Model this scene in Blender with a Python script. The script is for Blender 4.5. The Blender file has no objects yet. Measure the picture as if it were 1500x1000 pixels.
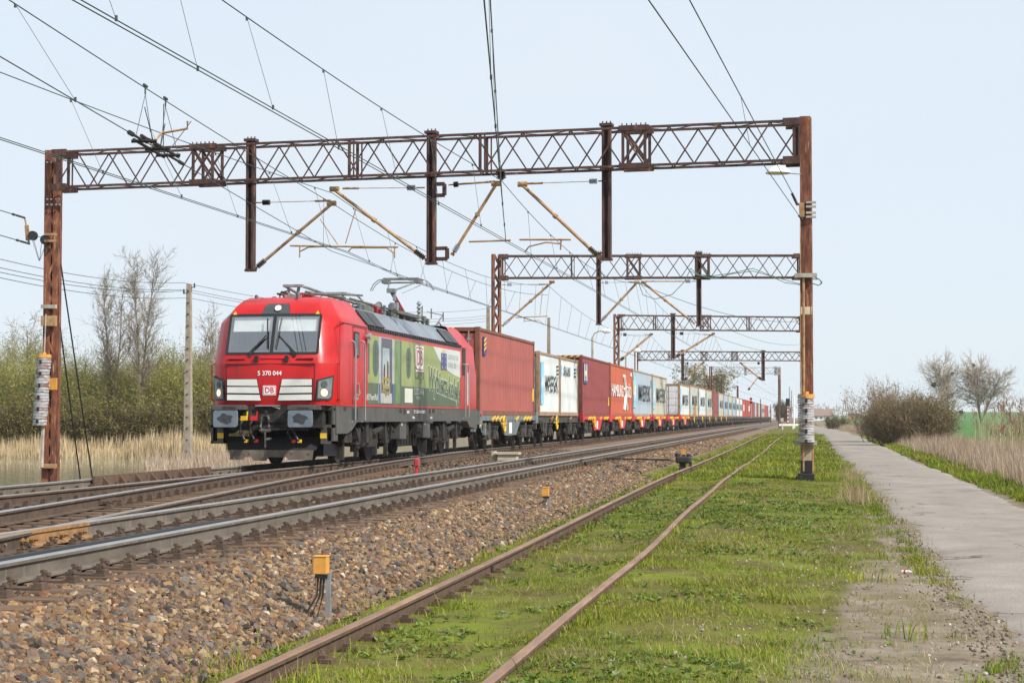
import bpy, math, random
import numpy as np
from mathutils import Vector, Matrix
R = math.radians
sc = bpy.context.scene
col = sc.collection
rng = np.random.default_rng(7)
random.seed(7)

# ------------------------------------------------------------ camera, sky, sun
F = 2666.0                       # focal length in pixels of the 1500 px wide photograph
TH = math.atan(436 / F)          # camera turned left of the track direction
PH = math.atan(111 / F)          # and tilted up
CAMZ = 1.09                      # z = 0 is the top of the main rails
cd = bpy.data.cameras.new('camera'); cam = bpy.data.objects.new('camera', cd); col.objects.link(cam)
cam.location = (0, 0, CAMZ); cam.rotation_euler = (R(90) + PH, 0, TH)
cd.sensor_width = 36; cd.lens = 36 * F / 1500; cd.clip_end = 9000; cd.clip_start = .1
sc.camera = cam
SUN_AZ, SUN_EL = (0.88, -0.47), R(42)
w = bpy.data.worlds.new('World'); sc.world = w; w.use_nodes = True
nt = w.node_tree
sky = nt.nodes.new('ShaderNodeTexSky'); sky.sky_type = 'NISHITA'; sky.sun_disc = False
sky.sun_elevation = SUN_EL; sky.sun_rotation = math.atan2(SUN_AZ[0], SUN_AZ[1])
sky.air_density = 1.0; sky.dust_density = 1.0; sky.ozone_density = 1.0
bg = nt.nodes['Background']; bg.inputs[1].default_value = .15
# thin even veil of high cloud over the blue
vm = nt.nodes.new('ShaderNodeMix'); vm.data_type = 'RGBA'; vm.inputs[0].default_value = .96; vm.inputs[7].default_value = (4.05, 4.5, 4.98, 1)
tcs = nt.nodes.new('ShaderNodeTexCoord'); mps = nt.nodes.new('ShaderNodeMapping'); mps.inputs['Scale'].default_value = (1.2, 1.2, 4.5); nzs = nt.nodes.new('ShaderNodeTexNoise'); nzs.inputs['Scale'].default_value = 1.6; nzs.inputs['Detail'].default_value = 7; nzs.inputs['Roughness'].default_value = .55
mrs = nt.nodes.new('ShaderNodeMapRange'); mrs.inputs[1].default_value = .35; mrs.inputs[2].default_value = .65; mrs.inputs[3].default_value = .88; mrs.inputs[4].default_value = 1.0
nt.links.new(tcs.outputs['Generated'], mps.inputs[0]); nt.links.new(mps.outputs[0], nzs.inputs['Vector']); nt.links.new(nzs.outputs['Fac'], mrs.inputs[0]); nt.links.new(mrs.outputs[0], vm.inputs[0])
nt.links.new(sky.outputs[0], vm.inputs[6]); nt.links.new(vm.outputs[2], bg.inputs[0])
sd = bpy.data.lights.new('sun', 'SUN'); sd.energy = 4.8; sd.angle = R(2.0); sd.color = (1, .95, .87)
so = bpy.data.objects.new('sun', sd); col.objects.link(so)
sv = Vector((SUN_AZ[0] * math.cos(SUN_EL), SUN_AZ[1] * math.cos(SUN_EL), math.sin(SUN_EL)))
so.rotation_euler = sv.to_track_quat('Z', 'Y').to_euler()
sc.view_settings.view_transform = 'Standard'; sc.view_settings.look = 'None'
sc.view_settings.exposure = 0.35; sc.view_settings.gamma = 1
sc.cycles.max_bounces = 6; sc.cycles.transparent_max_bounces = 12

# ------------------------------------------------------------ helpers
ct, st_, cp, sp = math.cos(TH), math.sin(TH), math.cos(PH), math.sin(PH)
def ray(px, py):
    u = (px - 750) / F; v = (500 - py) / F
    fh = cp - v * sp; up = v * cp + sp
    return Vector((u * ct - fh * st_, u * st_ + fh * ct, up)), fh
def at(px, py, D):               # the point seen at a pixel, D metres ahead
    d, fh = ray(px, py)
    return Vector((0, 0, CAMZ)) + d * (D / fh)
def onx(px, py, X):
    d, _ = ray(px, py); return Vector((0, 0, CAMZ)) + d * (X / d.x)
def onplane(px, py, P, N):
    d, _ = ray(px, py); C0 = Vector((0, 0, CAMZ)); return C0 + d * ((P - C0).dot(N) / d.dot(N))
def sst(a, b, x):
    t = min(1, max(0, (x - a) / (b - a))); return t * t * (3 - 2 * t)
def wloc(o):
    p = Vector((0, 0, 0))
    while o is not None: p += o.location; o = o.parent
    return p
def tag(o, label=None, cat=None, group=None, kind=None):
    if label: o['label'] = label
    if cat: o['category'] = cat
    if group: o['group'] = group
    if kind: o['kind'] = kind
    return o
def thing(name, loc, label, cat, group=None):
    o = bpy.data.objects.new(name, None); col.objects.link(o); o.location = loc; o.empty_display_size = .3
    return tag(o, label, cat, group)
def link(name, me, parent=None, loc=(0, 0, 0)):
    o = bpy.data.objects.new(name, me); col.objects.link(o); o.location = loc
    if parent is not None: o.parent = parent
    return o
def dup(o, loc=None, parent=None):
    c = o.copy(); col.objects.link(c)
    if parent is not None: c.parent = parent
    for ch in list(o.children): dup(ch, None, c)
    if loc is not None: c.location = loc
    return c

class MB:
    def __init__(s): s.v = []; s.f = []; s.m = []; s.mi = 0
    def add(s, vs, fs):
        b = len(s.v); s.v += [tuple(p) for p in vs]
        for f in fs: s.f.append([b + i for i in f]); s.m.append(s.mi)
        return s
    def bx(s, x0, x1, y0, y1, z0, z1):
        if x0 > x1: x0, x1 = x1, x0
        if y0 > y1: y0, y1 = y1, y0
        if z0 > z1: z0, z1 = z1, z0
        return s.add([(x0,y0,z0),(x1,y0,z0),(x1,y1,z0),(x0,y1,z0),(x0,y0,z1),(x1,y0,z1),(x1,y1,z1),(x0,y1,z1)],
              [(0,3,2,1),(4,5,6,7),(0,1,5,4),(1,2,6,5),(2,3,7,6),(3,0,4,7)])
    def bar(s, p, q, w, h=None, up=(0, 0, 1)):
        p = Vector(p); q = Vector(q); h = h or w; d = (q - p).normalized(); up = Vector(up)
        if abs(d.dot(up)) > .98: up = Vector((0, 1, 0))
        a = d.cross(up).normalized() * (w / 2); b = a.cross(d).normalized() * (h / 2)
        return s.add([p-a-b,p+a-b,p+a+b,p-a+b,q-a-b,q+a-b,q+a+b,q-a+b],
              [(0,1,2,3),(7,6,5,4),(4,5,1,0),(5,6,2,1),(6,7,3,2),(7,4,0,3)])
    def tube(s, p, q, r, r2=None, n=8, caps=True):
        p = Vector(p); q = Vector(q); r2 = r if r2 is None else r2; d = (q - p)
        if d.length < 1e-6: return s
        d.normalize(); up = Vector((0, 0, 1)) if abs(d.z) < .95 else Vector((0, 1, 0))
        a = d.cross(up).normalized(); b = d.cross(a)
        vs = []
        for c, rr in ((p, r), (q, r2)):
            for i in range(n):
                t = 2 * math.pi * i / n; vs.append(c + a * (rr * math.cos(t)) + b * (rr * math.sin(t)))
        fs = [(i, (i + 1) % n, n + (i + 1) % n, n + i) for i in range(n)]
        if caps: fs += [tuple(range(n - 1, -1, -1)), tuple(range(n, 2 * n))]
        return s.add(vs, fs)
    def path(s, pts, r, n=6):
        pts = [Vector(p) for p in pts]; vs = []; N = len(pts)
        for i, p in enumerate(pts):
            d = (pts[min(i + 1, N - 1)] - pts[max(i - 1, 0)]).normalized()
            up = Vector((0, 0, 1)) if abs(d.z) < .95 else Vector((0, 1, 0))
            a = d.cross(up).normalized(); b = d.cross(a)
            for k in range(n):
                t = 2 * math.pi * k / n; vs.append(p + a * (r * math.cos(t)) + b * (r * math.sin(t)))
        fs = [(i * n + k, i * n + (k + 1) % n, (i + 1) * n + (k + 1) % n, (i + 1) * n + k) for i in range(N - 1) for k in range(n)]
        fs += [tuple(range(n - 1, -1, -1)), tuple(range((N - 1) * n, N * n))]
        return s.add(vs, fs)
    def prism(s, poly, ax, a, b):          # polygon extruded along x (y,z), y (x,z) or z (x,y)
        n = len(poly)
        def P(t, u): return (u, t[0], t[1]) if ax == 'x' else ((t[0], u, t[1]) if ax == 'y' else (t[0], t[1], u))
        vs = [P(t, a) for t in poly] + [P(t, b) for t in poly]
        return s.add(vs, [tuple(range(n - 1, -1, -1)), tuple(range(n, 2 * n))] + [(i, (i + 1) % n, n + (i + 1) % n, n + i) for i in range(n)])
    def lathe(s, p, q, prof, n=10):        # (t, r) profile along p..q
        p = Vector(p); q = Vector(q)
        for (t0, r0), (t1, r1) in zip(prof, prof[1:]):
            s.tube(p.lerp(q, t0), p.lerp(q, t1) if t1 != t0 else p.lerp(q, t1 + 1e-3), r0, r1, n, True)
        return s
    def sweep(s, prof, pts, mis=None, closed=True):   # profile (side, z) along a level polyline
        pts = [Vector(p) for p in pts]; N = len(pts); n = len(prof); vs = []
        for i, p in enumerate(pts):
            d = pts[min(i + 1, N - 1)] - pts[max(i - 1, 0)]; d.z = 0; d.normalize(); a = Vector((d.y, -d.x, 0))
            for (u, z) in prof: vs.append(p + a * u + Vector((0, 0, z)))
        b = len(s.v); s.v += [tuple(p) for p in vs]
        for i in range(N - 1):
            for k in range(n if closed else n - 1):
                s.f.append([b + i*n + k, b + (i+1)*n + k, b + (i+1)*n + (k+1) % n, b + i*n + (k+1) % n]); s.m.append(mis[k] if mis else s.mi)
        if closed:
            s.f.append([b + k for k in range(n)]); s.m.append(mis[-1] if mis else s.mi)
            s.f.append([b + (N-1)*n + k for k in range(n - 1, -1, -1)]); s.m.append(mis[-1] if mis else s.mi)
        return s
    def build(s, name, mats, parent=None, smooth=False, local=False, bevel=0, fixn=True):
        me = bpy.data.meshes.new(name)
        off = Vector((0, 0, 0)) if (local or parent is None) else wloc(parent)
        me.from_pydata([(x - off.x, y - off.y, z - off.z) for x, y, z in s.v], [], s.f)
        for m in (mats if isinstance(mats, (list, tuple)) else [mats]): me.materials.append(m)
        if len(me.materials) > 1: me.polygons.foreach_set('material_index', s.m)
        if fixn:
            import bmesh
            bm = bmesh.new(); bm.from_mesh(me); bmesh.ops.recalc_face_normals(bm, faces=bm.faces); bm.to_mesh(me); bm.free()
        if smooth:
            me.polygons.foreach_set('use_smooth', [True] * len(me.polygons))
            try: me.set_sharp_from_angle(angle=R(35))
            except Exception: pass
        o = link(name, me, parent)
        if bevel:
            b = o.modifiers.new('bevel', 'BEVEL'); b.width = bevel; b.segments = 2; b.limit_method = 'ANGLE'; b.angle_limit = R(40)
        return o

def mesh_np(name, V, faces, mat, parent=None, colors=None, smooth=False):
    V = np.asarray(V, dtype=np.float32); faces = np.asarray(faces, dtype=np.int32)
    if parent is not None: V = V - np.array(wloc(parent), dtype=np.float32)
    k = faces.shape[1]; me = bpy.data.meshes.new(name)
    me.vertices.add(len(V)); me.vertices.foreach_set('co', V.ravel())
    me.loops.add(faces.size); me.loops.foreach_set('vertex_index', faces.ravel())
    me.polygons.add(len(faces)); me.polygons.foreach_set('loop_start', np.arange(0, faces.size, k, dtype=np.int32))
    me.polygons.foreach_set('loop_total', np.full(len(faces), k, dtype=np.int32))
    if colors is not None:
        a = me.color_attributes.new('col', 'FLOAT_COLOR', 'POINT')
        c = np.ones((len(V), 4), dtype=np.float32); c[:, :3] = colors; a.data.foreach_set('color', c.ravel())
    me.update(calc_edges=True); me.materials.append(mat)
    me.polygons.foreach_set('use_smooth', np.full(len(faces), smooth, dtype=bool))
    return link(name, me, parent)

# ------------------------------------------------------------ materials
def nmat(name, cols, scale=3, rough=.6, metal=0, bump=0, stretch=(1, 1, 1), detail=6, rvar=0, bscale=None, spec=.5, world=False, objcol=0, coat=0, attr=None):
    """noise driven colour ramp; objcol mixes in the object's own colour, attr a per-vertex colour"""
    m = bpy.data.materials.new(name); m.use_nodes = True; t = m.node_tree; N = t.nodes; L = t.links
    b = N['Principled BSDF']; b.inputs['Roughness'].default_value = rough; b.inputs['Metallic'].default_value = metal
    b.inputs['Specular IOR Level'].default_value = spec
    if coat: b.inputs['Coat Weight'].default_value = coat; b.inputs['Coat Roughness'].default_value = .15
    if not isinstance(cols, list): cols = [(0, tuple(c * .86 for c in cols)), (1, tuple(min(1, c * 1.12) for c in cols))]
    if world: g = N.new('ShaderNodeNewGeometry'); src = g.outputs['Position']
    else:
        tc = N.new('ShaderNodeTexCoord'); oi = N.new('ShaderNodeObjectInfo')
        ad = N.new('ShaderNodeVectorMath'); ad.operation = 'MULTIPLY_ADD'; ad.inputs[1].default_value = (41, 37, 29)
        cx = N.new('ShaderNodeCombineXYZ')
        for i in range(3): L.new(oi.outputs['Random'], cx.inputs[i])
        L.new(cx.outputs[0], ad.inputs[0]); L.new(tc.outputs['Object'], ad.inputs[2]); src = ad.outputs[0]
    mp = N.new('ShaderNodeMapping'); mp.inputs['Scale'].default_value = stretch; L.new(src, mp.inputs['Vector'])
    nz = N.new('ShaderNodeTexNoise'); nz.inputs['Scale'].default_value = scale; nz.inputs['Detail'].default_value = detail; nz.inputs['Roughness'].default_value = .62
    L.new(mp.outputs[0], nz.inputs['Vector'])
    cr = N.new('ShaderNodeValToRGB'); e = cr.color_ramp.elements
    lo, hi = .3, .7
    for i, (p, c) in enumerate(cols):
        el = e[i] if i < 2 else e.new(1)
        el.position = lo + (hi - lo) * p; el.color = (*c, 1)
    L.new(nz.outputs['Fac'], cr.inputs[0]); out = cr.outputs[0]
    if objcol or attr:
        if attr: a = N.new('ShaderNodeAttribute'); a.attribute_name = attr; cs = a.outputs['Color']
        else: cs = oi.outputs['Color']
        mx = N.new('ShaderNodeMix'); mx.data_type = 'RGBA'; mx.blend_type = 'MULTIPLY'; mx.inputs[0].default_value = 1
        L.new(out, mx.inputs[6]); L.new(cs, mx.inputs[7]); out = mx.outputs[2]
    L.new(out, b.inputs['Base Color'])
    if bump:
        bp = N.new('ShaderNodeBump'); bp.inputs['Strength'].default_value = bump; bp.inputs['Distance'].default_value = .02
        n2 = N.new('ShaderNodeTexNoise'); n2.inputs['Scale'].default_value = bscale or scale * 5; n2.inputs['Detail'].default_value = 4
        L.new(mp.outputs[0], n2.inputs['Vector']); L.new(n2.outputs['Fac'], bp.inputs['Height']); L.new(bp.outputs[0], b.inputs['Normal'])
    m['out'] = 1
    return m
def emit(name, c, s):
    m = bpy.data.materials.new(name); m.use_nodes = True; b = m.node_tree.nodes['Principled BSDF']
    b.inputs['Base Color'].default_value = (*c, 1); b.inputs['Emission Color'].default_value = (*c, 1); b.inputs['Emission Strength'].default_value = s
    return m
def glassmat(name, tint=(.8, .9, .92), refl=.5):
    m = bpy.data.materials.new(name); m.use_nodes = True; t = m.node_tree; N = t.nodes; L = t.links; N.clear()
    o = N.new('ShaderNodeOutputMaterial'); mx = N.new('ShaderNodeMixShader'); tr = N.new('ShaderNodeBsdfTransparent'); gl = N.new('ShaderNodeBsdfGlossy')
    tr.inputs[0].default_value = (*tint, 1); gl.inputs['Roughness'].default_value = .02
    fr = N.new('ShaderNodeLayerWeight'); pw = N.new('ShaderNodeMath'); pw.operation = 'POWER'; pw.inputs[1].default_value = 4
    L.new(fr.outputs['Facing'], pw.inputs[0])
    ma = N.new('ShaderNodeMath'); ma.operation = 'MULTIPLY_ADD'; ma.inputs[1].default_value = .7; ma.inputs[2].default_value = refl * .1
    L.new(pw.outputs[0], ma.inputs[0]); L.new(ma.outputs[0], mx.inputs[0]); L.new(tr.outputs[0], mx.inputs[1]); L.new(gl.outputs[0], mx.inputs[2]); L.new(mx.outputs[0], o.inputs[0])
    return m
def streaks(m, colr, amount=.5, sx=30, sz=1.2, thr=.55, axis='z'):
    """vertical run-off stains mixed over a material's base colour"""
    t = m.node_tree; N = t.nodes; L = t.links; b = N['Principled BSDF']
    src = b.inputs['Base Color'].links[0].from_socket
    tc = N.new('ShaderNodeTexCoord'); mp = N.new('ShaderNodeMapping'); mp.inputs['Scale'].default_value = (sx, sx, sz)
    oi = N.new('ShaderNodeObjectInfo'); L.new(oi.outputs['Random'], mp.inputs['Location'])
    nz = N.new('ShaderNodeTexNoise'); nz.inputs['Scale'].default_value = 1; nz.inputs['Detail'].default_value = 5; nz.inputs['Roughness'].default_value = .6
    L.new(tc.outputs['Object'], mp.inputs[0]); L.new(mp.outputs[0], nz.inputs['Vector'])
    mr = N.new('ShaderNodeMapRange'); mr.inputs[1].default_value = thr; mr.inputs[2].default_value = thr + .14; mr.inputs[4].default_value = amount
    L.new(nz.outputs['Fac'], mr.inputs[0])
    mx = N.new('ShaderNodeMix'); mx.data_type = 'RGBA'; L.new(mr.outputs[0], mx.inputs[0]); L.new(src, mx.inputs[6]); mx.inputs[7].default_value = (*colr, 1)
    L.new(mx.outputs[2], b.inputs['Base Color']); return m

M = {}
M['rust'] = nmat('rusty_steel', [(0, (.03, .016, .014)), (.45, (.058, .028, .023)), (.78, (.095, .042, .03)), (.9, (.16, .07, .04)), (1, (.30, .16, .08))], 2.6, .8, bump=.3, stretch=(3, 3, .8))
M['mast_r'] = streaks(nmat('rusty_mast', [(0, (.05, .018, .013)), (.4, (.13, .038, .019)), (.75, (.21, .07, .03)), (1, (.36, .155, .06))], 3.2, .75, bump=.3, stretch=(3, 3, .8)), (.62, .42, .24), .8, 14, 1.3, .585)
M['tan'] = nmat('weathered_tube', [(0, (.14, .06, .03)), (.4, (.30, .17, .075)), (1, (.42, .27, .13))], 5, .6)
M['insul'] = nmat('brown_porcelain', (.045, .02, .015), 5, .25)
M['wire'] = nmat('copper_wire', (.035, .055, .05), 9, .6)
M['steel'] = nmat('galvanised_steel', (.32, .33, .34), 6, .45, .5)
M['dark'] = nmat('black_metal', (.018, .018, .019), 5, .6)
M['blk'] = nmat('black_rubber', (.012, .012, .013), 8, .5)
M['grey'] = streaks(nmat('loco_grey', [(0, (.05, .049, .045)), (1, (.085, .082, .073))], 2.5, .6), (.13, .11, .09), .4, 6, .8, .55)
M['grime'] = nmat('grimy_steel', [(0, (.009, .008, .007)), (.6, (.024, .021, .018)), (1, (.05, .044, .037))], 5, .8, bump=.3)
M['red'] = streaks(nmat('red_paint', [(0, (.40, .008, .009)), (1, (.48, .011, .012))], 1.5, .35, coat=.12, spec=.3), (.13, .01, .012), .5, 7, .6, .57)
streaks(M['red'], (.17, .045, .04), .35, 1.6, 2.2, .54)
M['white'] = nmat('white_paint', (.78, .78, .77), 4, .5)
M['yel'] = nmat('yellow_paint', [(0, (.62, .36, .02)), (1, (.8, .52, .03))], 6, .5)
M['ora'] = nmat('orange_paint', [(0, (.48, .21, .035)), (1, (.66, .33, .06))], 8, .6)
M['pole'] = nmat('pole_concrete', [(0, (.20, .165, .12)), (1, (.34, .29, .225))], 4, .9, bump=.3)
M['conc'] = nmat('concrete', [(0, (.24, .22, .19)), (1, (.42, .39, .34))], 4, .9, bump=.3)
M['wood'] = nmat('sleeper_wood', [(0, (.04, .024, .016)), (.5, (.10, .06, .036)), (1, (.21, .12, .06))], 4, .9, bump=.5, stretch=(.5, 5, 5))
# ------------------------------------------------------------ ground
def lerp(a, b, t): return a + (b - a) * t
def wob(x, y): return .5 * math.sin(x * .9 + y * .37) + .5 * math.sin(y * .23 - x * .41 + 1.7)
def gz(x, y):
    right = -.60 + .14 * sst(12, 46, y) + .16 * sst(60, 150, y) + .012 * wob(x * 2.3, y * 1.9)
    if x > 4.3: right += .10 * sst(4.3, 6, x) + .15 * wob(x * .2, y * .1) * sst(6, 14, x)
    if x > 8: right += max(0, min(y, 1100) - 430) * .0065 * sst(8, 60, x)
    right += .075 * sst(-2.35, -2.02, x) * (1 - sst(-1.2, .2, x))
    if x > -3.95: return right
    if x > -5.15: return lerp(-.238, right - .01, ((-5.15 - x) / -1.2) ** 1.15)
    if x > -13.95: return -.238 - .05 * (1 - sst(.3, 1.2, abs(x + 9.4))) 
    z = lerp(-.238, -1.05, sst(-13.95, -16.2, x))
    if x < -16.5:
        shore = 101 + 1.2 * wob(x * .3, 1) - 2.0 * sst(-30, -24, x)
        inside = (1 - sst(shore - 3, shore + 2.5, y)) * sst(22, 30, y)
        z -= .75 * sst(-17.5, -21, x) * inside
        z += .25 * sst(110, 140, y)
    return z
def grid(name, xs, ys, zf, mat, colf=None, parent=None):
    V = [(x, y, zf(x, y)) for y in ys for x in xs]; nx = len(xs)
    Fc = [(j*nx + i, j*nx + i + 1, (j+1)*nx + i + 1, (j+1)*nx + i) for j in range(len(ys) - 1) for i in range(nx - 1)]
    C = [colf(x, y) for y in ys for x in xs] if colf else None
    return mesh_np(name, V, Fc, mat, parent, C, True)
def spread(a, b, n, k=1.0): return [a + (b - a) * (i / n) ** k for i in range(n + 1)]
xs = sorted(set([round(v, 3) for v in
     [-1500, -900, -500, -300, -200, -140, -100] + spread(-80, -16, 40) + spread(-16, -13, 12) + spread(-13, -5.4, 20) + spread(-5.3, -3.8, 14) + spread(-3.8, 5, 44) + spread(5, 16, 22)[1:] + [20, 26, 34, 45, 60, 90, 130, 200, 300, 500, 900, 1500]]))
ys = spread(2, 60, 130) + spread(60, 160, 90)[1:] + spread(160, 700, 60, 1.5)[1:] + [900, 1200, 1800, 2600, 4000, 6500]
def zone(x, y):                      # r = grass, g = bare dirt, b = ballast stone
    wv = .25 * wob(x * 3, y * 1.3) + .15 * wob(x * 7 + 2, y * 3.1)
    if x < -15.5: return (.35, .65, 0)
    ball = sst(-3.75 - .35 * sst(25, 50, y), -4.15 - .35 * sst(25, 50, y), x + .18 * wv) * (1 if x > -14.4 else 1 - sst(-14.4, -15.2, x))
    if ball > .98: return (0, 0, 1)
    edge = -.12 + 1.12 * sst(9, 34, y) + wv * .9
    dirt = sst(edge - .35, edge + .55, x) * (1 - sst(3.7, 4.2, x + wv * .4)) * (1 - .9 * sst(30, 42, y) * (1 - sst(1.2, 1.6, x)))
    return ((1 - dirt) * (1 - ball), dirt * (1 - ball), ball)
def ground_mat():
    m = bpy.data.materials.new('ground'); m.use_nodes = True; t = m.node_tree; N = t.nodes; L = t.links; b = N['Principled BSDF']
    b.inputs['Roughness'].default_value = .95; b.inputs['Specular IOR Level'].default_value = .15
    g = N.new('ShaderNodeNewGeometry'); P = g.outputs['Position']
    def noise(s, d=6, r=.6):
        n = N.new('ShaderNodeTexNoise'); n.inputs['Scale'].default_value = s; n.inputs['Detail'].default_value = d; n.inputs['Roughness'].default_value = r
        L.new(P, n.inputs['Vector']); return n.outputs['Fac']
    def ramp(f, els):
        c = N.new('ShaderNodeValToRGB'); e = c.color_ramp.elements
        for i, (p, k) in enumerate(els):
            x = e[i] if i < 2 else e.new(1)
            x.position = p; x.color = (*k, 1)
        L.new(f, c.inputs[0]); return c.outputs[0]
    def mix(f, a, c, bt='MIX'):
        x = N.new('ShaderNodeMix'); x.data_type = 'RGBA'; x.blend_type = bt
        L.new(f, x.inputs[0]) if hasattr(f, 'links') else setattr(x.inputs[0], 'default_value', f)
        L.new(a, x.inputs[6]); L.new(c, x.inputs[7]); return x.outputs[2]
    at_ = N.new('ShaderNodeAttribute'); at_.attribute_name = 'col'; sx = N.new('ShaderNodeSeparateColor'); L.new(at_.outputs['Color'], sx.inputs[0])
    moss = ramp(noise(9), [(.32, (.065, .043, .024)), (.5, (.095, .074, .026)), (.66, (.12, .125, .022)), (.8, (.10, .12, .018))])
    far = ramp(noise(.35, 4), [(.35, (.115, .11, .018)), (.65, (.14, .175, .014))])
    grass = mix(ramp(noise(1.3, 5), [(.4, (0, 0, 0)), (.62, (1, 1, 1))]), moss, far)
    dirt = ramp(noise(1.5, 12, .76), [(.32, (.09, .067, .046)), (.44, (.165, .13, .094)), (.57, (.225, .185, .14)), (.72, (.30, .255, .205))])
    vo = N.new('ShaderNodeTexVoronoi'); vo.inputs['Scale'].default_value = 21; L.new(P, vo.inputs['Vector'])
    hs = N.new('ShaderNodeSeparateColor'); L.new(vo.outputs['Color'], hs.inputs[0])
    stone = ramp(hs.outputs[0], [(0, (.08, .06, .055)), (.35, (.15, .10, .085)), (.6, (.20, .14, .09)), (.85, (.26, .19, .13)), (1, (.13, .115, .11))])
    def mask(ch, sc_, wd):
        a = N.new('ShaderNodeMath'); a.operation = 'ADD'; L.new(ch, a.inputs[0]); L.new(noise(sc_, 7, .7), a.inputs[1])
        r = N.new('ShaderNodeMapRange'); r.inputs[1].default_value = 1 - wd; r.inputs[2].default_value = 1 + wd; L.new(a.outputs[0], r.inputs[0]); return r.outputs[0]
    moss2 = ramp(noise(1.7, 9, .7), [(.47, (0, 0, 0)), (.64, (.85, .85, .85))])
    dirt = mix(moss2, dirt, ramp(noise(14), [(.35, (.12, .095, .05)), (.65, (.15, .135, .055))]))
    c = mix(mask(sx.outputs[1], 1.6, .16), grass, dirt)
    c = mix(mask(sx.outputs[2], 4, .07), c, stone)
    fn = N.new('ShaderNodeMapRange'); fn.inputs[1].default_value = .3; fn.inputs[2].default_value = .7; fn.inputs[3].default_value = .6; fn.inputs[4].default_value = 1.4; L.new(noise(95, 3, .7), fn.inputs[0])
    c = mix(1.0, c, fn.outputs[0], 'MULTIPLY')
    L.new(c, b.inputs['Base Color'])
    bp = N.new('ShaderNodeBump'); bp.inputs['Strength'].default_value = .35; bp.inputs['Distance'].default_value = .02
    L.new(noise(45, 4, .6), bp.inputs['Height']); L.new(bp.outputs[0], b.inputs['Normal'])
    return m
grid('ground', xs, ys, gz, ground_mat(), zone)['kind'] = 'structure'
bpy.data.objects['ground']['label'] = 'flat grassy ground with ballast bed and bare earth'

# road: one worn asphalt lane
RL = [(2, 1.2), (10, 1.3), (17, 1.34), (24, 1.28), (32, 1.25), (45, 1.25), (60, 1.2), (90, 1.05), (130, .8), (180, .3), (240, -.7), (330, -3.5)]
RR = [(2, 4.0), (10, 3.95), (17, 3.9), (30, 3.85), (45, 3.75), (60, 3.72), (90, 3.75), (130, 3.6), (180, 3.2), (240, 2.3), (330, -.4)]
def li(T, y): return float(np.interp(y, [a for a, _ in T], [b for _, b in T]))
def roadz(x, y): return gz(x, y) + .022 + .045 * sst(35, 60, y) + .04 * math.sin(y * .16 + .6) * sst(30, 60, y)
yr = spread(2, 80, 260) + spread(80, 330, 90)[1:]
V = []; Fc = []; nxr = 13
for j, y in enumerate(yr):
    a = li(RL, y) + .16 * wob(3, y * 2.3) + .07 * wob(3, y * 5.1) + .06 * math.sin(y * 9.1) ; b_ = li(RR, y) + .09 * wob(7, y * 2.9) + .04 * math.sin(y * 7.7)
    for i in range(nxr):
        x = lerp(a, b_, i / (nxr - 1)); e = min(i, nxr - 1 - i)
        V.append((x, y, roadz(x, y) - (.09 if e == 0 else .012 if e == 1 else 0)))
        if i and j: q = j * nxr + i; Fc.append((q - nxr - 1, q - nxr, q, q - 1))
rm = nmat('old_asphalt', [(0, (.18, .153, .13)), (.4, (.24, .21, .18)), (.7, (.265, .235, .205)), (1, (.30, .27, .235))], 1.1, .9, bump=.25, detail=12, bscale=90, world=True, spec=.25)
t = rm.node_tree; N = t.nodes; L = t.links; bb = N['Principled BSDF']; src = bb.inputs['Base Color'].links[0].from_socket
g_ = N.new('ShaderNodeNewGeometry'); nw = N.new('ShaderNodeTexNoise'); nw.inputs['Scale'].default_value = 1.1; nw.inputs['Detail'].default_value = 4; L.new(g_.outputs['Position'], nw.inputs['Vector'])
va = N.new('ShaderNodeVectorMath'); va.operation = 'MULTIPLY_ADD'; va.inputs[1].default_value = (1.6, 1.6, 0); L.new(nw.outputs['Color'], va.inputs[0]); L.new(g_.outputs['Position'], va.inputs[2])
mpp = N.new('ShaderNodeMapping'); mpp.inputs['Scale'].default_value = (.35, .22, 0); L.new(va.outputs[0], mpp.inputs[0])
vd = N.new('ShaderNodeTexVoronoi'); vd.feature = 'DISTANCE_TO_EDGE'; vd.inputs['Scale'].default_value = 1; L.new(mpp.outputs[0], vd.inputs['Vector'])
n3 = N.new('ShaderNodeTexNoise'); n3.inputs['Scale'].default_value = .7; L.new(g_.outputs['Position'], n3.inputs['Vector'])
mr = N.new('ShaderNodeMapRange'); mr.inputs[1].default_value = 0; mr.inputs[2].default_value = .012; mr.inputs[3].default_value = 1; mr.inputs[4].default_value = 0; L.new(vd.outputs['Distance'], mr.inputs[0])
mr2 = N.new('ShaderNodeMapRange'); mr2.inputs[1].default_value = .52; mr2.inputs[2].default_value = .6; L.new(n3.outputs['Fac'], mr2.inputs[0])
mu = N.new('ShaderNodeMath'); mu.operation = 'MULTIPLY'; L.new(mr.outputs[0], mu.inputs[0]); L.new(mr2.outputs[0], mu.inputs[1])
mx = N.new('ShaderNodeMix'); mx.data_type = 'RGBA'; L.new(mu.outputs[0], mx.inputs[0]); L.new(src, mx.inputs[6]); mx.inputs[7].default_value = (.07, .06, .05, 1)
sp_ = N.new('ShaderNodeTexNoise'); sp_.inputs['Scale'].default_value = 70; sp_.inputs['Detail'].default_value = 3; L.new(g_.outputs['Position'], sp_.inputs['Vector'])
mr3 = N.new('ShaderNodeMapRange'); mr3.inputs[1].default_value = .35; mr3.inputs[2].default_value = .65; mr3.inputs[3].default_value = .72; mr3.inputs[4].default_value = 1.2; L.new(sp_.outputs['Fac'], mr3.inputs[0])
mm = N.new('ShaderNodeMix'); mm.data_type = 'RGBA'; mm.blend_type = 'MULTIPLY'; mm.inputs[0].default_value = 1; L.new(mx.outputs[2], mm.inputs[6]); L.new(mr3.outputs[0], mm.inputs[7])
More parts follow.
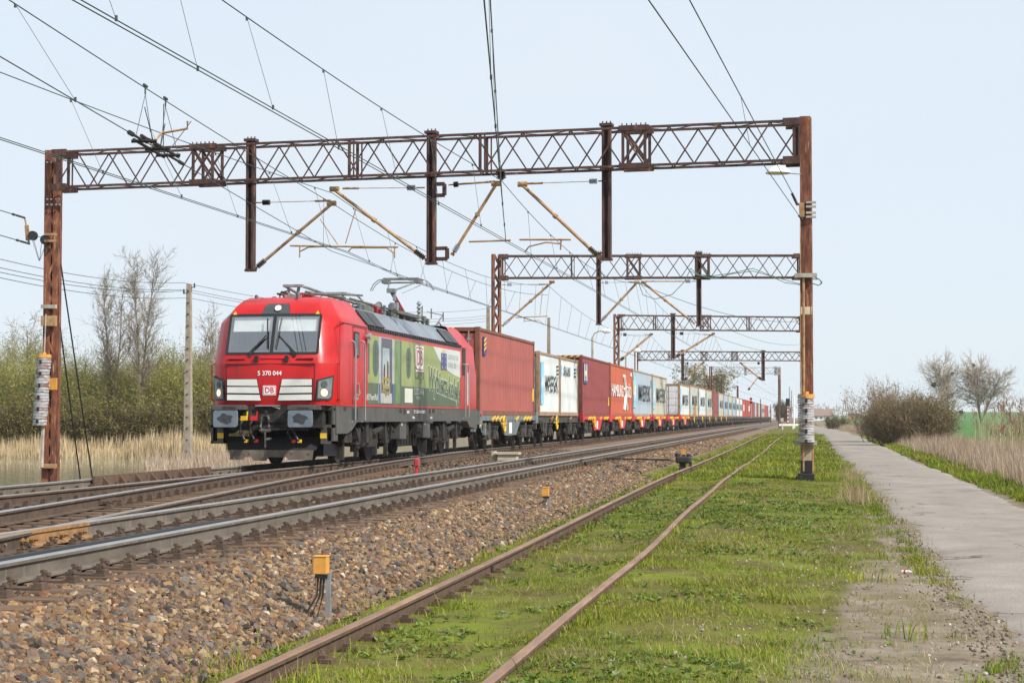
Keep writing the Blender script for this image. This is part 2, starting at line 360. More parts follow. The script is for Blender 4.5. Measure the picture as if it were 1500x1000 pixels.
L.new(mm.outputs[2], bb.inputs['Base Color'])
o = mesh_np('road', V, Fc, rm, smooth=True); tag(o, 'narrow worn grey asphalt lane beside the grass verge', kind='structure')

# broken asphalt: ragged dark cracks in the lane
def crack(px, py, length, w0, seed):
    r = random.Random(seed); p = at(px, py, 1.58 * F / (py - 611)); top = []; bot = []; n = 22
    for i in range(n + 1):
        u = i / n; x = p.x + length * (u - .5); y = p.y + .12 * math.sin(u * 5 + seed) + r.uniform(-.03, .03); h = w0 * math.sin(math.pi * u) ** .6 * r.uniform(.3, 1.2)
        top.append((x, y + h, roadz(x, y + h) + .018)); bot.append((x, y - h, roadz(x, y - h) + .018))
    V = top + bot; Fc = [(i, i + 1, n + 2 + i, n + 1 + i) for i in range(n)]
    return tag(mesh_np('road_crack', V, Fc, nmat('crack_dark', (.045, .038, .03), 9, .95)), 'dark ragged crack across the asphalt lane', kind='structure')
crack(1412, 808, .75, .06, 3); crack(1396, 836, .5, .04, 5); crack(1300, 708, .5, .05, 8); crack(1425, 722, .7, .06, 9)
# green field beyond the lane's reed strip
fm = nmat('crop_green', [(0, (.018, .08, .004)), (.5, (.036, .125, .007)), (1, (.055, .165, .012))], .5, .9, bump=.6, world=True, bscale=2.5)
o = grid('field', spread(7.5, 30, 12) + [40, 60, 90, 130, 200, 320, 500, 900], spread(44, 300, 60) + spread(300, 1500, 20)[1:],
         lambda x, y: gz(x, y) + .14 + .1 * wob(x * 1.3, y * .7), fm); tag(o, 'green young crop field rising to the skyline', kind='structure')
# pond
wm = bpy.data.materials.new('pond_water'); wm.use_nodes = True; b = wm.node_tree.nodes['Principled BSDF']
b.inputs['Base Color'].default_value = (.12, .135, .11, 1); b.inputs['Roughness'].default_value = .08
nz = wm.node_tree.nodes.new('ShaderNodeTexNoise'); nz.inputs['Scale'].default_value = 1.2; nz.inputs['Detail'].default_value = 3
tcw = wm.node_tree.nodes.new('ShaderNodeNewGeometry'); mpw = wm.node_tree.nodes.new('ShaderNodeMapping'); mpw.inputs['Scale'].default_value = (.6, 2, 1)
wm.node_tree.links.new(tcw.outputs['Position'], mpw.inputs[0]); wm.node_tree.links.new(mpw.outputs[0], nz.inputs['Vector'])
bpw = wm.node_tree.nodes.new('ShaderNodeBump'); bpw.inputs['Strength'].default_value = .4; bpw.inputs['Distance'].default_value = .05
wm.node_tree.links.new(nz.outputs['Fac'], bpw.inputs['Height']); wm.node_tree.links.new(bpw.outputs[0], b.inputs['Normal'])
o = grid('pond_water', [-75, -60, -45, -30, -18], [22, 40, 60, 80, 104], lambda x, y: -1.3, wm); tag(o, 'still shallow pond water below the embankment', kind='structure')

# ------------------------------------------------------------ tracks
TX, NX, SX = -11.91, -6.78, -2.67         # train track, near track, siding
TW = .75
hp = [(-.036, -.012), (-.028, 0), (.028, 0), (.036, -.012), (.036, -.036), (.0095, -.052), (.0095, -.143), (.075, -.160), (.075, -.172), (-.075, -.172), (-.075, -.160), (-.0095, -.143), (-.0095, -.052), (-.036, -.036)]
hm = [1, 1, 1] + [0] * 12
M['web'] = streaks(nmat('rail_web_grey', [(0, (.078, .062, .047)), (1, (.15, .127, .10))], 6, .7, stretch=(1, .3, 1)), (.24, .2, .16), .5, 12, 2, .55)
M['webb'] = nmat('rail_web_brown', [(0, (.045, .03, .022)), (1, (.11, .07, .045))], 6, .8)
M['top'] = nmat('polished_rail', (.34, .34, .34), 3, .36, .6)
M['topd'] = nmat('dull_rail', (.26, .22, .18), 4, .4, .5)
M['webr'] = nmat('rail_rust', [(0, (.055, .032, .022)), (1, (.12, .07, .042))], 7, .85)
M['topr'] = nmat('rusty_rail_head', [(0, (.14, .075, .042)), (.6, (.225, .125, .075)), (1, (.30, .185, .12))], 6, .55, stretch=(1, .2, 1))
def sleeper_mesh(n='sleeper', L_=2.6):
    m = MB(); m.bx(-L_ / 2, L_ / 2, -.13, .13, -.16, 0); o = m.build('sleeper', M['wood'], local=True, bevel=.012)
    for s in (-TW, TW):
        c = MB(); c.bx(s - .17, s + .17, -.08, .08, 0, .018)
        for k in (-1, 1):
            c.bx(s + k * .085, s + k * .155, -.055, .055, .018, .05); c.bx(s + k * .07, s + k * .12, -.03, .03, .05, .075)
            c.tube((s + k * .12, 0, .05), (s + k * .12, 0, .095), .018, n=6); c.tube((s + k * .12, -.0, .07), (s + k * .12, 0, .09), .03, n=6)
        c.build('rail_chair', M['webb'], o, local=True)
    return o
SL = sleeper_mesh(); SL.name = 'sleeper'
first_sl = [True]
def lay(parent, pts, yaw=0, nmax=100, lmul=None):
    for k, (x, y) in enumerate(pts[:nmax]):
        if first_sl[0]: o = SL; first_sl[0] = False; o.parent = parent
        else: o = dup(SL, parent=parent)
        o.location = Vector((x, y, -.183)) - wloc(parent); o.rotation_euler = (0, 0, random.uniform(-.01, .01) + yaw)
        if lmul: o.scale = (lmul, 1, 1)
    if len(pts) > nmax:
        m = MB()
        for (x, y) in pts[nmax:]:
            m.bx(x - 1.3, x + 1.3, y - .13, y + .13, -.33, -.193)
            for s in (-TW, TW):
                for k in (-1, 1): m.bx(x + s + k * .08, x + s + k * .15, y - .06, y + .06, -.193, -.11)
        tag(m.build('distant_sleepers', M['wood'], parent), kind='stuff')
def rail(parent, pts, mats, name='rail'):
    m = MB(); m.sweep(hp, pts, hm); return m.build(name, mats, parent, fixn=True)
# near track
tn = thing('railway_track', (NX, 20, -.2), 'near main line of shiny grey rails on brown ballast, nearest the gravel shoulder', 'track', 'railway tracks')
for s in (-TW, TW): rail(tn, [(NX + s, y, 0) for y in [4] + spread(10, 60, 10) + [100, 200, 400, 700]], [M['web'], M['top']])
lay(tn, [(NX + (.28 if i < 38 else 0), 11 + .6 * i) for i in range(330)])
for o_ in [c_ for c_ in tn.children if c_.name.startswith('sleeper')][:38]: o_.scale = (1.0, 1, 1)
m = MB(); m.sweep([(-.03, -.01), (-.022, .02), (.022, .02), (.03, -.01), (.03, -.03), (.012, -.05), (.012, -.16), (-.03, -.16)], [(NX + TW - .085, 6, 0), (NX + TW - .08, 12, 0), (NX + TW - .08, 18, 0), (NX + TW - .12, 18.9, -.01)])
m.build('check_rail', M['dark'], tn)
m = MB(); y0, y1 = onx(-15, 787, NX - TW + .07).y, onx(126, 766, NX - TW + .07).y
m.sweep([(-.03, -.04), (-.03, .0), (.03, .0), (.03, -.03), (.012, -.05), (.012, -.13), (.06, -.15), (.06, -.165), (-.03, -.165)], [(NX - TW + .085, y0 - 3, 0), (NX - TW + .085, y1, 0)])
for i in range(12):
    y = y1 - .25 - i * .36 - (.12 if i % 2 else 0); m.tube((NX - TW + .09, y, -.085), (NX - TW + .145, y, -.085), .032, n=8); m.tube((NX - TW + .14, y, -.085), (NX - TW + .19, y, -.085), .016, n=6)
M['och'] = nmat('ochre_rust', [(0, (.13, .07, .03)), (1, (.34, .19, .075))], 8, .8)
m.build('wing_rail', M['och'], tn)
# train track
tt = thing('railway_track', (TX, 30, -.2), 'far main line under the freight train', 'track', 'railway tracks')
for s in (-TW, TW): rail(tt, [(TX + s, y, 0) for y in [10] + spread(14, 60, 8) + [100, 200, 400, 760]], [M['web'] if s < 0 else M['webb'], M['top'] if s < 0 else M['topd']])
lay(tt, [(TX, 15 + .6 * i) for i in range(300)])
m = MB(); ya, yb = onx(131, 698, TX - TW).y, onx(303, 684, TX - TW).y
m.bx(TX - TW + .06, TX - TW + .10, ya, yb, -.16, .045); m.bx(TX - TW + .06, TX - TW + .28, ya, yb, -.19, -.16)
n = 8
for i in range(n):
    y = ya + (yb - ya) * (i + .5) / n
    m.prism([(TX - TW + .10, .035), (TX - TW + .26, -.15), (TX - TW + .26, -.17), (TX - TW + .10, -.17)], 'y', y - .03, y + .03)
m.build('guard_rail', M['webr'], tt)
# crossover between the two
X4 = [(64, -11.2), (56, -11.0), (48, -10.6), (41, -10.1), (34.6, -9.53), (29, -8.92), (22.5, -8.12), (17, -7.5), (12, -6.9), (6, -6.2)]
X4 = [(a, b) for a, b in X4[::-1]]
def cx(y): return float(np.interp(y, [a for a, _ in X4], [b for _, b in X4]))
def smoothcx(y): return (cx(y - 3) + cx(y - 1) + cx(y + 1) + cx(y + 3)) / 4
tc_ = thing('railway_track', (-9, 25, -.2), 'brown crossover rails slanting from the far main line to the near one', 'track', 'railway tracks')
rail(tc_, [(smoothcx(y), y, -.004) for y in spread(8, 63, 40)], [M['webb'], M['topd']])
rail(tc_, [(smoothcx(y) - 1.5, y, -.004) for y in spread(8, 35.5, 24)], [M['webb'], M['top']])
lay(tc_, [((smoothcx(y) - .75 + (NX if y < 17 else NX - 1)) / 2 - 1.0 if y < 24 else smoothcx(y) - .75, y) for y in [14.3 + .6 * i for i in range(52)]], .03)
def fish(parent, x, y, dx, L_=.75, mat='webb', yaw=.1):
    m = MB(); d = Vector((-yaw, 1, 0)).normalized()
    m.bar(Vector((x + dx, y, -.095)) - d * L_ / 2, Vector((x + dx, y, -.095)) + d * L_ / 2, .035, .075)
    for i in range(6): 
        p = Vector((x + dx, y, -.095)) + d * (L_ * (i - 2.5) / 6.5); m.tube(p, p + Vector((.06, .006, 0)), .02, n=6)
    m.build('fishplate', M[mat], parent)
for px, py in ((123, 735), ):
    p = onx(px, py, -10.2); fish(tc_, smoothcx(p.y) - 1.5, p.y, .035)
p = onx(283, 733, smoothcx(26)); fish(tc_, smoothcx(p.y), p.y, .035)
# siding
ts = thing('railway_track', (SX, 20, -.6), 'rusty siding with two brown rails sunk in green grass', 'track', 'railway tracks')
def sidz(y): return -.47 + .14 * sst(12, 46, y) + .16 * sst(60, 150, y)
def sidx(y): return 0.035 * math.sin(y * .11) + .012 * math.sin(y * .33 + 1)
yS = spread(6, 60, 50) + spread(60, 150, 20)[1:]
for s in (-.755, .755): rail(ts, [(SX + s + sidx(y) * (1 if s > 0 else .3), y, sidz(y) + (0 if s < 0 else .012 * math.sin(y * .5) + .0 + .01)) for y in yS], [M['webr'], M['topr']])
for i in range(70):
    y = 9 + i * .65; m = MB(); x = SX - .755 + .3 * sidx(y); z = sidz(y)
    m.bx(x + .05, x + .17, y - .06, y + .06, z - .17, z - .10); m.bx(x + .07, x + .12, y - .03, y + .03, z - .12, z - .075)
    m.build('rail_clip', M['webr'], ts)
m = MB(); m.bx(SX - .755 + .03, SX - .755 + .05, 19.4, 20.0, -.60, -.51); m.build('fishplate', M['webr'], ts)
# ------------------------------------------------------------ lettering
def text(s, size, mat, parent, o, face='side', ax='CENTER', sx=1, rot=0, off=0, name='lettering', dep=.002, shear=0):
    cu = bpy.data.curves.new('t', 'FONT'); cu.body = s; cu.size = size; cu.align_x = ax; cu.align_y = 'CENTER'; cu.extrude = dep; cu.offset = off; cu.shear = shear
    cu.resolution_u = 3
    t = bpy.data.objects.new('t', cu); col.objects.link(t); bpy.context.view_layer.update()
    me = bpy.data.meshes.new_from_object(t.evaluated_get(bpy.context.evaluated_depsgraph_get()))
    bpy.data.objects.remove(t); bpy.data.curves.remove(cu)
    me.name = name; me.materials.clear(); me.materials.append(mat)
    B = Matrix(((0, 0, 1, 0), (1, 0, 0, 0), (0, 1, 0, 0), (0, 0, 0, 1))) if face == 'side' else Matrix(((1, 0, 0, 0), (0, 0, -1, 0), (0, 1, 0, 0), (0, 0, 0, 1)))
    me.transform(Matrix.Translation(Vector(o)) @ B @ Matrix.Rotation(rot, 4, 'Z') @ Matrix.Diagonal((sx, 1, 1, 1)))
    return link(name, me, parent)
def rrect(cx_, cy, w, h, r, n=5):
    pts = []
    for (sx, sy, a0) in ((1, 1, 0), (-1, 1, 90), (-1, -1, 180), (1, -1, 270)):
        for i in range(n + 1):
            a = R(a0 + 90 * i / n); pts.append((cx_ + sx * (w / 2 - r) + r * math.cos(a), cy + sy * (h / 2 - r) + r * math.sin(a)))
    return pts
def ell(cx_, cy, w, h, n=24): return [(cx_ + w / 2 * math.cos(2 * math.pi * i / n), cy + h / 2 * math.sin(2 * math.pi * i / n)) for i in range(n)]

# ------------------------------------------------------------ locomotive (local frame: x right, y backwards from the nose, z above rail)
YN = 39.3; LL = 18.1
loco = thing('electric_locomotive', (TX, YN, 0), 'red electric locomotive with green picture wrap on its side, heading the freight train', 'locomotive'); loco.scale = (.975, 1, 1)
NOSE = [ # z, side half width, y where side starts, corner half width, y, flat half width, y
 (1.36, 1.49, .64, 1.37, .30, 1.06, .03), (1.50, 1.50, .62, 1.38, .28, 1.06, .0), (2.27, 1.5, .62, 1.38, .28, 1.06, .0), (2.32, 1.5, .64, 1.38, .30, 1.07, .015), (2.52, 1.5, .74, 1.37, .38, 1.08, .11),
 (3.24, 1.49, 1.02, 1.33, .66, 1.09, .37), (3.40, 1.36, 1.12, 1.24, .76, 1.08, .44), (3.46, 1.30, 1.18, 1.20, .81, 1.07, .48), (3.62, 1.18, 1.3, 1.1, .98, 1.0, .62), (3.76, 1.08, 1.42, 1.0, 1.2, .92, .86), (3.84, 1.03, 1.6, .94, 1.45, .85, 1.15), (3.87, .9, 1.9, .85, 1.8, .75, 1.55)]
def nose(name, flip):
    m = MB(); fy = (lambda y: LL - y) if flip else (lambda y: y); rings = []
    for (z, ws, ys_, wc, yc, wf, yf) in NOSE:
        half = [(ws, 3.2), (ws, ys_), ((ws + wc) / 2 + .035, (ys_ + yc) / 2 - .035), (wc, yc), ((wc + wf) / 2 + .02, (yc + yf) / 2 - .03), (wf, yf), (0, yf - .04)]
        rings.append([(x, fy(y), z) for x, y in half] + [(-x, fy(y), z) for x, y in half[-2::-1]])
    n = len(rings[0]); vs = [p for r in rings for p in r]; fs = []
    for i in range(len(rings) - 1):
        for k in range(n - 1):
            if not flip and 4 <= i <= 5 and k in (5, 6): continue        # windscreen opening
            fs.append((i*n + k, i*n + k + 1, (i+1)*n + k + 1, (i+1)*n + k))
    fs.append(tuple((len(rings) - 1) * n + k for k in range(n))); m.add(vs, fs)
    return m.build(name, M['red'], loco, smooth=True, local=True)
nose('cab', False); nose('cab', True)
# middle body shell
m = MB(); m.prism([(-1.49, 1.36), (1.49, 1.36), (1.49, 3.24), (-1.49, 3.24)], 'y', 3.2, LL - 3.2)
m.build('side_wall', M['red'], loco, local=True)
# roof
M['roof'] = nmat('roof_grey', [(0, (.13, .15, .18)), (1, (.2, .225, .26))], 2, .45)
m = MB(); m.prism([(-1.47, 3.244), (1.47, 3.244), (1.04, 3.74), (-1.04, 3.74)], 'y', 3.24, LL - 3.24)
rf = m.build('roof', M['roof'], loco, local=True)
M['lou'] = nmat('louvre_dark', (.035, .035, .037), 4, .5)
sl = Vector((-.43, 0, .5)).normalized()
for y0 in (3.32, 4.25, LL - 5.1, LL - 4.17):
    m = MB(); a = Vector((1.45, y0, 3.30)); 
    p = [a, a + Vector((0, .84, 0)), a + Vector((0, .84, 0)) + sl * .5, a + sl * .5]; nrm = Vector((.76, 0, .65)) * .03
    m.add([q for q in p] + [q + nrm for q in p], [(0,1,2,3),(4,5,6,7),(0,1,5,4),(1,2,6,5),(2,3,7,6),(3,0,4,7)])
    m.build('roof_window', M['lou'], rf, local=True)
m = MB(); m.bx(1.47, 1.51, 3.25, LL - 3.25, 3.19, 3.28)
for i in range(44): y = 3.35 + i * .265; m.bx(1.50, 1.54, y, y + .16, 3.2, 3.27)
m.build('roof_gutter', M['dark'], rf, local=True)
# underframe
m = MB(); m.bx(-1.48, 1.48, .66, LL - .66, .98, 1.352)
m.prism([(.30, 1.352), (.70, 1.352), (.70, .98), (2.2, .98), (1.75, .80), (1.35, .72), (.32, .72)], 'x', 1.30, 1.485)
m.prism([(.30, 1.352), (.70, 1.352), (.70, .98), (2.2, .98), (1.75, .80), (1.35, .72), (.32, .72)], 'x', -1.485, -1.30)
m.prism([(LL - .30, 1.352), (LL - .70, 1.352), (LL - .70, .98), (LL - 2.0, .98), (LL - 1.6, .80), (LL - .32, .72)], 'x', 1.30, 1.485)
uf = m.build('underframe', M['grey'], loco, local=True)
m = MB(); m.bx(1.486, 1.492, .70, LL - .7, 1.345, 1.362); m.build('red_line', M['red'], uf, local=True)
def S(px, py, X=1.5):            # locomotive side plane -> local y, z
    p = onx(px, py, TX + X); return (p.y - YN, p.z)
def S8(cx_, cy, X=1.5): return S(500 + .16 * cx_, 480 + .16 * cy, X)
M['hole'] = M['blk']
for (a, b, c, d) in ((553, 738, 572, 780), (590, 735, 607, 795), (820, 738, 834, 790), (850, 738, 872, 780), (42, 720, 68, 760)):
    y0, z1 = S8(a, b); y1, z0 = S8(c, d); m = MB(); m.prism(ell((y0+y1)/2, (z0+z1)/2, abs(y1-y0), z1-z0, 12), 'x', 1.483, 1.489); m.build('port', M['hole'], uf, local=True)
y0, z1 = S8(125, 732); m = MB(); m.bx(1.483, 1.489, y0, y0 + .5, z1 - .28, z1); m.build('step_recess', M['hole'], uf, local=True)
for s_, cx0, cy0, sz in (('91 51 5370 044-6  PL-DBCPL', 735, 770, .12), ('DB SR', 630, 772, .1), ('R+E 160', 840, 825, .07), ('18,98 m', 680, 822, .09), ('DBC', 940, 775, .07)):
    y, z = S8(cx0, cy0); text(s_, sz, M['tan'] if s_ == 'DBC' else M['white'], uf, (1.486, y, z))
# bogies
def wheel(m, x, y, r, w=.135):
    m.tube((x - w / 2, y, r), (x + w / 2, y, r), r, n=28); m.tube((x - .09, y, r), (x - .06, y, r) if x > 0 else (x + .06, y, r), r + .028, n=28)
M['whl'] = nmat('wheel_steel', [(0, (.02, .017, .015)), (1, (.065, .05, .042))], 4, .7)
for yb in (4.5, 13.8):
    m = MB()
    for s in (-1, 1):
        X = s * 1.02
        m.prism([(yb - 2.35, .62), (yb - 1.9, .80), (yb - .8, .80), (yb - .5, .56), (yb + .5, .56), (yb + .8, .80), (yb + 1.9, .80), (yb + 2.35, .62), (yb + 2.35, .5), (yb + 1.0, .46), (yb + .6, .36), (yb - .6, .36), (yb - 1.0, .46), (yb - 2.35, .5)], 'x', X, X + s * .16)
        for k in (-1, 1):
            ya = yb + k * 1.5
            m.bx(X + s * .10, X + s * .30, ya - .2, ya + .2, .44, .84); m.tube((X + s * .14, ya - .34, .50), (X + s * .14, ya - .34, .9), .085, n=10); m.tube((X + s * .14, ya + .34, .50), (X + s * .14, ya + .34, .9), .085, n=10)
            m.tube((X + s * .28, ya + .1, .92), (X + s * .28, ya + .75, .74), .05, n=8)
            m.bx(X + s * .05, X + s * .14, ya - k * .55 - .09, ya - k * .55 + .09, .14, .62); m.bx(X + s * .02, X + s * .12, ya + k * .72 - .05, ya + k * .72 + .05, .1, .7)
        m.tube((X + s * .25, yb - .35, .98), (X + s * .25, yb - .3, .42), .085, n=10); m.tube((X + s * .25, yb - .32, .75), (X + s * .25, yb - .3, .40), .105, n=10)
        m.tube((X + s * .27, yb - .15, .70), (X + s * .29, yb + .75, .82), .085, n=10)
        m.prism([(yb - 1.05, .34), (yb - .3, .42), (yb - .55, .95), (yb - .75, .95)], 'x', X + s * .12, X + s * .2)
        m.bx(X + s * .2, X + s * .38, yb - 1.05, yb - .8, .48, .98); m.bx(X + s * .2, X + s * .36, yb + 1.0, yb + 1.18, .55, .98)
        m.path([(X + s * .3, yb - 1.9, .95), (X + s * .34, yb - 1.75, .62), (X + s * .3, yb - 1.55, .5), (X + s * .3, yb - 1.45, .8)], .02, 5)
        m.path([(X + s * .3, yb + 1.4, .95), (X + s * .34, yb + 1.6, .6), (X + s * .3, yb + 1.85, .5), (X + s * .3, yb + 2.0, .85)], .02, 5)
    m.bx(-.95, .95, yb - 2.2, yb + 2.2, .5, .75)
    bo = m.build('bogie', M['grime'], loco, local=True)
    for k in (-1, 1):
        for s in (-1, 1):
            m = MB(); wheel(m, s * .75, yb + k * 1.5, .60); m.tube((s * .75, yb + k * 1.5, .6), (s * 1.06, yb + k * 1.5, .6), .16, n=12); m.build('wheel', M['whl'], bo, smooth=True, local=True)
# transformer and cabinets between the bogies
m = MB(); m.bx(-1.2, 1.2, 7.5, 10.3, .32, .98)
for i in range(7): m.bx(1.2, 1.27, 7.9 + i * .34, 7.98 + i * .34, .34, .62)
m.bx(1.2, 1.36, 7.6, 8.3, .62, .98); m.tube((1.3, 9.0, .8), (1.3, 9.55, .8), .17, n=10); m.build('transformer', M['grime'], loco, local=True)
for (a, b, c, d) in ((695, 365, 752, 515), (905, 365, 968, 500)):
    y0, z1 = S(480 + a * .16, 560 + b * .16); y1, z0 = S(480 + c * .16, 560 + d * .16); m = MB(); m.bx(1.20, 1.44, y0, y1, z0, z1); m.bx(1.22, 1.46, y0 - .03, y1 + .03, z1 - .02, z1 + .03)
    bx_ = m.build('equipment_box', M['grey'], loco, local=True, bevel=.01); m = MB(); m.bx(1.441, 1.444, y0 + .2, y0 + .26, z0 + .35, z0 + .5); m.build('warning_label', M['white'], bx_, local=True)
# ---- front end
BK = M['blk']
m = MB()    # windscreen rubber frame: bars round the opening
zb, zt, yb_, yt = 2.52, 3.40, .11, .44
def WS(u, v, o=0): return Vector((u * lerp(1.08, 1.08, v), lerp(yb_, yt, v) - .04 * (1 - abs(u)) - o, lerp(zb, zt, v) + o * .35))
for a, b in (((-1, 0), (0, 0)), ((0, 0), (1, 0)), ((-1, 1), (0, 1)), ((0, 1), (1, 1)), ((-1, 0), (-1, 1)), ((1, 0), (1, 1)), ((0, 0), (0, 1))):
    wd = .075 if a[0] == b[0] == 0 else .055
    m.bar(WS(*a, -.005), WS(*b, -.005), wd, .04, up=(0, -1, .35))
m.build('windscreen_frame', BK, loco, local=True)
GL = glassmat('windscreen_glass', (.97, .99, .99), 3.7)
for s in (-1, 1):
    m = MB(); m.add([WS(0, 0), WS(s, 0), WS(s, 1), WS(0, 1)], [(0, 1, 2, 3)]); w_ = m.build('windscreen', GL, loco, local=True)
    m = MB(); m.add([WS(s * .07, .60, -.06), WS(s * .93, .60, -.06), WS(s * .93, .97, -.06), WS(s * .07, .97, -.06)], [(0, 1, 2, 3)]); m.build('sun_blind', nmat('blind', (.80, .83, .82), 3, .8), w_, local=True)
m = MB(); m.bx(-1.25, 1.25, 2.1, 2.14, 1.6, 3.5); m.bx(-1.3, -1.26, .7, 2.1, 2.0, 3.3); m.bx(1.26, 1.3, .9, 2.1, 2.0, 3.3); m.build('cab_interior', nmat('cab_lining', (.66, .74, .76), 2, .8), loco, local=True)
m = MB(); m.prism([(.28, 2.50), (.9, 2.62), (1.25, 2.62), (1.25, 2.3), (.28, 2.3)], 'x', -1.2, 1.2); m.build('driver_desk', nmat('desk', (.55, .60, .60), 2, .7), loco, local=True)
for s in (-1, 1):
    m = MB(); m.bx(s * .55 - .25, s * .55 + .25, 1.55, 1.7, 2.2, 3.05); m.build('driver_seat', nmat('seat_cloth', (.03, .035, .04), 4, .9), loco, local=True)
# wipers
for s, a, b in ((-1, (-.48, -.04), (-.14, .72)), (1, (.53, -.04), (.14, .72))):
    m = MB(); p = WS(a[0], a[1], .03); q = WS(b[0], .45, .05)
    m.tube(p, q, .016, n=6); m.tube(p + Vector((.05 * s, 0, 0)), q + Vector((.05 * s, 0, -.05)), .01, n=5); m.tube(WS(b[0] - s * .05, .12, .04), WS(b[0] + s * .02, .9, .04), .016, n=5)
    m.bar(p + Vector((0, 0, -.06)), p + (q - p) * .25, .06, .05); m.build('wiper', BK, loco, local=True)
# top lamp
def TOP(x, z, o):                # on the curved brow above the screen
    y = float(np.interp(z, [2.52, 3.24, 3.40, 3.46, 3.62, 3.76], [.11, .37, .44, .48, .62, .86])) - .04
    return Vector((x, y - o * .8, z + o * .6))
m = MB(); P = [TOP(-.34, 3.425, .012), TOP(.34, 3.425, .012), TOP(.29, 3.60, .012), TOP(.25, 3.665, .02), TOP(-.25, 3.665, .02), TOP(-.29, 3.60, .012)]
Q = [p + Vector((0, .12, -.09)) for p in P]; n = len(P)
m.add(P + Q, [tuple(range(n)), tuple(range(2*n - 1, n - 1, -1))] + [(i, (i+1) % n, n + (i+1) % n, n + i) for i in range(n)])
hl = m.build('top_lamp_panel', nmat('lamp_panel', (.05, .055, .06), 3, .2), loco, local=True)
c = TOP(.04, 3.535, .02); dn = Vector((0, -.75, .55)).normalized()
m = MB(); m.tube(c, c + dn * .03, .085, n=20); m.build('lamp_ring', M['steel'], hl, local=True)
m = MB(); m.tube(c + dn * .005, c + dn * .034, .07, n=20); m.build('top_headlight', emit('lamp_glow', (.8, .78, .72), .5), hl, local=True)
m = MB(); m.tube(c + dn * .03, c + dn * .038, .03, n=14); m.build('bulb', emit('bulb_glow', (1, .9, .7), .5), hl, local=True)
M['tri'] = M['yel']
for x in (-.98, 1.0):
    c = TOP(x, 3.44, .012); m = MB(); m.add([c + Vector((-.05, 0, -.03)), c + Vector((.05, 0, -.03)), c + Vector((0, .03, .05))], [(0, 1, 2)]); m.build('warning_triangle', M['yel'], loco, local=True)
# lower panel: seams, slots, grilles, number, emblem
m = MB()
for x in (-1.05, 1.05): m.bx(x - .008, x + .008, -.006, .03, 1.40, 2.28)
m.bx(-1.06, 1.06, -.038, .0, 2.274, 2.288)
m.build('panel_seam', BK, loco, local=True)
m = MB()
for x0, x1 in ((-1.02, -.62), (-.22, .36), (.62, 1.02)): m.tube((x0, .035 - .02, 2.40), (x1, .035 - .02, 2.40), .022, n=8)
m.build('grab_slot', nmat('dark_red', (.30, .012, .016), 3, .4), loco, local=True)
m = MB()
for x in (-.33, .39): m.tube((x, -.03, 2.42), (x, .06, 2.42), .05, n=10); m.bx(x - .045, x + .045, -.05, .05, 2.34, 2.42)
m.build('washer_nozzle', BK, loco, local=True)
def fy(x): return -.04 * (1 - min(1, abs(x) / 1.06))
for s in (-1, 1):
    m = MB(); m.prism([(s * 1.02, 1.455), (s * .19, 1.455), (s * .30, 1.955), (s * 1.02, 1.955)], 'y', -.047, .01); gb = m.build('grille_back', BK, loco, local=True)
    for k in range(3):
        z0 = 1.475 + k * .163; z1 = z0 + .125; x0 = .205 + .11 * (k * .163 / .5); x1 = x0 + .03; m = MB()
        m.prism([(s * 1.0, z0), (s * x0, z0 - .01), (s * x1, z1 - .01 + .012 * k), (s * 1.0, z1 + .006 * k)], 'y', -.068, -.04); m.build('grille_slat', nmat('silver_slat', [(0, (.58, .57, .53)), (1, (.70, .70, .67))], 3, .35), gb, local=True)
text('5 370 044', .142, M['white'], loco, (0, -.046, 2.07), 'front', off=.002, name='fleet_number')
def db(parent, o, w_, face, plate=True):
    c_, z_ = (o[0], o[2]) if face == 'front' else (o[1], o[2]); ax_, b0 = ('y', o[1]) if face == 'front' else ('x', o[0]); sg = -1 if face == 'front' else 1
    h = w_ * .70
    for k, (g, mt) in enumerate(((0, 'white'), (.09, 'red'), (.16, 'white'))):
        m = MB(); m.prism(rrect(c_, z_, w_ - g * w_, h - g * w_, .07 * w_), ax_, b0, b0 + sg * .003 * (k + 1)); e_ = m.build('emblem_plate', M[mt], parent, local=True)
    oo = (o[0], o[1] - .0105, o[2]) if face == 'front' else (o[0] + .0105, o[1], o[2])
    text('DB', h * .82, M['red'], parent, oo, face, sx=.95, off=h * .012)
m = MB(); m.bx(-.17, .17, -.045, 0, 1.57, 1.81); eb = m.build('emblem', M['red'], loco, local=True); db(eb, (0, -.046, 1.69), .31, 'front')
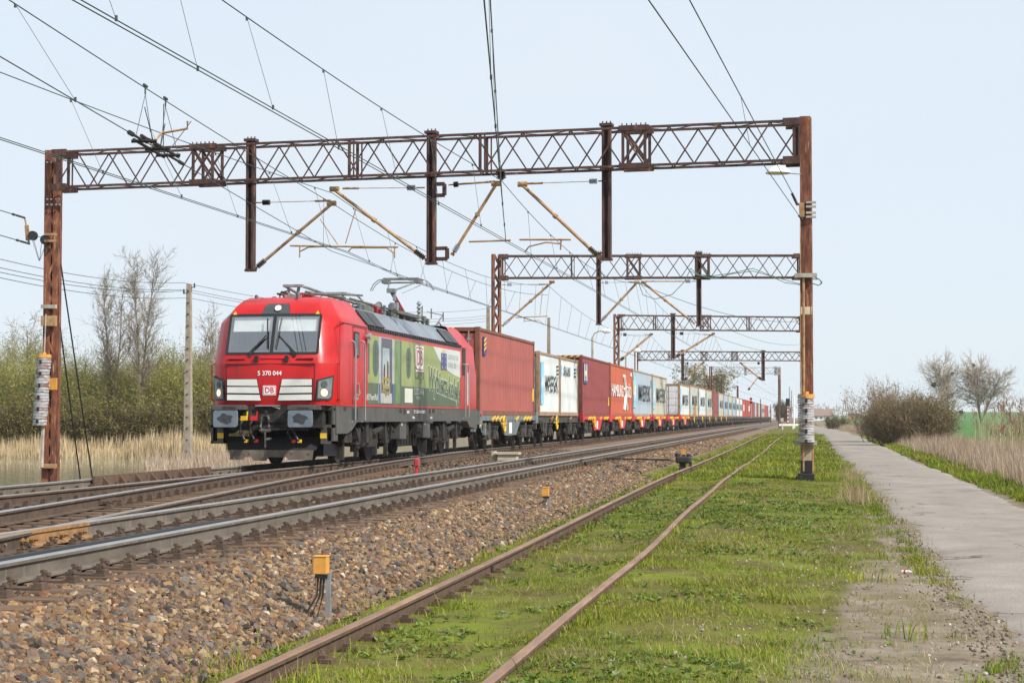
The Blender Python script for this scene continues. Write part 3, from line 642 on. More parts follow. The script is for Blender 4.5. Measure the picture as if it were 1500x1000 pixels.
# headlight clusters on the chamfered corners
for s in (-1, 1):
    A = Vector((s * 1.065, .01, 0)); B = Vector((s * 1.385, .285, 0)); u = (B - A).normalized(); nn = Vector((s * .65, -.76, 0))
    def HP(a, z, o): return A + u * a + nn * o + Vector((0, 0, z))
    Lh = (B - A).length
    def plate(nm, poly, o0, o1, mt, par):
        m = MB(); k = len(poly); vs = [HP(a, z, o0) for a, z in poly] + [HP(a, z, o1) for a, z in poly]
        m.add(vs, [tuple(range(k)), tuple(range(2*k - 1, k - 1, -1))] + [(i, (i+1) % k, k + (i+1) % k, k + i) for i in range(k)]); return m.build(nm, mt, par, local=True, bevel=0)
    rim = plate('headlight_rim', [(.0, 1.48), (Lh - .10, 1.47), (Lh - .01, 1.53), (Lh + .03, 2.03), (.035, 1.93)], .0, .05, BK, loco)
    hs_ = plate('headlight_housing', [(.035, 1.515), (Lh - .11, 1.505), (Lh - .045, 1.55), (Lh - .008, 1.985), (.06, 1.895)], .02, .056, nmat('lamp_housing', [(0, (.10, .125, .13)), (1, (.19, .22, .23))], 4, .2), rim)
    for z, r, mt, nm in ((1.83, .085, nmat('lamp_dark', (.07, .09, .09), 6, .1), 'upper_headlight'), (1.64, .085, emit('headlight_glow', (.9, .6, .3), .55), 'lower_headlight')):
        m = MB(); c = HP(Lh * .47, z, .055); m.tube(c, c + nn * .012, r, n=18); hh = m.build(nm, mt, hs_, local=True)
        m = MB()
        for i in range(7):
            a = 2 * math.pi * i / 7; q = c + u * (r * .55 * math.cos(a)) + Vector((0, 0, r * .55 * math.sin(a))); m.tube(q, q + nn * .018, .02, n=8)
        m.build('lamp_diodes', emit('diode_glow', (1, .88, .62), 1.0) if 'lower' in nm else M['grey'], hs_, local=True)
# corner handrails
for s in (-1, 1):
    m = MB(); m.path([(s * 1.47, .42, 2.3), (s * 1.53, .40, 2.28), (s * 1.53, .40, 1.5), (s * 1.47, .42, 1.46)], .016, 6); m.build('corner_handrail', M['red'], loco, local=True)
# buffer beam
m = MB(); m.bx(-1.25, 1.25, -.04, .6, .86, 1.345); m.bx(-.42, .42, -.1, 0, .98, 1.17); m.bx(-.6, -.4, -.12, 0, .9, 1.22); m.bx(.4, .6, -.12, 0, .9, 1.22); m.bx(-.9, .9, -.08, .2, .80, .92)
bb_ = m.build('buffer_beam', M['grime'], loco, local=True)
m = MB(); m.bx(-1.0, 1.0, .02, .3, 1.20, 1.36); m.build('dark_gap', BK, bb_, local=True)
for s in (-1, 1):
    m = MB(); m.tube((s * .875, .0, 1.06), (s * .875, -.34, 1.06), .19, n=20); m.tube((s * .875, -.34, 1.06), (s * .875, -.5, 1.06), .14, n=16)
    bf = m.build('buffer', M['grey'], loco, smooth=True, local=True)
    m = MB(); m.prism(rrect(s * .875, 1.06, .56, .37, .05), 'y', -.57, -.50)
    hp_ = m.build('buffer_head', nmat('buffer_face', [(0, (.10, .125, .15)), (1, (.17, .205, .24))], 4, .5), bf, local=True)
    m = MB(); pts = [(s * .875 + (.17 + .03 * math.sin(5 * a + s)) * math.cos(a), 1.06 + (.11 + .02 * math.sin(4 * a)) * math.sin(a)) for a in [2 * math.pi * i / 26 for i in range(26)]]
    m.prism(pts, 'y', -.574, -.56); m.build('grease_mark', nmat('grease', [(0, (.012, .013, .014)), (1, (.06, .065, .07))], 9, .3), hp_, local=True)
    m = MB(); m.bx(s * .50, s * 1.28, -.30, .30, 1.255, 1.345); m.bx(s * .55, s * 1.42, -.26, .3, 1.345, 1.365); stp = m.build('step_block', M['grey'], loco, local=True, bevel=.008)
    text('SIEMENS' if s < 0 else 'Vectron', .085, BK, stp, (s * .88, -.303, 1.30), 'front')
    # corner steps
    m = MB(); X0, X1 = s * 1.16, s * 1.46
    m.bx(X0, X1, .18, .55, 1.24, 1.352); m.bx(X0, X1, .52, .56, .50, 1.3); m.bx(X0, X0 + s * .05, .16, .55, .50, 1.3); m.bx(X1 - s * .05, X1, .16, .55, .50, 1.3)
    m.bx(X0, X1, .16, .55, .86, .93); m.bx(X0, X1, .16, .55, .50, .56); m.bx(X0, X0 + s * .14, .15, .3, .5, .86)
    cs_ = m.build('corner_step', M['grey'], loco, local=True)
    m = MB(); m.bx(s * 1.15, s * 1.30, .14, .15, .62, .74); m.build('yellow_plate', M['yel'], cs_, local=True)
# hook, coupling, hoses, cocks
m = MB(); m.path([(0, -.1, 1.08), (0, -.30, 1.08), (0, -.38, 1.13), (0, -.36, 1.19), (0, -.28, 1.2)], .04, 8); hk = m.build('draw_hook', M['grime'], loco, local=True)
m = MB()
for x in (-.085, .085): m.path([(x * .5, -.32, 1.13), (x, -.36, 1.05), (x * 1.2, -.38, .88), (x * .9, -.36, .78), (x * .3, -.35, .78)], .028, 8)
m.tube((-.13, -.36, .80), (.13, -.36, .80), .03, n=8); m.tube((0, -.36, .78), (0, -.34, .42), .022, n=6); m.tube((.02, -.34, .6), (.14, -.3, .62), .03, n=6); m.build('coupling_link', nmat('greasy_steel', [(0, (.05, .046, .04)), (1, (.17, .16, .145))], 9, .45, .4), hk, local=True)
M['redp'] = nmat('red_cock', (.6, .02, .02), 4, .4)
for x, mt in ((-.56, 'yel'), (-.33, 'redp'), (.56, 'redp'), (.70, 'yel')):
    m = MB(); m.path([(x, -.13, 1.05), (x - .07, -.20, .95), (x - .06, -.24, .75), (x + .02, -.22, .60), (x + .07, -.18, .56)], .032, 8); h_ = m.build('air_hose', BK, loco, local=True)
    m = MB(); m.bx(x - .07, x + .07, -.20, -.10, 1.02, 1.12); m.tube((x + .06, -.15, 1.08), (x + .08, -.17, 1.22), .018, n=6); m.tube((x - .09, -.16, 1.03), (x + .07, -.16, 1.06), .035, n=6); m.build('brake_cock', M[mt], h_, local=True); m = MB(); m.bx(x + .02, x + .10, -.22, -.14, .53, .60); m.build('hose_coupling', M[mt], h_, local=True)
m = MB(); m.bx(-.30, .25, -.16, 0, 1.335, 1.36); m.tube((.1, -.13, 1.33), (.28, -.13, 1.28), .02, n=6); m.build('bracket', M['steel'], loco, local=True)
# plough
m = MB()
m.add([(-1.15, .40, .66), (1.15, .40, .66), (1.05, .15, .36), (-1.05, .15, .36)], [(0, 1, 2, 3)])
pl = m.build('plough_apron', M['dark'], loco, local=True)
m = MB(); m.prism([(-1.0, .36), (1.0, .36), (.97, .14), (.42, .14), (.36, .20), (-.05, .20), (-.12, .12), (-.42, .12), (-.46, .20), (-.64, .20), (-.68, .14), (-.97, .14)], 'y', .10, .13)
for x in (-.9, -.5, -.12, .05, .5, .9): m.tube((x, .08, .30), (x, .10, .30), .02, n=6)
pw = m.build('snow_plough', nmat('plough_brown', [(0, (.07, .056, .042)), (.5, (.13, .106, .08)), (1, (.21, .17, .13))], 3, .8), loco, local=True)
m = MB(); m.bx(-1.0, 1.0, .98, 2.2, .2, .6); m.build('under_nose_gear', BK, loco, local=True)
# ---- cab side details
m = MB(); d0, zt_ = S(300 + .29 * 757, 400 + .29 * 268); d1, zb2 = S(300 + .29 * 822, 400 + .29 * 650)
for (a, b) in ((d0, d0 + .012), (d1, d1 + .012)): m.bx(1.497, 1.506, a, b, 1.40, 3.2)
m.bx(1.497, 1.506, d0, d1, 3.195, 3.21); m.build('door_seam', M['grab'] if 'grab' in M else nmat('seam_red', (.22, .012, .015), 3, .5), loco, local=True)
m = MB(); a, zt2 = S(300 + .29 * 690, 471); m.bx(1.497, 1.505, a, a + .012, 1.40, 3.23); m.bx(1.480, 1.503, a, 3.2, 3.232, 3.245); m.build('panel_seam', BK, loco, local=True)
y0, z1 = S(300 + .29 * 762, 400 + .29 * 293); y1, z0 = S(300 + .29 * 787, 400 + .29 * 428)
m = MB(); m.prism(rrect((y0+y1)/2, (z0+z1)/2, y1-y0, z1-z0, .06), 'x', 1.498, 1.508); wf_ = m.build('door_window', BK, loco, local=True)
m = MB(); m.prism(rrect((y0+y1)/2, (z0+z1)/2, y1-y0-.12, z1-z0-.1, .04), 'x', 1.507, 1.512); m.build('pane', nmat('dark_glass', (.05, .07, .08), 2, .05), wf_, local=True)
for cx_ in (752, 801):
    y, z = S(300 + .29 * cx_, 400 + .29 * 345); m = MB(); m.path([(1.49, y, z + .02), (1.56, y, z - .02), (1.58, y + .03, z - .18), (1.58, y + .03, 1.02), (1.49, y + .03, .98)], .02, 8); m.build('handrail', M['steel'], loco, local=True)
y, z = S(300 + .29 * 775, 400 + .29 * 600); m = MB(); m.path([(1.5, y, z + .2), (1.56, y, z + .2), (1.56, y, z - .02), (1.5, y, z - .05)], .014, 6); m.bx(1.497, 1.506, y - .25, y + .15, 1.5, 1.58); m.path([(1.5, y - .1, 1.62), (1.55, y, 1.6), (1.55, y + .12, 1.66), (1.5, y + .12, 1.9)], .014, 6); m.build('door_handle', M['steel'], loco, local=True)
y, z = S(539, 493); m = MB(); m.tube((1.5, y - .02, z), (1.62, y - .02, z), .085, n=14); m.tube((1.56, y - .02, z - .1), (1.56, y - .02, z + .08), .07, n=12); m.build('marker_camera', M['steel'], loco, local=True)
# ---- livery on the side wall
WG = streaks(nmat('wrap_green', [(0, (.21, .25, .075)), (1, (.265, .305, .10))], .8, .4), (.13, .17, .07), .4, 8, .5, .56)
WD = streaks(nmat('wrap_dark_green', [(0, (.045, .075, .038)), (1, (.075, .11, .055))], 1.2, .4), (.12, .12, .09), .4, 8, .6, .55)
WW = nmat('wrap_white', [(0, (.44, .46, .43)), (1, (.54, .55, .52))], 2, .4)
WB = nmat('wrap_blue', (.03, .06, .22), 3, .4); WDG = nmat('wrap_shadow', (.035, .06, .035), 4, .3); WGY = nmat('wrap_grey', (.34, .36, .40), 4, .4)
ya, za = 3.215, 3.08; yb_ = LL - 3.215
def sheet(nm, poly, k, mt, par): 
    m = MB(); m.prism(poly, 'x', 1.4905, 1.4915 + .003 * k); return m.build(nm, mt, par, local=True)
wr = sheet('picture_wrap', [(ya, 1.40), (yb_, 1.40), (yb_, za), (ya, za)], 1, WG, loco)
pd = [(ya, 1.40), (yb_, 1.40)] + [S8(a, b) for a, b in ((1098, 572), (980, 562), (780, 551), (560, 532), (545, 530))] + [(S8(545, 530)[0], S8(545, 515)[1]), S8(400, 510), (ya, S8(245, 500)[1])]
pd[2] = (yb_, pd[2][1]); sheet('dark_band', pd, 2, WD, wr)
pw_ = [S8(a, b) for a, b in ((852, 172), (868, 200), (885, 240), (905, 285), (935, 330), (975, 378), (1020, 415), (1060, 440), (1098, 458))]
sheet('white_swoosh', [(pw_[0][0], za)] + pw_[1:-1] + [(yb_, pw_[-1][1]), (yb_, za)], 2, WW, wr)
for (a, b, c, d) in ((305, 105, 355, 445), (611, 178, 649, 466)):
    y0, z1 = S8(a, (b + c * 0)); y1, z0 = S8(c, d); e_ = sheet('wrap_window', rrect((y0+y1)/2, (z0+z1)/2, y1-y0, z1-z0, (y1-y0) * .48, 8), 3, WDG, wr)
    m = MB()
    for z in (z0 + (z1-z0) * .42, z0 + (z1-z0) * .62): m.bx(1.5, 1.5035, y0 + .05, y1 - .05, z - .02, z + .02)
    m.bx(1.5, 1.5035, (y0+y1)/2 - .02, (y0+y1)/2 + .02, z0 + .1, z1 - .1); m.build('window_bar', WD, e_, local=True)
y0, z1 = S8(245, 135); y1, z0 = S8(272, 418); sheet('wrap_window', [(ya, z0), (y1, z0), (y1, z1), (ya, z1)], 3, WDG, wr)
def srect(nm, a, b, c, d, k, mt, par, r=0):
    y0, z1 = S8(a, b); y1, z0 = S8(c, d); z0 = max(z0, 1.405); z1 = min(z1, za - .003)
    return sheet(nm, [(y0, z0), (y1, z0), (y1, z1), (y0, z1)] if not r else rrect((y0+y1)/2, (z0+z1)/2, y1-y0, z1-z0, r), k, mt, par)
dr = srect('pictured_door', 356, 80, 492, 692, 4, WGY, wr)
srect('door_blue_edge', 358, 508, 370, 692, 5, WB, dr); srect('door_blue_edge', 474, 512, 490, 692, 5, WB, dr)
srect('door_dark', 380, 90, 476, 600, 5, nmat('wrap_dark', (.045, .04, .055), 4, .3), dr); srect('door_view', 388, 182, 450, 560, 6, nmat('wrap_view', [(0, (.16, .24, .26)), (1, (.38, .44, .46))], 1.2, .4), dr)
srect('door_sill', 374, 618, 474, 692, 6, nmat('wrap_sill', (.36, .36, .33), 4, .4), dr)
OR = nmat('wrap_orange', (.26, .13, .085), 5, .5)
for (a, b, c, d) in ((396, 330, 410, 520), (428, 300, 442, 520)): srect('pictured_person', a, b, c, d, 7, OR, dr, .12)
m = MB(); y, z = S8(418, 530)
for i in range(30): yy = y + random.uniform(-.42, .42); zz = z + random.uniform(-.25, .2); m.prism(ell(yy, zz, .12, .09, 7), 'x', 1.5095, 1.5155 + i * .0001)
m.build('pictured_flowers', nmat('wrap_yellow', (.30, .23, .05), 6, .5), dr, local=True)
srect('door_shade', 510, 112, 556, 692, 3, nmat('wrap_door_shade', [(0, (.05, .10, .03)), (1, (.14, .22, .06))], 2, .3), wr); srect('door_post', 556, 118, 562, 692, 3, WDG, wr)
y, z = S8(730, 284); db(wr, (1.494, y, z), 1.02, 'side'); y, z = S8(727, 422); text('Cargo', .50, nmat('ink', (.02, .035, .02), 4, .4), wr, (1.495, y, z), sx=.95)
srect('white_square', 594, 552, 664, 686, 4, nmat('pale_panel', [(0, (.45, .47, .40)), (1, (.58, .59, .53))], 3, .5), wr)
y, z = S8(725, 588); text('5 370 044-6', .25, WW, wr, (1.4985, y, z)); y, z = S8(722, 644); text('PL-DBCPL', .12, WW, wr, (1.4985, y, z))
y, z = S8(297, 636); text('#EUYearofRail', .21, WW, wr, (1.4985, y, z), sx=.95)
p0 = Vector((0, *S8(808, 470))); p1 = Vector((0, *S8(1092, 585))); ang = math.atan2(p1.z - p0.z, p1.y - p0.y); mid = (p0 + p1) / 2
Ltx = (p1 - p0).length
for nm, of, k, mt in (('slogan_outline', .05, 0, nmat('slogan_cream', (.52, .54, .44), 4, .4)), ('slogan', .026, .004, nmat('slogan_green', (.05, .085, .04), 4, .4))):
    o = text('Wybierz kolej!', .86, mt, wr, (1.4985 + k, mid.y, mid.z), rot=ang, off=of, name=nm)
    if k == 0:
        yy = [v.co.y for v in o.data.vertices]; fx = Ltx / (max(yy) - min(yy))
    for v in o.data.vertices: v.co.y = mid.y + (v.co.y - mid.y) * fx
f_ = srect('flag', 925, 228, 976, 392, 4, WB, wr); y, z = S8(950, 310); m = MB()
for i in range(12):
    a = 2 * math.pi * i / 12; cy_, cz_ = y + .29 * math.cos(a), z + .33 * math.sin(a)
    m.prism([(cy_ + (.05 if j % 2 == 0 else .02) * math.sin(j * math.pi / 5), cz_ + (.05 if j % 2 == 0 else .02) * math.cos(j * math.pi / 5)) for j in range(10)], 'x', 1.50, 1.508)
m.build('stars', M['yel'], f_, local=True)
y, z = S8(1035, 275); IG = nmat('ink_grey', (.22, .26, .30), 4, .4); text('EUROPEAN YEAR', .22, IG, wr, (1.498, y, z), sx=.95); y, z = S8(1028, 350); text('OF RAIL 2021', .22, IG, wr, (1.498, y, z))
# rear cab door bits
y, z = S8(1133, 310); m = MB(); m.prism(rrect(y, z, .5, .85, .05), 'x', 1.497, 1.508); m.build('door_window', BK, loco, local=True)
for cx_ in (1128, 1160): y, z = S8(cx_, 330); m = MB(); m.path([(1.49, y, z), (1.57, y, z - .04), (1.57, y, 1.1), (1.49, y, 1.05)], .02, 6); m.build('handrail', M['steel'], loco, local=True)
y, z = S8(1176, 560); m = MB(); m.bx(1.497, 1.505, y - .22, y + .12, z - .5, z + .5); m.build('side_notice', WW, loco, local=True)
m = MB(); m.bx(1.0, 1.4, LL - .1, LL - .04, 1.4, 2.6); m.bx(1.2, 1.3, LL - .04, LL + .16, 1.42, 2.6); m.build('rear_handrail', M['redp'], loco, local=True)
# ---- roof gear
IN = M['insul']; RG = nmat('roof_gear', [(0, (.05, .05, .05)), (1, (.16, .155, .14))], 6, .6); LG = nmat('light_insulator', [(0, (.10, .115, .12)), (1, (.25, .275, .285))], 6, .5); RD = nmat('dark_red_frame', (.34, .02, .03), 4, .5)
def rins(m, x, y, z, h=.32, r=.07):
    m.tube((x, y, z), (x, y, z + h), r * .5, n=8)
    for i in range(6): m.tube((x, y, z + h * (i + .3) / 6), (x, y, z + h * (i + .8) / 6), r, r * .6, n=10)
def folded(y0, d):
    m = MB()
    for s in (-1, 1):
        m.tube((s * .95, y0, 4.12), (s * .40, y0 + d * 2.9, 3.98), .028, n=6); m.tube((s * .55, y0 + d * .2, 4.05), (s * .3, y0 + d * 2.9, 4.02), .03, n=6)
    f = m.build('folded_pantograph', RG, loco, local=True)
    m = MB()
    for k in (0, .32): m.tube((-.62, y0 + d * k, 4.16), (.62, y0 + d * k, 4.16), .035, n=6)
    for s in (-1, 1):
        m.path([(s * .6, y0, 4.16), (s * .8, y0, 4.13), (s * .97, y0, 3.98)], .025, 6); m.bar((s * .5, y0, 4.14), (s * .5, y0 + d * .32, 4.14), .09, .03); m.bar((s * .5, y0 + .16 * d, 4.14), (s * .42, y0 + .2 * d, 3.9), .07, .05)
    m.build('collector_head', LG, f, local=True)
    m = MB()
    for s in (-1, 1): m.tube((s * .35, y0 + d * .8, 3.92), (s * .2, y0 + d * 2.9, 3.95), .05, n=8)
    m.bx(-.22, .22, y0 + d * 2.7, y0 + d * 2.9, 3.9, 3.96); m.bx(-.45, .45, y0 + d * .8, y0 + d * 1.0, 3.9, 3.96); m.build('lower_arm', RD, f, local=True)
    m = MB()
    for s in (-1, 1):
        for yy in (y0 + d * .9, y0 + d * 2.85): rins(m, s * .5, yy, 3.70, .22)
    m.build('insulator', RD, f, local=True)
folded(4.75, -1)
m = MB()
for s in (-1, 1): m.bar((s * .14, 1.82, 4.16), (s * .10, 1.84, 3.94), .06, .05); m.tube((s * .2, 1.8, 4.16), (s * .34, 3.4, 4.08), .035, n=6)
m.bx(-.24, .24, 1.74, 1.9, 4.13, 4.19); m.bx(-.2, .2, 1.75, 1.9, 3.78, 3.95)
m.build('pantograph_knee', LG, loco, local=True)
m = MB(); m.path([(-.5, 2.4, 3.8), (-.42, 2.1, 4.0), (-.2, 1.95, 4.05)], .02, 5); m.path([(-.35, 2.3, 3.8), (-.3, 2.0, 3.93), (-.1, 1.9, 3.98)], .02, 5)
m.build('roof_cable', RG, loco, local=True)
m = MB(); yk = 4.9
for i in range(12): m = MB(); rins(m, random.choice([-.8, -.4, .0, .4, .75]), yk + i * .38, 3.74, random.uniform(.16, .34), .07); m.build('roof_insulator', LG, loco, local=True)
m = MB()
for i in range(9): m = MB(); rins(m, random.choice([-.7, -.2, .3, .7, .8]), yk + .2 + i * .42, 3.74, random.uniform(.12, .26), .085); m.build('roof_insulator', RD, loco, local=True)
m = MB(); m.tube((.72, 4.4, 4.02), (.72, 12.0, 4.0), .03, n=6); m.tube((.25, 4.6, 4.08), (.25, 9.0, 4.02), .03, n=6); m.tube((-.4, 4.6, 4.05), (-.4, 9.0, 4.0), .03, n=6)
for i in range(8):
    y = 4.4 + i * .55; m.path([(-.6 + .15 * (i % 3), y, 3.98), (-.2, y + .2, 4.16), (.3, y + .3, 4.1), (.75, y + .45, 3.9)], .018, 5)
m.bx(-.7, .8, 5.6, 6.6, 3.74, 3.92); m.bx(-.3, .85, 8.3, 9.3, 3.74, 3.9); m.tube((.74, 6.9, 3.9), (.74, 7.4, 4.05), .09, n=8); m.build('roof_busbar', RG, loco, local=True)
m = MB(); m.bx(.62, .82, 9.15, 9.4, 3.84, 4.22); m.tube((.7, 9.0, 4.1), (.7, 9.2, 4.1), .1, n=10); m.build('surge_arrester', LG, loco, local=True)
m = MB(); m.bx(.5, .9, 8.9, 12.0, 3.92, 4.0); m.bx(.62, .8, 10.1, 10.3, 3.74, 3.92); m.build('cable_tray', RG, loco, local=True)
m = MB(); m.tube((.35, .9, 3.7), (.35, .95, 3.9), .03, n=8); m.tube((-.75, 1.3, 3.76), (-.75, 1.3, 3.92), .07, .03, n=10); m.build('roof_horn', BK, loco, local=True)
# raised pantograph
pb, kn, hd = Vector((0, 13.5, 4.05)), Vector((0, 11.95, 4.72)), Vector((0, 13.35, 5.18))
m = MB(); m.bx(-.5, .5, 12.4, 14.4, 3.96, 4.05); m.bx(-.7, .7, 13.3, 13.6, 3.96, 4.08); m.tube((-.3, 13.9, 4.1), (.5, 13.9, 4.1), .06, n=8)
rp = m.build('raised_pantograph', RG, loco, local=True)
m = MB(); m.tube(pb + Vector((.05, 0, .05)), kn, .075, .06, n=8); m.build('lower_arm', RD, rp, local=True)
m = MB(); m.tube(pb + Vector((.12, -.5, 0)), kn + Vector((.05, .12, -.1)), .015, n=5); m.bx(-.13, .13, 11.85, 12.05, 4.68, 4.80); m.bx(.05, .12, 11.9, 12.0, 4.45, 4.68)
for s in (-1, 1): m.tube(kn + Vector((s * .1, 0, .04)), hd + Vector((s * .42, 0, -.1)), .03, .022, n=6)
m.tube(kn + Vector((.3, .1, -.05)), hd + Vector((.5, .3, -.16)), .01, n=5); m.tube((-.45, hd.y, hd.z - .1), (.45, hd.y, hd.z - .1), .03, n=6); m.build('upper_arm', LG, rp, local=True)
m = MB()
for k in (-.17, .17): m.bx(-.55, .55, hd.y + k - .03, hd.y + k + .03, hd.z - .02, hd.z + .03)
for s in (-1, 1):
    for k in (-.17, .17): m.path([(s * .53, hd.y + k, hd.z), (s * .72, hd.y + k, hd.z - .04), (s * .87, hd.y + k * .8, hd.z - .16), (s * .97, hd.y + k * .6, hd.z - .34)], .014, 6)
    m.bx(s * .40, s * .6, hd.y - .2, hd.y + .2, hd.z - .13, hd.z - .03)
m.build('collector_head', nmat('collector', [(0, (.07, .07, .068)), (1, (.24, .25, .25))], 7, .5), rp, local=True)
m = MB()
for s in (-1, 1):
    for yy in (12.5, 14.3): rins(m, s * .42, yy, 3.72, .25, .1)
rins(m, .78, 12.2, 3.74, .7, .09); m.build('insulator', LG, rp, local=True)
m = MB(); rins(m, .5, 14.6, 3.74, .34, .11); m.tube((.6, 14.2, 4.25), (.7, 16.0, 4.25), .014, n=5); m.path([(.6, 14.9, 3.8), (.7, 15.5, 4.0), (.75, 15.9, 3.8)], .02, 5); m.tube((.6, 15.0, 3.75), (.75, 15.7, 4.2), .02, n=5)
for y in (12.9, 14.2, 16.0): m.tube((.72, y, 4.05), (.72, y, 4.35), .02, n=6)
m.tube((.5, 14.8, 3.76), (.5, 15.0, 3.76), .12, n=10); m.build('roof_busbar', RG, loco, local=True)
# ------------------------------------------------------------ containers
CP = nmat('container_paint', [(0, (.80, .80, .80)), (1, (1.0, 1.0, 1.0))], .8, .55, objcol=1)
streaks(CP, (.22, .105, .05), .8, 3.2, .35, .635)
CPF = nmat('container_frame_paint', [(0, (.55, .5, .45)), (1, (.95, .92, .9))], 2.5, .6, objcol=1)
streaks(CPF, (.20, .09, .04), .8, 4, 1.5, .55)
_cache = {}
def cmesh(L_, H_, fine):
    k = (L_, H_, fine)
    if k in _cache: return _cache[k]
    W = 1.19; m = MB(); p = .37 if fine else .9; n = max(2, int((L_ - .34) / p)); p = (L_ - .34) / n; d = .048
    pr = []
    for i in range(n):
        y = .17 + i * p; pr += [(0, y), (0, y + p * .30), (-d, y + p * .5), (-d, y + p * .80)]
    pr += [(0, .17 + n * p)]
    for s in (-1, 1):
        vs = [(s * (W + x), y, .16) for x, y in pr] + [(s * (W + x), y, H_ - .11) for x, y in pr]; q = len(pr)
        m.add(vs, [(i, i + 1, q + i + 1, q + i) for i in range(q - 1)])
    m.bx(-W, W, .06, L_ - .06, H_ - .08, H_ - .03)          # roof skin
    # front (door) end and rear end
    for s in (-1, 1): m.bx(s * .03, s * 1.13, .05, .09, .2, H_ - .2)
    for z in (.55, 1.15, 1.75, 2.3):
        if z < H_ - .3:
            for s in (-1, 1): m.bx(s * .1, s * 1.05, .03, .05, z - .2, z + .2)
    m.bx(-1.1, 1.1, L_ - .08, L_ - .05, .15, H_ - .12)
    body = m.build('tmp', CP, local=True)
    m = MB()
    for s in (-1, 1):
        for a, b in ((0, .17), (L_ - .17, L_)): m.bx(s * 1.07, s * 1.22, a, b, 0, H_)
        m.bx(s * 1.14, s * 1.215, .17, L_ - .17, .0, .16); m.bx(s * 1.15, s * 1.215, .17, L_ - .17, H_ - .11, H_ - .02)
        for a in (0, L_ - .178):
            for z in (0, H_ - .118): m.bx(s * 1.06, s * 1.226, a - .004, a + .182, z - .004, z + .122)
    for a, b in ((.01, .12), (L_ - .12, L_ - .01)): m.bx(-1.07, 1.07, a, b, 0, .16); m.bx(-1.07, 1.07, a, b, H_ - .14, H_ - .01)
    fr = m.build('tmp', CPF, local=True)
    m = MB()
    if fine:
        for x in (-.85, -.3, .3, .85):
            m.tube((x, .0, .15), (x, .0, H_ - .12), .022, n=6)
            for z in (.4, 1.0, 1.7, H_ - .4): m.bx(x - .06, x + .06, -.02, .05, z - .04, z + .04)
        for x in (-.45, .5): m.bx(x, x + .32, -.04, -.01, 1.1, 1.14)
    else: m.bx(-.3, -.25, .0, .04, .15, H_ - .12); m.bx(.25, .3, .0, .04, .15, H_ - .12)
    dr = m.build('tmp', M['steel'], local=True)
    ms = (body.data, fr.data, dr.data)
    for o in (body, fr, dr): bpy.data.objects.remove(o)
    _cache[k] = ms; return ms
def container(y, L_, H_, color, label, fcol=None, fine=True, z=1.16):
    t = thing('shipping_container', (TX, y, z), label, 'container', 'shipping containers on the train')
    for me, n in zip(cmesh(L_, H_, fine), ('corrugated_wall', 'corner_frame', 'door_bar')):
        o = link(n, me, t); o.color = (*(color if n == 'corrugated_wall' else (fcol or tuple(c * .9 for c in color))), 1)
    return t
def YS(px): return onx(px, 560, TX + 1.22).y
INK = nmat('black_lettering', (.05, .065, .07), 3, .6); WH = nmat('white_lettering', (.70, .69, .66), 3, .6); LB = nmat('light_blue', (.22, .52, .70), 3, .5); NB = nmat('navy_patch', (.03, .045, .16), 3, .5)
def patch(t, nm, y0, y1, z0, z1, mt, k=0):
    m = MB(); m.bx(1.2, 1.2265 + k * .003, y0, y1, z0, z1); return m.build(nm, mt, t, local=True)
def star(t, y, z, r):
    m = MB(); m.prism([(y + (r if j % 2 == 0 else r * .36) * math.sin(j * math.pi / 7), z + (r if j % 2 == 0 else r * .36) * math.cos(j * math.pi / 7)) for j in range(14)], 'x', 1.225, 1.231); m.build('star_mark', WH, t, local=True)
def maersk(t, L_, H_, fine=True, s_=1.0):
    patch(t, 'blue_panel', .45, .45 + L_ * .11, H_ * .18, H_ * .84, LB)
    star(t, .45 + L_ * .055, H_ * .52, L_ * .045 + .05)
    text('MAERSK', 1.3 * s_ if L_ > 8 else .95, INK, t, (1.228, L_ * .59, H_ * .5), sx=1.55 if L_ > 8 else 1.1, off=.012)
    for i in range(3): patch(t, 'data_plate', L_ - .9, L_ - .35, H_ * .80 - .16 * i, H_ * .80 - .16 * i + .07, INK)
RB = (.33, .09, .075); RB2 = (.24, .05, .048); RED = (.46, .10, .05); WHT = (.56, .59, .59); GRY = (.34, .40, .46); BEI = (.43, .415, .35); BRED = (.50, .03, .03); BRN = (.25, .08, .05)
RF = (.22, .08, .05)
# 1
y0, y1 = YS(702.5), YS(783); c = container(y0, y1 - y0, 2.9, RB, 'red-brown container with small blue and yellow patch, right behind the locomotive', RF)
p_ = patch(c, 'striped_patch', .75, 1.25, 2.0, 2.62, NB); m = MB()
for i in range(3): z = 2.12 + i * .15; m.prism([(.80, z), (1.20, z + .12), (1.20, z + .20), (.80, z + .08)], 'x', 1.22, 1.232)
m.build('yellow_stripe', M['yel'], p_, local=True); patch(c, 'yellow_plate', y1 - y0 - .55, y1 - y0 - .25, .55, 1.05, M['yel'])
m = MB()
for i in range(6): m.prism([(.2 - i * .22, 2.80), (.3 - i * .22, 2.80), (.4 - i * .22, 2.89), (.3 - i * .22, 2.89)], 'y', -.006, .02)
m.build('hazard_stripe', M['yel'], c, local=True); text('4 1', .2, WH, c, (.3, -.03, 2.2), 'front')
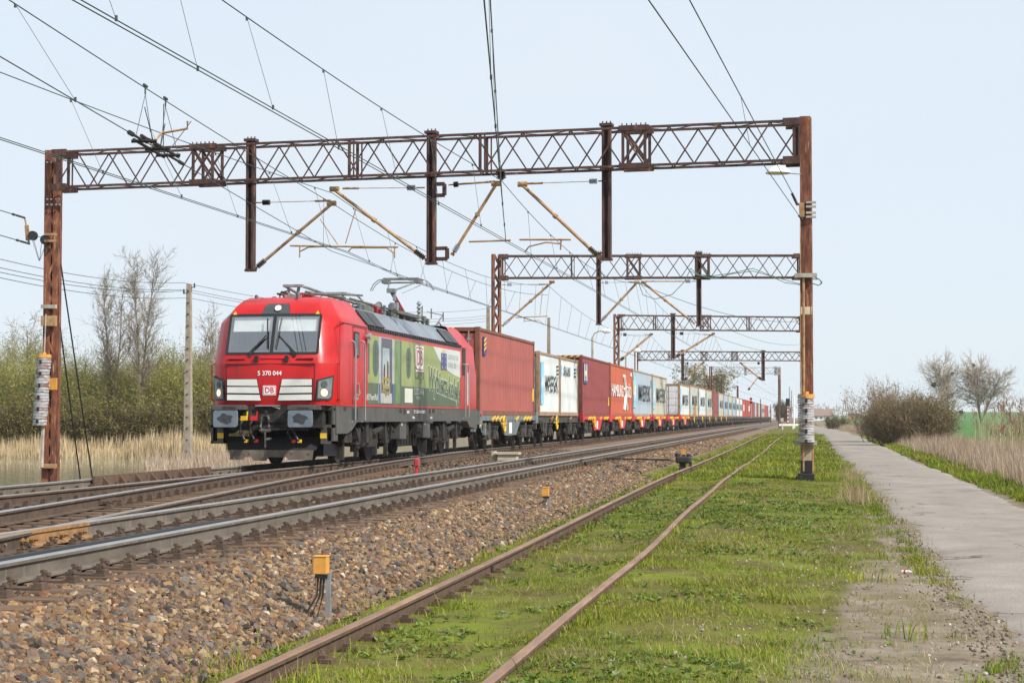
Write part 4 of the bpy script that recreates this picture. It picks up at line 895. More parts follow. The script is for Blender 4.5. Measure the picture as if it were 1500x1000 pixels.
# 2, 3
y0, y1 = YS(790.5), YS(820); c = container(y0, y1 - y0, 2.59, WHT, 'short white container with light blue panel, left one of the white pair', (.40, .27, .18)); maersk(c, y1 - y0, 2.59)
y0, y1 = YS(821), YS(847); c = container(y0, y1 - y0, 2.59, WHT, 'short white container with small dark name up high, right one of the white pair', (.42, .28, .18))
text('SEALAND', .55, INK, c, (1.228, 2.2, 1.95), sx=.95, off=.01); patch(c, 'blue_panel', .3, .5, 1.7, 2.2, LB)
for i in range(3): patch(c, 'data_plate', 4.8, 5.4, 2.1 - .16 * i, 2.17 - .16 * i, INK)
# 4
y0, y1 = YS(853), YS(893.5); c = container(y0, y1 - y0, 2.9, RB2, 'dark red container with blue and white square mark')
p_ = patch(c, 'square_mark', .6, 2.0, 1.55, 2.55, NB); text('H', 1.1, WH, p_, (1.231, 1.3, 2.05), sx=1.5, off=.03); m = MB(); m.prism(ell(1.3, 2.05, .5, .28, 12), 'x', 1.23, 1.2345); m.build('yellow_spot', M['yel'], p_, local=True)
patch(c, 'yellow_plate', y1 - y0 - .9, y1 - y0 - .5, .55, 1.0, M['yel']); m = MB()
for i in range(5): m.prism([(.9 - i * .3, 2.80), (1.02 - i * .3, 2.80), (1.14 - i * .3, 2.89), (1.02 - i * .3, 2.89)], 'y', -.006, .02)
m.build('hazard_stripe', M['yel'], c, local=True)
# 5
y0, y1 = YS(894.6), YS(926.5); L_ = y1 - y0; c = container(y0, L_, 2.9, RED, 'bright orange-red container with large white lettering and a swirl', (.40, .10, .05))
text('HAMBURG', .95, WH, c, (1.228, 3.6, 1.4), sx=1.42, off=.012); text('SÜD', .95, WH, c, (1.228, 10.3, 1.4), sx=1.42, off=.012)
m = MB(); m.path([(1.226, 7.0, .35), (1.226, 7.4, .9), (1.226, 7.9, 1.3), (1.226, 7.7, 1.8), (1.226, 7.1, 2.35)], .11, 4); m.path([(1.226, 8.9, .4), (1.226, 8.3, .9), (1.226, 7.7, 1.3), (1.226, 7.3, 1.6)], .09, 4); m.path([(1.226, 7.6, 1.5), (1.226, 8.3, 1.75), (1.226, 8.8, 1.6)], .07, 4); m.build('swirl_mark', WH, c, local=True); patch(c, 'small_mark', 11.2, 11.9, 2.4, 2.62, WH)
# 6, 7
y0, y1 = YS(927.5), YS(955); c = container(y0, y1 - y0, 2.9, GRY, 'blue-grey container with light blue panel and large dark name, beside the orange-red one', (.42, .36, .30)); maersk(c, y1 - y0, 2.9, s_=1.15); patch(c, 'yellow_plate', .05, .4, 1.3, 2.2, M['yel'])
y0, y1 = YS(956), YS(976.3); c = container(y0, y1 - y0, 2.9, BEI, 'pale beige container with light blue panel, last before the gap in the train', (.45, .30, .16)); maersk(c, y1 - y0, 2.9, s_=1.1)
# 8
y0, y1 = YS(996.2), YS(1010); c = container(y0, 12.19, 2.75, WHT, 'white container with rust-edged door end, first after the gap in the train', (.42, .24, .12), fine=False); maersk(c, 12.19, 2.75)
y = y0 + 13.05; nextc = []
seq = [(BEI, 'cream container with a brown rust stain, second after the gap in the train', 1), (WHT, 'white container with dark name between the rust-stained one and a beige one', 1), (BEI, 'beige container with dark name just before the lone red-brown one', 1), (RB2, 'lone dark red-brown container among the white and beige ones', 0)]
far = [(BEI,1),(GRY,1),(BEI,1),(GRY,1),(WHT,1),(WHT,1),(BRED,2),(BRN,0),(BRED,2),(RB,0),(RB2,0),(GRY,0),(RB2,0),(BEI,0),(RB,0),(GRY,1),(GRY,1),(BRED,0),(RB,0),(RB2,0),(WHT,0),(WHT,1),(BRED,0)]
CN = {BEI: 'beige', GRY: 'grey', WHT: 'white', BRED: 'bright red', BRN: 'brown', RB: 'red-brown', RB2: 'dark red-brown'}
ORD = ['last', 'second', 'third', 'fourth', 'fifth', 'sixth', 'seventh', 'eighth', 'ninth', 'tenth', 'eleventh', 'twelfth', 'thirteenth', 'fourteenth', 'fifteenth', 'sixteenth', 'seventeenth', 'eighteenth', 'nineteenth', 'twentieth', 'twenty-first', 'twenty-second', 'twenty-third']
starts = []
for i, (cc, lab, ml) in enumerate(seq):
    c = container(y, 12.19, 2.9, cc, lab, (.42, .24, .12) if ml else RF, fine=False); starts.append(y)
    if ml: maersk(c, 12.19, 2.9)
    if i == 0: m = MB(); m.prism([(4.5, .2), (8.5, .2), (8.0, .9), (6.6, 1.3), (5.4, .8)], 'x', 1.2, 1.2275); m.build('rust_stain', M['tan'], c, local=True)
    y += 13.05
for i, (cc, ml) in enumerate(far):
    k = len(far) - 1 - i
    lab = f'{CN[cc]} container ' + ('at the tail of the train' if k == 0 else f'on the far part of the train, {ORD[k]} counting from its tail')
    c = container(y, 12.19, 2.9, cc, lab, (.40, .26, .15) if cc in (BEI, GRY, WHT) else None, fine=False); starts.append(y)
    if ml == 1: text('MAERSK', 1.3, INK, c, (1.235, 7.2, 1.45), sx=1.55, off=.012); patch(c, 'blue_panel', .45, 1.8, .5, 2.4, LB)
    elif ml == 2: patch(c, 'white_mark', 3.5, 7.5, 1.0, 2.0, WH)
    y += 13.05

# ------------------------------------------------------------ container wagons
M['wgrey'] = nmat('wagon_grey', [(0, (.09, .11, .115)), (1, (.16, .185, .19))], 2.5, .6); M['wblk'] = nmat('wagon_black', [(0, (.02, .018, .016)), (.7, (.05, .045, .04)), (1, (.09, .075, .06))], 4, .8); M['wred'] = nmat('wagon_red', [(0, (.40, .012, .018)), (1, (.55, .02, .03))], 2.5, .5)
def wagon_mesh(kind, L_):
    mt = M[kind]; t = bpy.data.objects.new('container_wagon', None); col.objects.link(t)
    m = MB()
    for s in (-1, 1): m.bx(s * 1.12, s * 1.24, .25, L_ - .25, .98, 1.15) if kind != 'wblk' else m.bx(s * 1.05, s * 1.15, .25, L_ - .25, .86, 1.15)
    m.bx(-1.1, 1.1, .2, .45, .9, 1.15); m.bx(-1.1, 1.1, L_ - .45, L_ - .2, .9, 1.15)
    for i in range(7): y = 1 + (L_ - 2) * i / 6; m.bx(-1.1, 1.1, y - .1, y + .1, .95, 1.13)
    m.bx(-.3, .3, .3, L_ - .3, .75, 1.1)
    uf_ = m.build('underframe', mt, t, local=True)
    c_ = L_ / 2
    if kind != 'wblk':
        m = MB()
        for s in (-1, 1):
            m.prism([(c_ - 2.9, .98), (c_ + 2.9, .98), (c_ + 2.2, .93), (c_ + 1.25, .45), (c_ - 1.25, .45), (c_ - 2.2, .93)], 'x', s * 1.16, s * 1.22)
        m.build('side_panel', mt, t, local=True); m = MB(); m.bx(1.22, 1.226, c_ - .3, c_ + .25, .52, .9); m.build('data_panel', M['white'], t, local=True)
        for e in (.2, L_ - .75): m = MB(); m.bx(1.10, 1.262, e, e + .55, .86, 1.3); m.build('container_stop', mt, t, local=True)
    for y in (c_ - 3.9, c_ - 3.2, c_ - 2.4, c_ + 1.2, c_ + 3.0, c_ + 3.7, c_ + 4.4) if kind != 'wblk' else (c_ - 3, c_ + 3):
        m = MB(); m.bar((1.25, y - .2, 1.01), (1.28, y + .2, 1.10), .04, .05); m.bar((1.25, y + .1, 1.02), (1.29, y + .22, 1.13), .03, .04); m.bx(1.22, 1.27, y - .06, y + .0, .95, 1.08)
        m.build('folding_spigot', M['yel'] if kind != 'wblk' else M['och'], t, local=True)
    hw = MB(); pts = [(1.33, c_ - 2.0 + .27 * math.cos(a), .86 + .27 * math.sin(a)) for a in [2 * math.pi * i / 16 for i in range(17)]]; hw.path(pts, .028, 6); hw.bar((1.33, c_ - 2.25, .86), (1.33, c_ - 1.75, .86), .03); hw.bar((1.33, c_ - 2.0, .6), (1.33, c_ - 2.0, 1.12), .03); hw.tube((1.2, c_ - 2, .86), (1.33, c_ - 2, .86), .03, n=6)
    hw.build('hand_wheel', M['yel'], t, local=True)
    for yb in (2.75, L_ - 2.75):
        m = MB()
        for s in (-1, 1):
            X = s * .98
            m.prism([(yb - 1.35, .55), (yb - .45, .70), (yb + .45, .70), (yb + 1.35, .55), (yb + 1.35, .42), (yb + .5, .36), (yb - .5, .36), (yb - 1.35, .42)], 'x', X, X + s * .12)
            for k in (-1, 1):
                ya = yb + k * .9
                m.bx(X + s * .06, X + s * .26, ya - .16, ya + .16, .32, .62); m.tube((X + s * .2, ya, .46), (X + s * .3, ya, .46), .13, n=12)
                for dy in (-.25, .25):
                    for i in range(5): m.tube((X + s * .16, ya + dy, .40 + i * .07), (X + s * .16, ya + dy, .44 + i * .07), .095, n=10)
                    m.bx(X + s * .06, X + s * .26, ya + dy - .11, ya + dy + .11, .34, .40); m.bx(X + s * .06, X + s * .26, ya + dy - .11, ya + dy + .11, .74, .8)
            m.bx(X + s * .04, X + s * .18, yb - .2, yb + .2, .55, .9)
        m.bx(-.9, .9, yb - .25, yb + .25, .45, .75)
        bo = m.build('bogie', M['wblk'], t, local=True)
        for k in (-1, 1):
            for s in (-1, 1): m = MB(); wheel(m, s * .75, yb + k * .9, .46); m.build('wheel', M['whl'], bo, local=True, smooth=True)
    for e, d in ((.2, -1), (L_ - .2, 1)):
        for s in (-1, 1): m = MB(); m.tube((s * .875, e, 1.06), (s * .875, e + d * .35, 1.06), .1, n=10); m.tube((s * .875, e + d * .33, 1.06), (s * .875, e + d * .38, 1.06), .2, n=14); m.build('buffer', M['wblk'], t, local=True)
    m = MB(); m.bx(1.0, 1.14, -.02, .2, .62, 1.1); m.bx(1.16, 1.24, 1.3, 1.6, .5, .9); m.path([(1.2, .5, 1.0), (1.28, .5, .6), (1.28, .9, .6), (1.2, .9, 1.0)], .02, 5); m.build('step', M['wgrey'] if kind == 'wgrey' else M['wblk'], t, local=True)
    return t
def put_wagon(src, y, label, first):
    o = src if first else dup(src)
    o.location = (TX, y, 0); return tag(o, label, 'wagon', 'container wagons')
wg = wagon_mesh('wgrey', 13.4); put_wagon(wg, 58.35, 'dark grey wagon with yellow fittings under the first red-brown container', True)
m = MB(); m.bx(1.235, 1.25, .25, .65, .74, 1.12); e_ = m.build('end_plate', M['wgrey'], wg, local=True); m = MB(); m.prism([(.30, .80), (.60, .80), (.45, 1.05)], 'x', 1.25, 1.256); m.build('warning_triangle', M['yel'], e_, local=True)
m = MB(); m.tube((1.24, .4, 1.2), (1.30, .4, 1.2), .07, n=10); m.build('red_lamp', M['redp'], wg, local=True)
wb = wagon_mesh('wblk', 13.4); put_wagon(wb, YS(790.5) - .45, 'black skeletal wagon under the pair of short white containers', True)
wr_ = wagon_mesh('wred', 12.95)
reds = [('red wagon under the dark red container with the square mark', YS(853) - .3), ('red wagon under the orange-red lettered container', YS(894.6) - .3), ('red wagon under the blue-grey container', YS(927.5) - .3), ('red wagon under the pale beige container before the gap', YS(956) - .3), ('empty red wagon in the gap of the train', YS(956) + 12.75), ('red wagon under the rust-edged white container after the gap', YS(996.2) - .4)]
for i, (l_, y) in enumerate(reds): put_wagon(wr_, y, l_, i == 0)
n = len(starts)
near_l = ['black wagon under the cream container with the brown rust stain', 'black wagon under the white container just past the rust-stained one', 'black wagon under the beige container before the lone red-brown one', 'black wagon under the lone dark red-brown container']
for i, y in enumerate(starts):
    k = n - 1 - i
    lab = near_l[i] if i < 4 else ('black wagon at the tail of the train' if k == 0 else f'black wagon on the far part of the train, {ORD[k]} counting from its tail')
    if i < 6: put_wagon(wb, y - .45, lab, False)
    else:
        if i == 6:
            t = bpy.data.objects.new('container_wagon', None); col.objects.link(t)
            m = MB(); 
            for s in (-1, 1): m.bx(s * 1.05, s * 1.2, .2, 13.0, .86, 1.15)
            m.bx(-1, 1, .2, 13, .9, 1.1); m.build('underframe', M['wblk'], t, local=True)
            for yb in (2.75, 10.4):
                m = MB(); m.bx(-1.2, 1.2, yb - 1.3, yb + 1.3, .4, .75)
                for a in (-.9, .9): m.tube((-.82, yb + a, .46), (.82, yb + a, .46), .46, n=12)
                m.build('bogie', M['wblk'], t, local=True)
            fw_ = t; put_wagon(t, y - .45, lab, True)
        else: put_wagon(fw_, y - .45, lab, False)
# ------------------------------------------------------------ catenary gantries
def insul(m, p, q, t0=.05, t1=.15, r=.075, n=8):
    p = Vector(p); q = Vector(q); k = 6
    for i in range(k):
        a = t0 + (t1 - t0) * i / k; b = a + (t1 - t0) / k * .55; m.tube(p.lerp(q, a), p.lerp(q, b), r, r * .55, n=n)
def mast(parent, P, zt, zb, two, fl=.13, sep=.3, lace=True, mt='mast_r', hw=.05):
    """two channels joined by lacing bars; two = direction from one channel to the other"""
    m = MB(); two = Vector(two).normalized(); sd_ = Vector((two.y, -two.x, 0))
    for k in (-1, 1):
        c = P + two * (k * sep / 2); a = Vector((c.x, c.y, zb)); b = Vector((c.x, c.y, zt)); m.bar(a, b, fl, .10, up=two) if False else None
        q = .12
        for s in (-1, 1):
            e = sd_ * (s * .12); m.add([p + e + w_ for p in (a, b) for w_ in (two * -hw + sd_ * -.008, two * hw + sd_ * -.008, two * hw + sd_ * .008, two * -hw + sd_ * .008)], [(0,1,2,3),(7,6,5,4),(0,4,5,1),(1,5,6,2),(2,6,7,3),(3,7,4,0)])
        e = two * (k * (hw - .005)); m.add([p + e + w_ for p in (a, b) for w_ in (two * -.008 + sd_ * -.128, two * .008 + sd_ * -.128, two * .008 + sd_ * .128, two * -.008 + sd_ * .128)], [(0,1,2,3),(7,6,5,4),(0,4,5,1),(1,5,6,2),(2,6,7,3),(3,7,4,0)])
    o = m.build('mast', M[mt], parent)
    if lace:
        m = MB(); n = int((zt - zb) / .42)
        for s in (-1, 1):
            for i in range(n):
                z = zb + (zt - zb) * i / n; z2 = zb + (zt - zb) * (i + 1) / n; k = 1 if i % 2 else -1
                A = P + two * (k * (sep / 2 - .03)) + sd_ * (s * .125); B = P - two * (k * (sep / 2 - .03)) + sd_ * (s * .125)
                m.bar(Vector((A.x, A.y, z)), Vector((B.x, B.y, z2)), .06, .012, up=sd_)
        m.build('lacing_bar', M[mt], o)
    return o
class Gantry: pass
def gantry(label, PL, PR, zt, hb=1.0, wd=.62, zL=-1, zR=-.5, period=1.25, splice=(), vert=(), over=0, fine=True, sepL=.3, twoL=None, mt='rust', cw=.06, hw=.05):
    g = Gantry(); PL = Vector((PL.x, PL.y, 0)); PR = Vector((PR.x, PR.y, 0)); u = (PR - PL).normalized(); nrm = Vector((-u.y, u.x, 0)); Lg = (PR - PL).length
    g.o = thing('catenary_gantry', Vector((PR.x, PR.y, zR)), label, 'gantry', 'gantries over the tracks'); g.P = PR; g.N = nrm; g.u = u; g.zt = zt; g.hb = hb
    g.mL = mast(g.o, PL, zt + .05, zL, twoL or u, sep=sepL, lace=fine, mt='mast_r', hw=hw); g.mR = mast(g.o, PR, zt + .08, zR, nrm, sep=.26, lace=fine)
    m = MB(); x0, x1 = .25, Lg - .2
    def Q(x, s, z): p = PL + u * x + nrm * (s * wd / 2); return Vector((p.x, p.y, z))
    for s in (-1, 1):
        for z in (zt - .04, zt - hb): m.bar(Q(x0, s, z), Q(x1, s, z), cw, cw)
        n = int((x1 - x0) / (period / 2)); st = (x1 - x0) / n
        for i in range(n):
            up = (i + (s > 0)) % 2
            m.bar(Q(x0 + i * st, s, zt - .05 if up else zt - hb), Q(x0 + (i + 1) * st, s, zt - hb if up else zt - .05), cw * .62, .012 if fine else cw * .5, up=nrm)
    if fine:
        n = int((x1 - x0) / .8)
        for z in (zt - .04, zt - hb):
            for i in range(n): s = 1 if i % 2 else -1; m.bar(Q(x0 + (x1-x0) * i / n, s, z), Q(x0 + (x1-x0) * (i + 1) / n, -s, z), .05, .012)
    for x in list(vert) + [.28, Lg - .25]:
        for s in (-1, 1): m.bar(Q(x, s, zt - .03), Q(x, s, zt - hb), .07, .05, up=nrm); m.bar(Q(x + .12, s, zt - .03), Q(x + .12, s, zt - hb), .03, .04, up=nrm)
    for x in splice:
        for s in (-1, 1):
            for a in (-.28, .28): m.bar(Q(x + a, s, zt), Q(x + a, s, zt - hb), .07, .05, up=nrm)
            m.bar(Q(x - .28, s, zt - .1), Q(x + .28, s, zt - hb + .1), .06, .02, up=nrm); m.bar(Q(x + .28, s, zt - .1), Q(x - .28, s, zt - hb + .1), .06, .02, up=nrm)
            for z in (zt - .05, zt - hb): m.bar(Q(x - .38, s, z), Q(x + .38, s, z), .10, .13)
            if fine:
                for i in range(6):
                    for z, d in ((zt, .07), (zt - hb, -.07)): p = Q(x - .3 + i * .12, s, z); m.tube(p, p + Vector((0, 0, d)), .018, n=5)
    for x, sg in ((.25, 1), (Lg - .22, -1)):
        for s in (-1, 1):
            for z in (zt - .06, zt - hb): m.bar(Q(x - .12 * sg, s, z), Q(x + .3 * sg, s, z), .10, .18)
    g.beam = m.build('truss_beam', M[mt], g.o); return g
def gp(g, px, py): return onplane(px, py, g.P, g.N)
def drop(g, px, pb, w_=.2, mt='rust'):
    b = gp(g, px, pb); m = MB(); t = Vector((b.x, b.y, g.zt + .1))
    for s in (-1, 1):
        m.bar(b + g.u * (s * w_ * .42), t + g.u * (s * w_ * .42), .03, w_, up=g.u) if False else m.bar(b + g.u * (s * w_ * .40), t + g.u * (s * w_ * .40), w_ * .3, w_ * .9, up=g.N)
    m.bar(b + g.N * .05, t + g.N * .05, w_ * .6, .03, up=g.N)
    m.bar(b - g.u * w_ * .7, b + g.u * w_ * .7, w_ * .9, .06); m.bar(t - g.u * w_ * .8, t + g.u * w_ * .8, w_ * 1.4, .07)
    zb = g.zt - g.hb; q = Vector((b.x, b.y, zb)); m.bar(q - g.u * w_ * .75, q + g.u * w_ * .75, w_ * 1.4, .12)
    for s in (-1, 0, 1): m.tube(t + g.u * (s * .1), t + g.u * (s * .1) + Vector((0, 0, .1)), .018, n=5)
    m.build('drop_post', M[mt], g.o)
def canti(g, strut, tie=None, reg=None, hang=(), arms=(), r=.042, brk=(), tie_tube=False):
    """strut/tie/registration tube given by the pixels of their ends in the gantry's own plane"""
    a, b = gp(g, *strut[0]), gp(g, *strut[1]); m = MB(); m.tube(a.lerp(b, .14), b, r, n=8); m.tube(a, a.lerp(b, .06), r * .6, n=6)
    m.tube(a.lerp(b, .0), a.lerp(b, .03), r * 1.3, n=6); m.tube(b.lerp(a, .02) + Vector((-.12, 0, .02)), b.lerp(a, .02) + Vector((.12, 0, .02)), .07, n=8); m.tube(a.lerp(b, .55), a.lerp(b, .58), r * 1.6, n=8)
    o = m.build('cantilever', M['tan'], g.o); m = MB(); insul(m, a, b, .05, .15, r * 2)
    if tie:
        c, d = gp(g, *tie[0]), gp(g, *tie[1]); t = MB(); t.tube(c.lerp(d, .22), d, .028 if tie_tube else .010, n=6); t.tube(c, c.lerp(d, .1), .02, n=6); t.tube(c.lerp(d, .8), d, .03, n=6)
        t.build('tie_rod', M['tan'], o); insul(m, c, d, .12, .22, r * 1.9)
    m.build('insulator', M['insul'], o)
    if reg:
        c, d = gp(g, *reg[0]), gp(g, *reg[1]); t = MB(); t.tube(c, d, .026, n=6)
        for h in hang: t.tube(gp(g, *h[0]), gp(g, *h[1]), .014, n=5)
        for ar in arms: t.path([gp(g, *p) for p in ar], .02, 6)
        t.build('registration_tube', M['tan'], o)
    for (p0, p1) in brk:
        p, q = gp(g, *p0), gp(g, *p1); t = MB(); A = Vector((p.x, p.y, max(p.z, q.z))); B = Vector((q.x, q.y, A.z)); A2 = Vector((p.x, p.y, min(p.z, q.z))); B2 = Vector((q.x, q.y, A2.z))
        for e, f in ((A, B), (B, B2), (B2, A2)): t.bar(e, f, .09, .09, up=g.N)
        t.build('offset_bracket', M['rust'], g.o)

D1L, D1R = 49.8, 44.4
g1 = gantry('nearest rusty gantry spanning the picture over the locomotive, with three drop posts', at(79, 220, D1L), at(1180, 173, D1R), 8.36, 1.0, zL=-1.1, zR=-.62, splice=(4.6, 16.3), vert=(8.75, 12.3), sepL=.235, twoL=(1, .15, 0), hw=.095)
drop(g1, 367, 396); drop(g1, 632, 386); drop(g1, 889, 380)
canti(g1, ((372, 395), (488, 297)), ((372, 297), (484, 294)), ((425, 360), (583, 362)), [((469, 321), (495, 358)), ((521, 307), (506, 357))], [((439, 361), (439, 377)), ((440, 368), (452, 362), (478, 361)), ((578, 362), (578, 378)), ((578, 371), (566, 363), (515, 363), (510, 369))])
canti(g1, ((628, 383), (487, 276)), ((622, 275), (502, 276)))
canti(g1, ((662, 374), (728, 268)), ((657, 271), (725, 266)), ((687, 354), (748, 352)), brk=(((634, 270), (651, 286)), ((638, 364), (655, 379))), tie_tube=True)
canti(g1, ((880, 379), (763, 269)), ((888, 265), (772, 269)), ((761, 351), (836, 351)), [], [((822, 351), (821, 366)), ((820, 357), (800, 355), (775, 361), (769, 369))])
m = MB(); p = gp(g1, 733, 246); q = gp(g1, 735, 264); m.tube(p, q, .05, n=8); insul(m, p, q, .2, .95, .14); m.build('suspension_insulator', M['insul'], g1.o)
# fittings on the left mast of the first gantry
PL1 = at(79, 600, D1L)
m = MB()
for py in (238, 292, 300): 
    for px in (70, 76, 83, 88): p = at(px, py, D1L - .25); m.tube(p, p + Vector((0, -.05, 0)), .025, n=6)
m.build('bolt', M['steel'], g1.mL)
for py, mt, h in ((449, 'conc', .05), (470, 'tan', .14), (682, 'tan', .06)):
    m = MB(); p = at(77, py, D1L - .22); m.bx(p.x - .30, p.x + .12, p.y - .1, p.y + .02, p.z - h, p.z + h); m.build('bracket', M[mt], g1.mL)
m = MB(); p = at(79, 562, D1L - .25); m.bx(p.x - .12, p.x + .1, p.y - .05, p.y, p.z - .16, p.z + .16); m.build('number_plate', M['ora'], g1.mL)
m = MB(); m.tube(at(67, 460, D1L - .3), at(65, 520, D1L - .3), .018, n=6); m.tube(at(63, 625, D1L - .3), at(61, 684, D1L - .3), .05, n=6); m.build('guide_rod', M['conc'], g1.mL)
for a, b in (((89, 386), (136, 705)), ((88, 479), (118, 705))):
    m = MB(); m.tube(at(*a, D1L), at(*b, 53.0), .022, n=5); tag(m.build('guy_wire', M['dark']), 'dark guy wire slanting from the left mast down to the bank, ' + ('the longer outer one' if a[1] < 400 else 'the shorter inner one'), 'guy wire', 'guy wires of the left mast')
# tensioner left
def tensioner(px, py, D, label, sgn):
    t = thing('wire_tensioner', at(px, py, D), label, 'tensioner', 'wire tensioners on the gantry masts')
    return t
t = tensioner(52, 345, D1L - .2, 'wire tensioner with two pulleys and a tan plate on the left mast', 1)
m = MB(); m.bar(at(39, 330, D1L - .2), at(41, 352, D1L - .2), .11, .05, up=(0, 1, 0)); m.tube(at(36, 318, D1L - .2), at(39, 332, D1L - .2), .025, n=6); m.tube(at(41, 350, D1L - .2), at(43, 358, D1L - .2), .03, n=6); m.build('plate', M['tan'], t)
for px, py in ((47, 345), (65, 351)):
    m = MB(); p = at(px, py, D1L - .3); m.tube(p, p + Vector((0, .1, 0)), .13, n=16); m.build('pulley', M['dark'], t)
m = MB(); p = at(72, 346, D1L - .3); m.bx(p.x - .12, p.x + .2, p.y - .05, p.y + .05, p.z + .02, p.z + .08); m.bx(p.x - .12, p.x + .2, p.y - .05, p.y + .05, p.z - .16, p.z - .10); m.build('bracket', M['tan'], t)
m = MB()
for a, b in (((47, 350), (57, 382)), ((49, 350), (58, 382)), ((61, 354), (58, 382)), ((69, 352), (58, 382)), ((47, 345), (65, 348))): m.tube(at(*a, D1L - .3), at(*b, D1L - .3), .008, n=4)
m.build('pulley_rope', M['wire'], t)
for (a, b, l_) in (((-60, 290), (36, 319), 'upper anchor wire reaching the left mast tensioner from the left edge'), ((-60, 327), (43, 357), 'lower anchor wire reaching the left mast tensioner from the left edge')):
    m = MB(); A, B = at(*a, 44), at(*b, D1L - .2); m.tube(A, B, .013, n=5); m.tube(A.lerp(B, .86), B, .03, n=6); m.tube(A.lerp(B, .80), A.lerp(B, .83), .035, n=6); tag(m.build('anchor_wire', M['wire']), l_, 'wire', 'anchor wires')
# right mast fittings
DR = D1R - .2
m = MB(); p = at(1181, 690, D1R); zg_ = p.z; m.bx(p.x - .2, p.x + .2, p.y - .25, p.y + .25, zg_ - .5, zg_ - .05); m.bx(p.x - .25, p.x - .1, p.y - .28, p.y - .1, zg_ - .5, zg_ - .1); m.build('foundation', nmat('dark_concrete', (.016, .016, .017), 5, .9, bump=.4), g1.o, bevel=.02)
for py0, py1, mt in ((674, 692, 'blk'), (450, 461, None), (640, 674, 'tan')):
    m = MB(); a, b = at(1181, py0, D1R), at(1181, py1, D1R)
    m.bx(a.x - .137, a.x + .137, a.y - .19, a.y + .19, b.z, a.z); m.build('painted_band', nmat('pale_peeling', [(0, (.2, .12, .07)), (1, (.5, .42, .32))], 5, .8) if mt == 'tan' else M[mt] if mt else nmat('cream_band', [(0, (.45, .38, .26)), (1, (.66, .6, .48))], 3, .7), g1.mR)
m = MB()
for py in (404, 648): p = at(1181, py, DR); m.bx(p.x - .28, p.x + .26, p.y - .2, p.y + .0, p.z - .05, p.z + .05)
for py in (297, 303, 312, 318): p = at(1188, py, DR); m.bx(p.x - .12, p.x + .12, p.y - .1, p.y, p.z - .025, p.z + .025)
m.build('bracket', M['conc'], g1.mR)
m = MB(); m.bar(at(1174, 297, DR), at(1175, 318, DR), .13, .08, up=(0, 1, 0)); m.build('wire_plate', M['tan'], g1.mR)
m = MB(); m.tube(at(1177, 405, DR - .1), at(1177.5, 576, DR - .1), .03, n=6); m.tube(at(1177, 648, DR - .1), at(1177, 690, DR - .1), .02, n=6); m.tube(at(1172.3, 300, DR), at(1172.6, 640, DR), .012, n=5); m.tube(at(1190.5, 640, DR), at(1190.5, 690, DR), .02, n=6); m.build('guide_rod', M['tan'], g1.mR)
m = MB()
for a in range(2): m.path([at(1190, 405 + 4 * a, DR), at(1200, 409, DR), at(1204, 413 + 2 * a, DR), at(1199, 418, DR), at(1190, 415, DR)], .012, 5)
m.build('cable_loop', nmat('green_cable', (.05, .12, .08), 5, .5), g1.mR)
t = thing('mast_lamp', at(1172, 254, DR), 'white dish lamp on a thin arm under the beam at the right mast', 'lamp')
m = MB(); m.tube(at(1173, 255, DR), at(1150, 253.5, DR), .016, n=6); m.build('arm', M['steel'], t)
m = MB(); c = at(1140, 254, DR); m.lathe(c, c + Vector((0, 0, .2)), [(0, .31), (.12, .31), (.4, .27), (.75, .17), (1, .05)], 24); m.build('lamp_shade', nmat('enamel', (.85, .85, .84), 3, .4), t, smooth=True)
# counterweights
CWm = streaks(nmat('weight_paint', [(0, (.30, .32, .34)), (1, (.44, .46, .48))], 4, .6), (.19, .075, .035), .92, 4, 11, .47)
def weights(label, px0, px1, py0, py1, D, n, lean=0):
    a = at((px0 + px1) / 2, py0, D); b = at((px0 + px1) / 2 + lean, py1, D); r = (px1 - px0) / 2 * D / F
    t = thing('counterweight_stack', b, label, 'counterweights', 'counterweight stacks')
    m = MB(); m.tube(a, a + Vector((0, 0, -.09)), r * 1.02, n=20); m.tube(a + Vector((0, 0, .06)), a, r * .3, n=8); m.build('yellow_cap', M['ora'], t)
    m = MB(); m.tube(a, b, .025, n=6); m.build('rod', M['dark'], t); d = (b - a) / n
    for i in range(n):
        p = a + d * i + Vector((random.uniform(-.012, .012), 0, -.09 if i == 0 else 0)) ; m = MB(); m.tube(p, p + Vector((0, 0, d.z * (.84 - .08 * (i % 3 == 0)) + (.09 if i == 0 else 0))), r * random.uniform(.95, 1.02), n=20); m.build('weight_disc', CWm, t)
        if i % 4 == 2: m = MB(); q = a + d * (i + .5); m.bx(q.x - .03, q.x + .03, q.y - r - .02, q.y - r + .05, q.z - .05, q.z + .05); m.build('slot', M['blk'], t)
    return t
weights('grey rusty counterweight stack with yellow cap on the right mast beside the road', 1169, 1193, 577, 648, D1R - .42, 19)
weights('rust-streaked leaning counterweight stack with yellow cap on the left mast by the pond', 54, 75, 519, 623, D1L - .4, 24, -6)

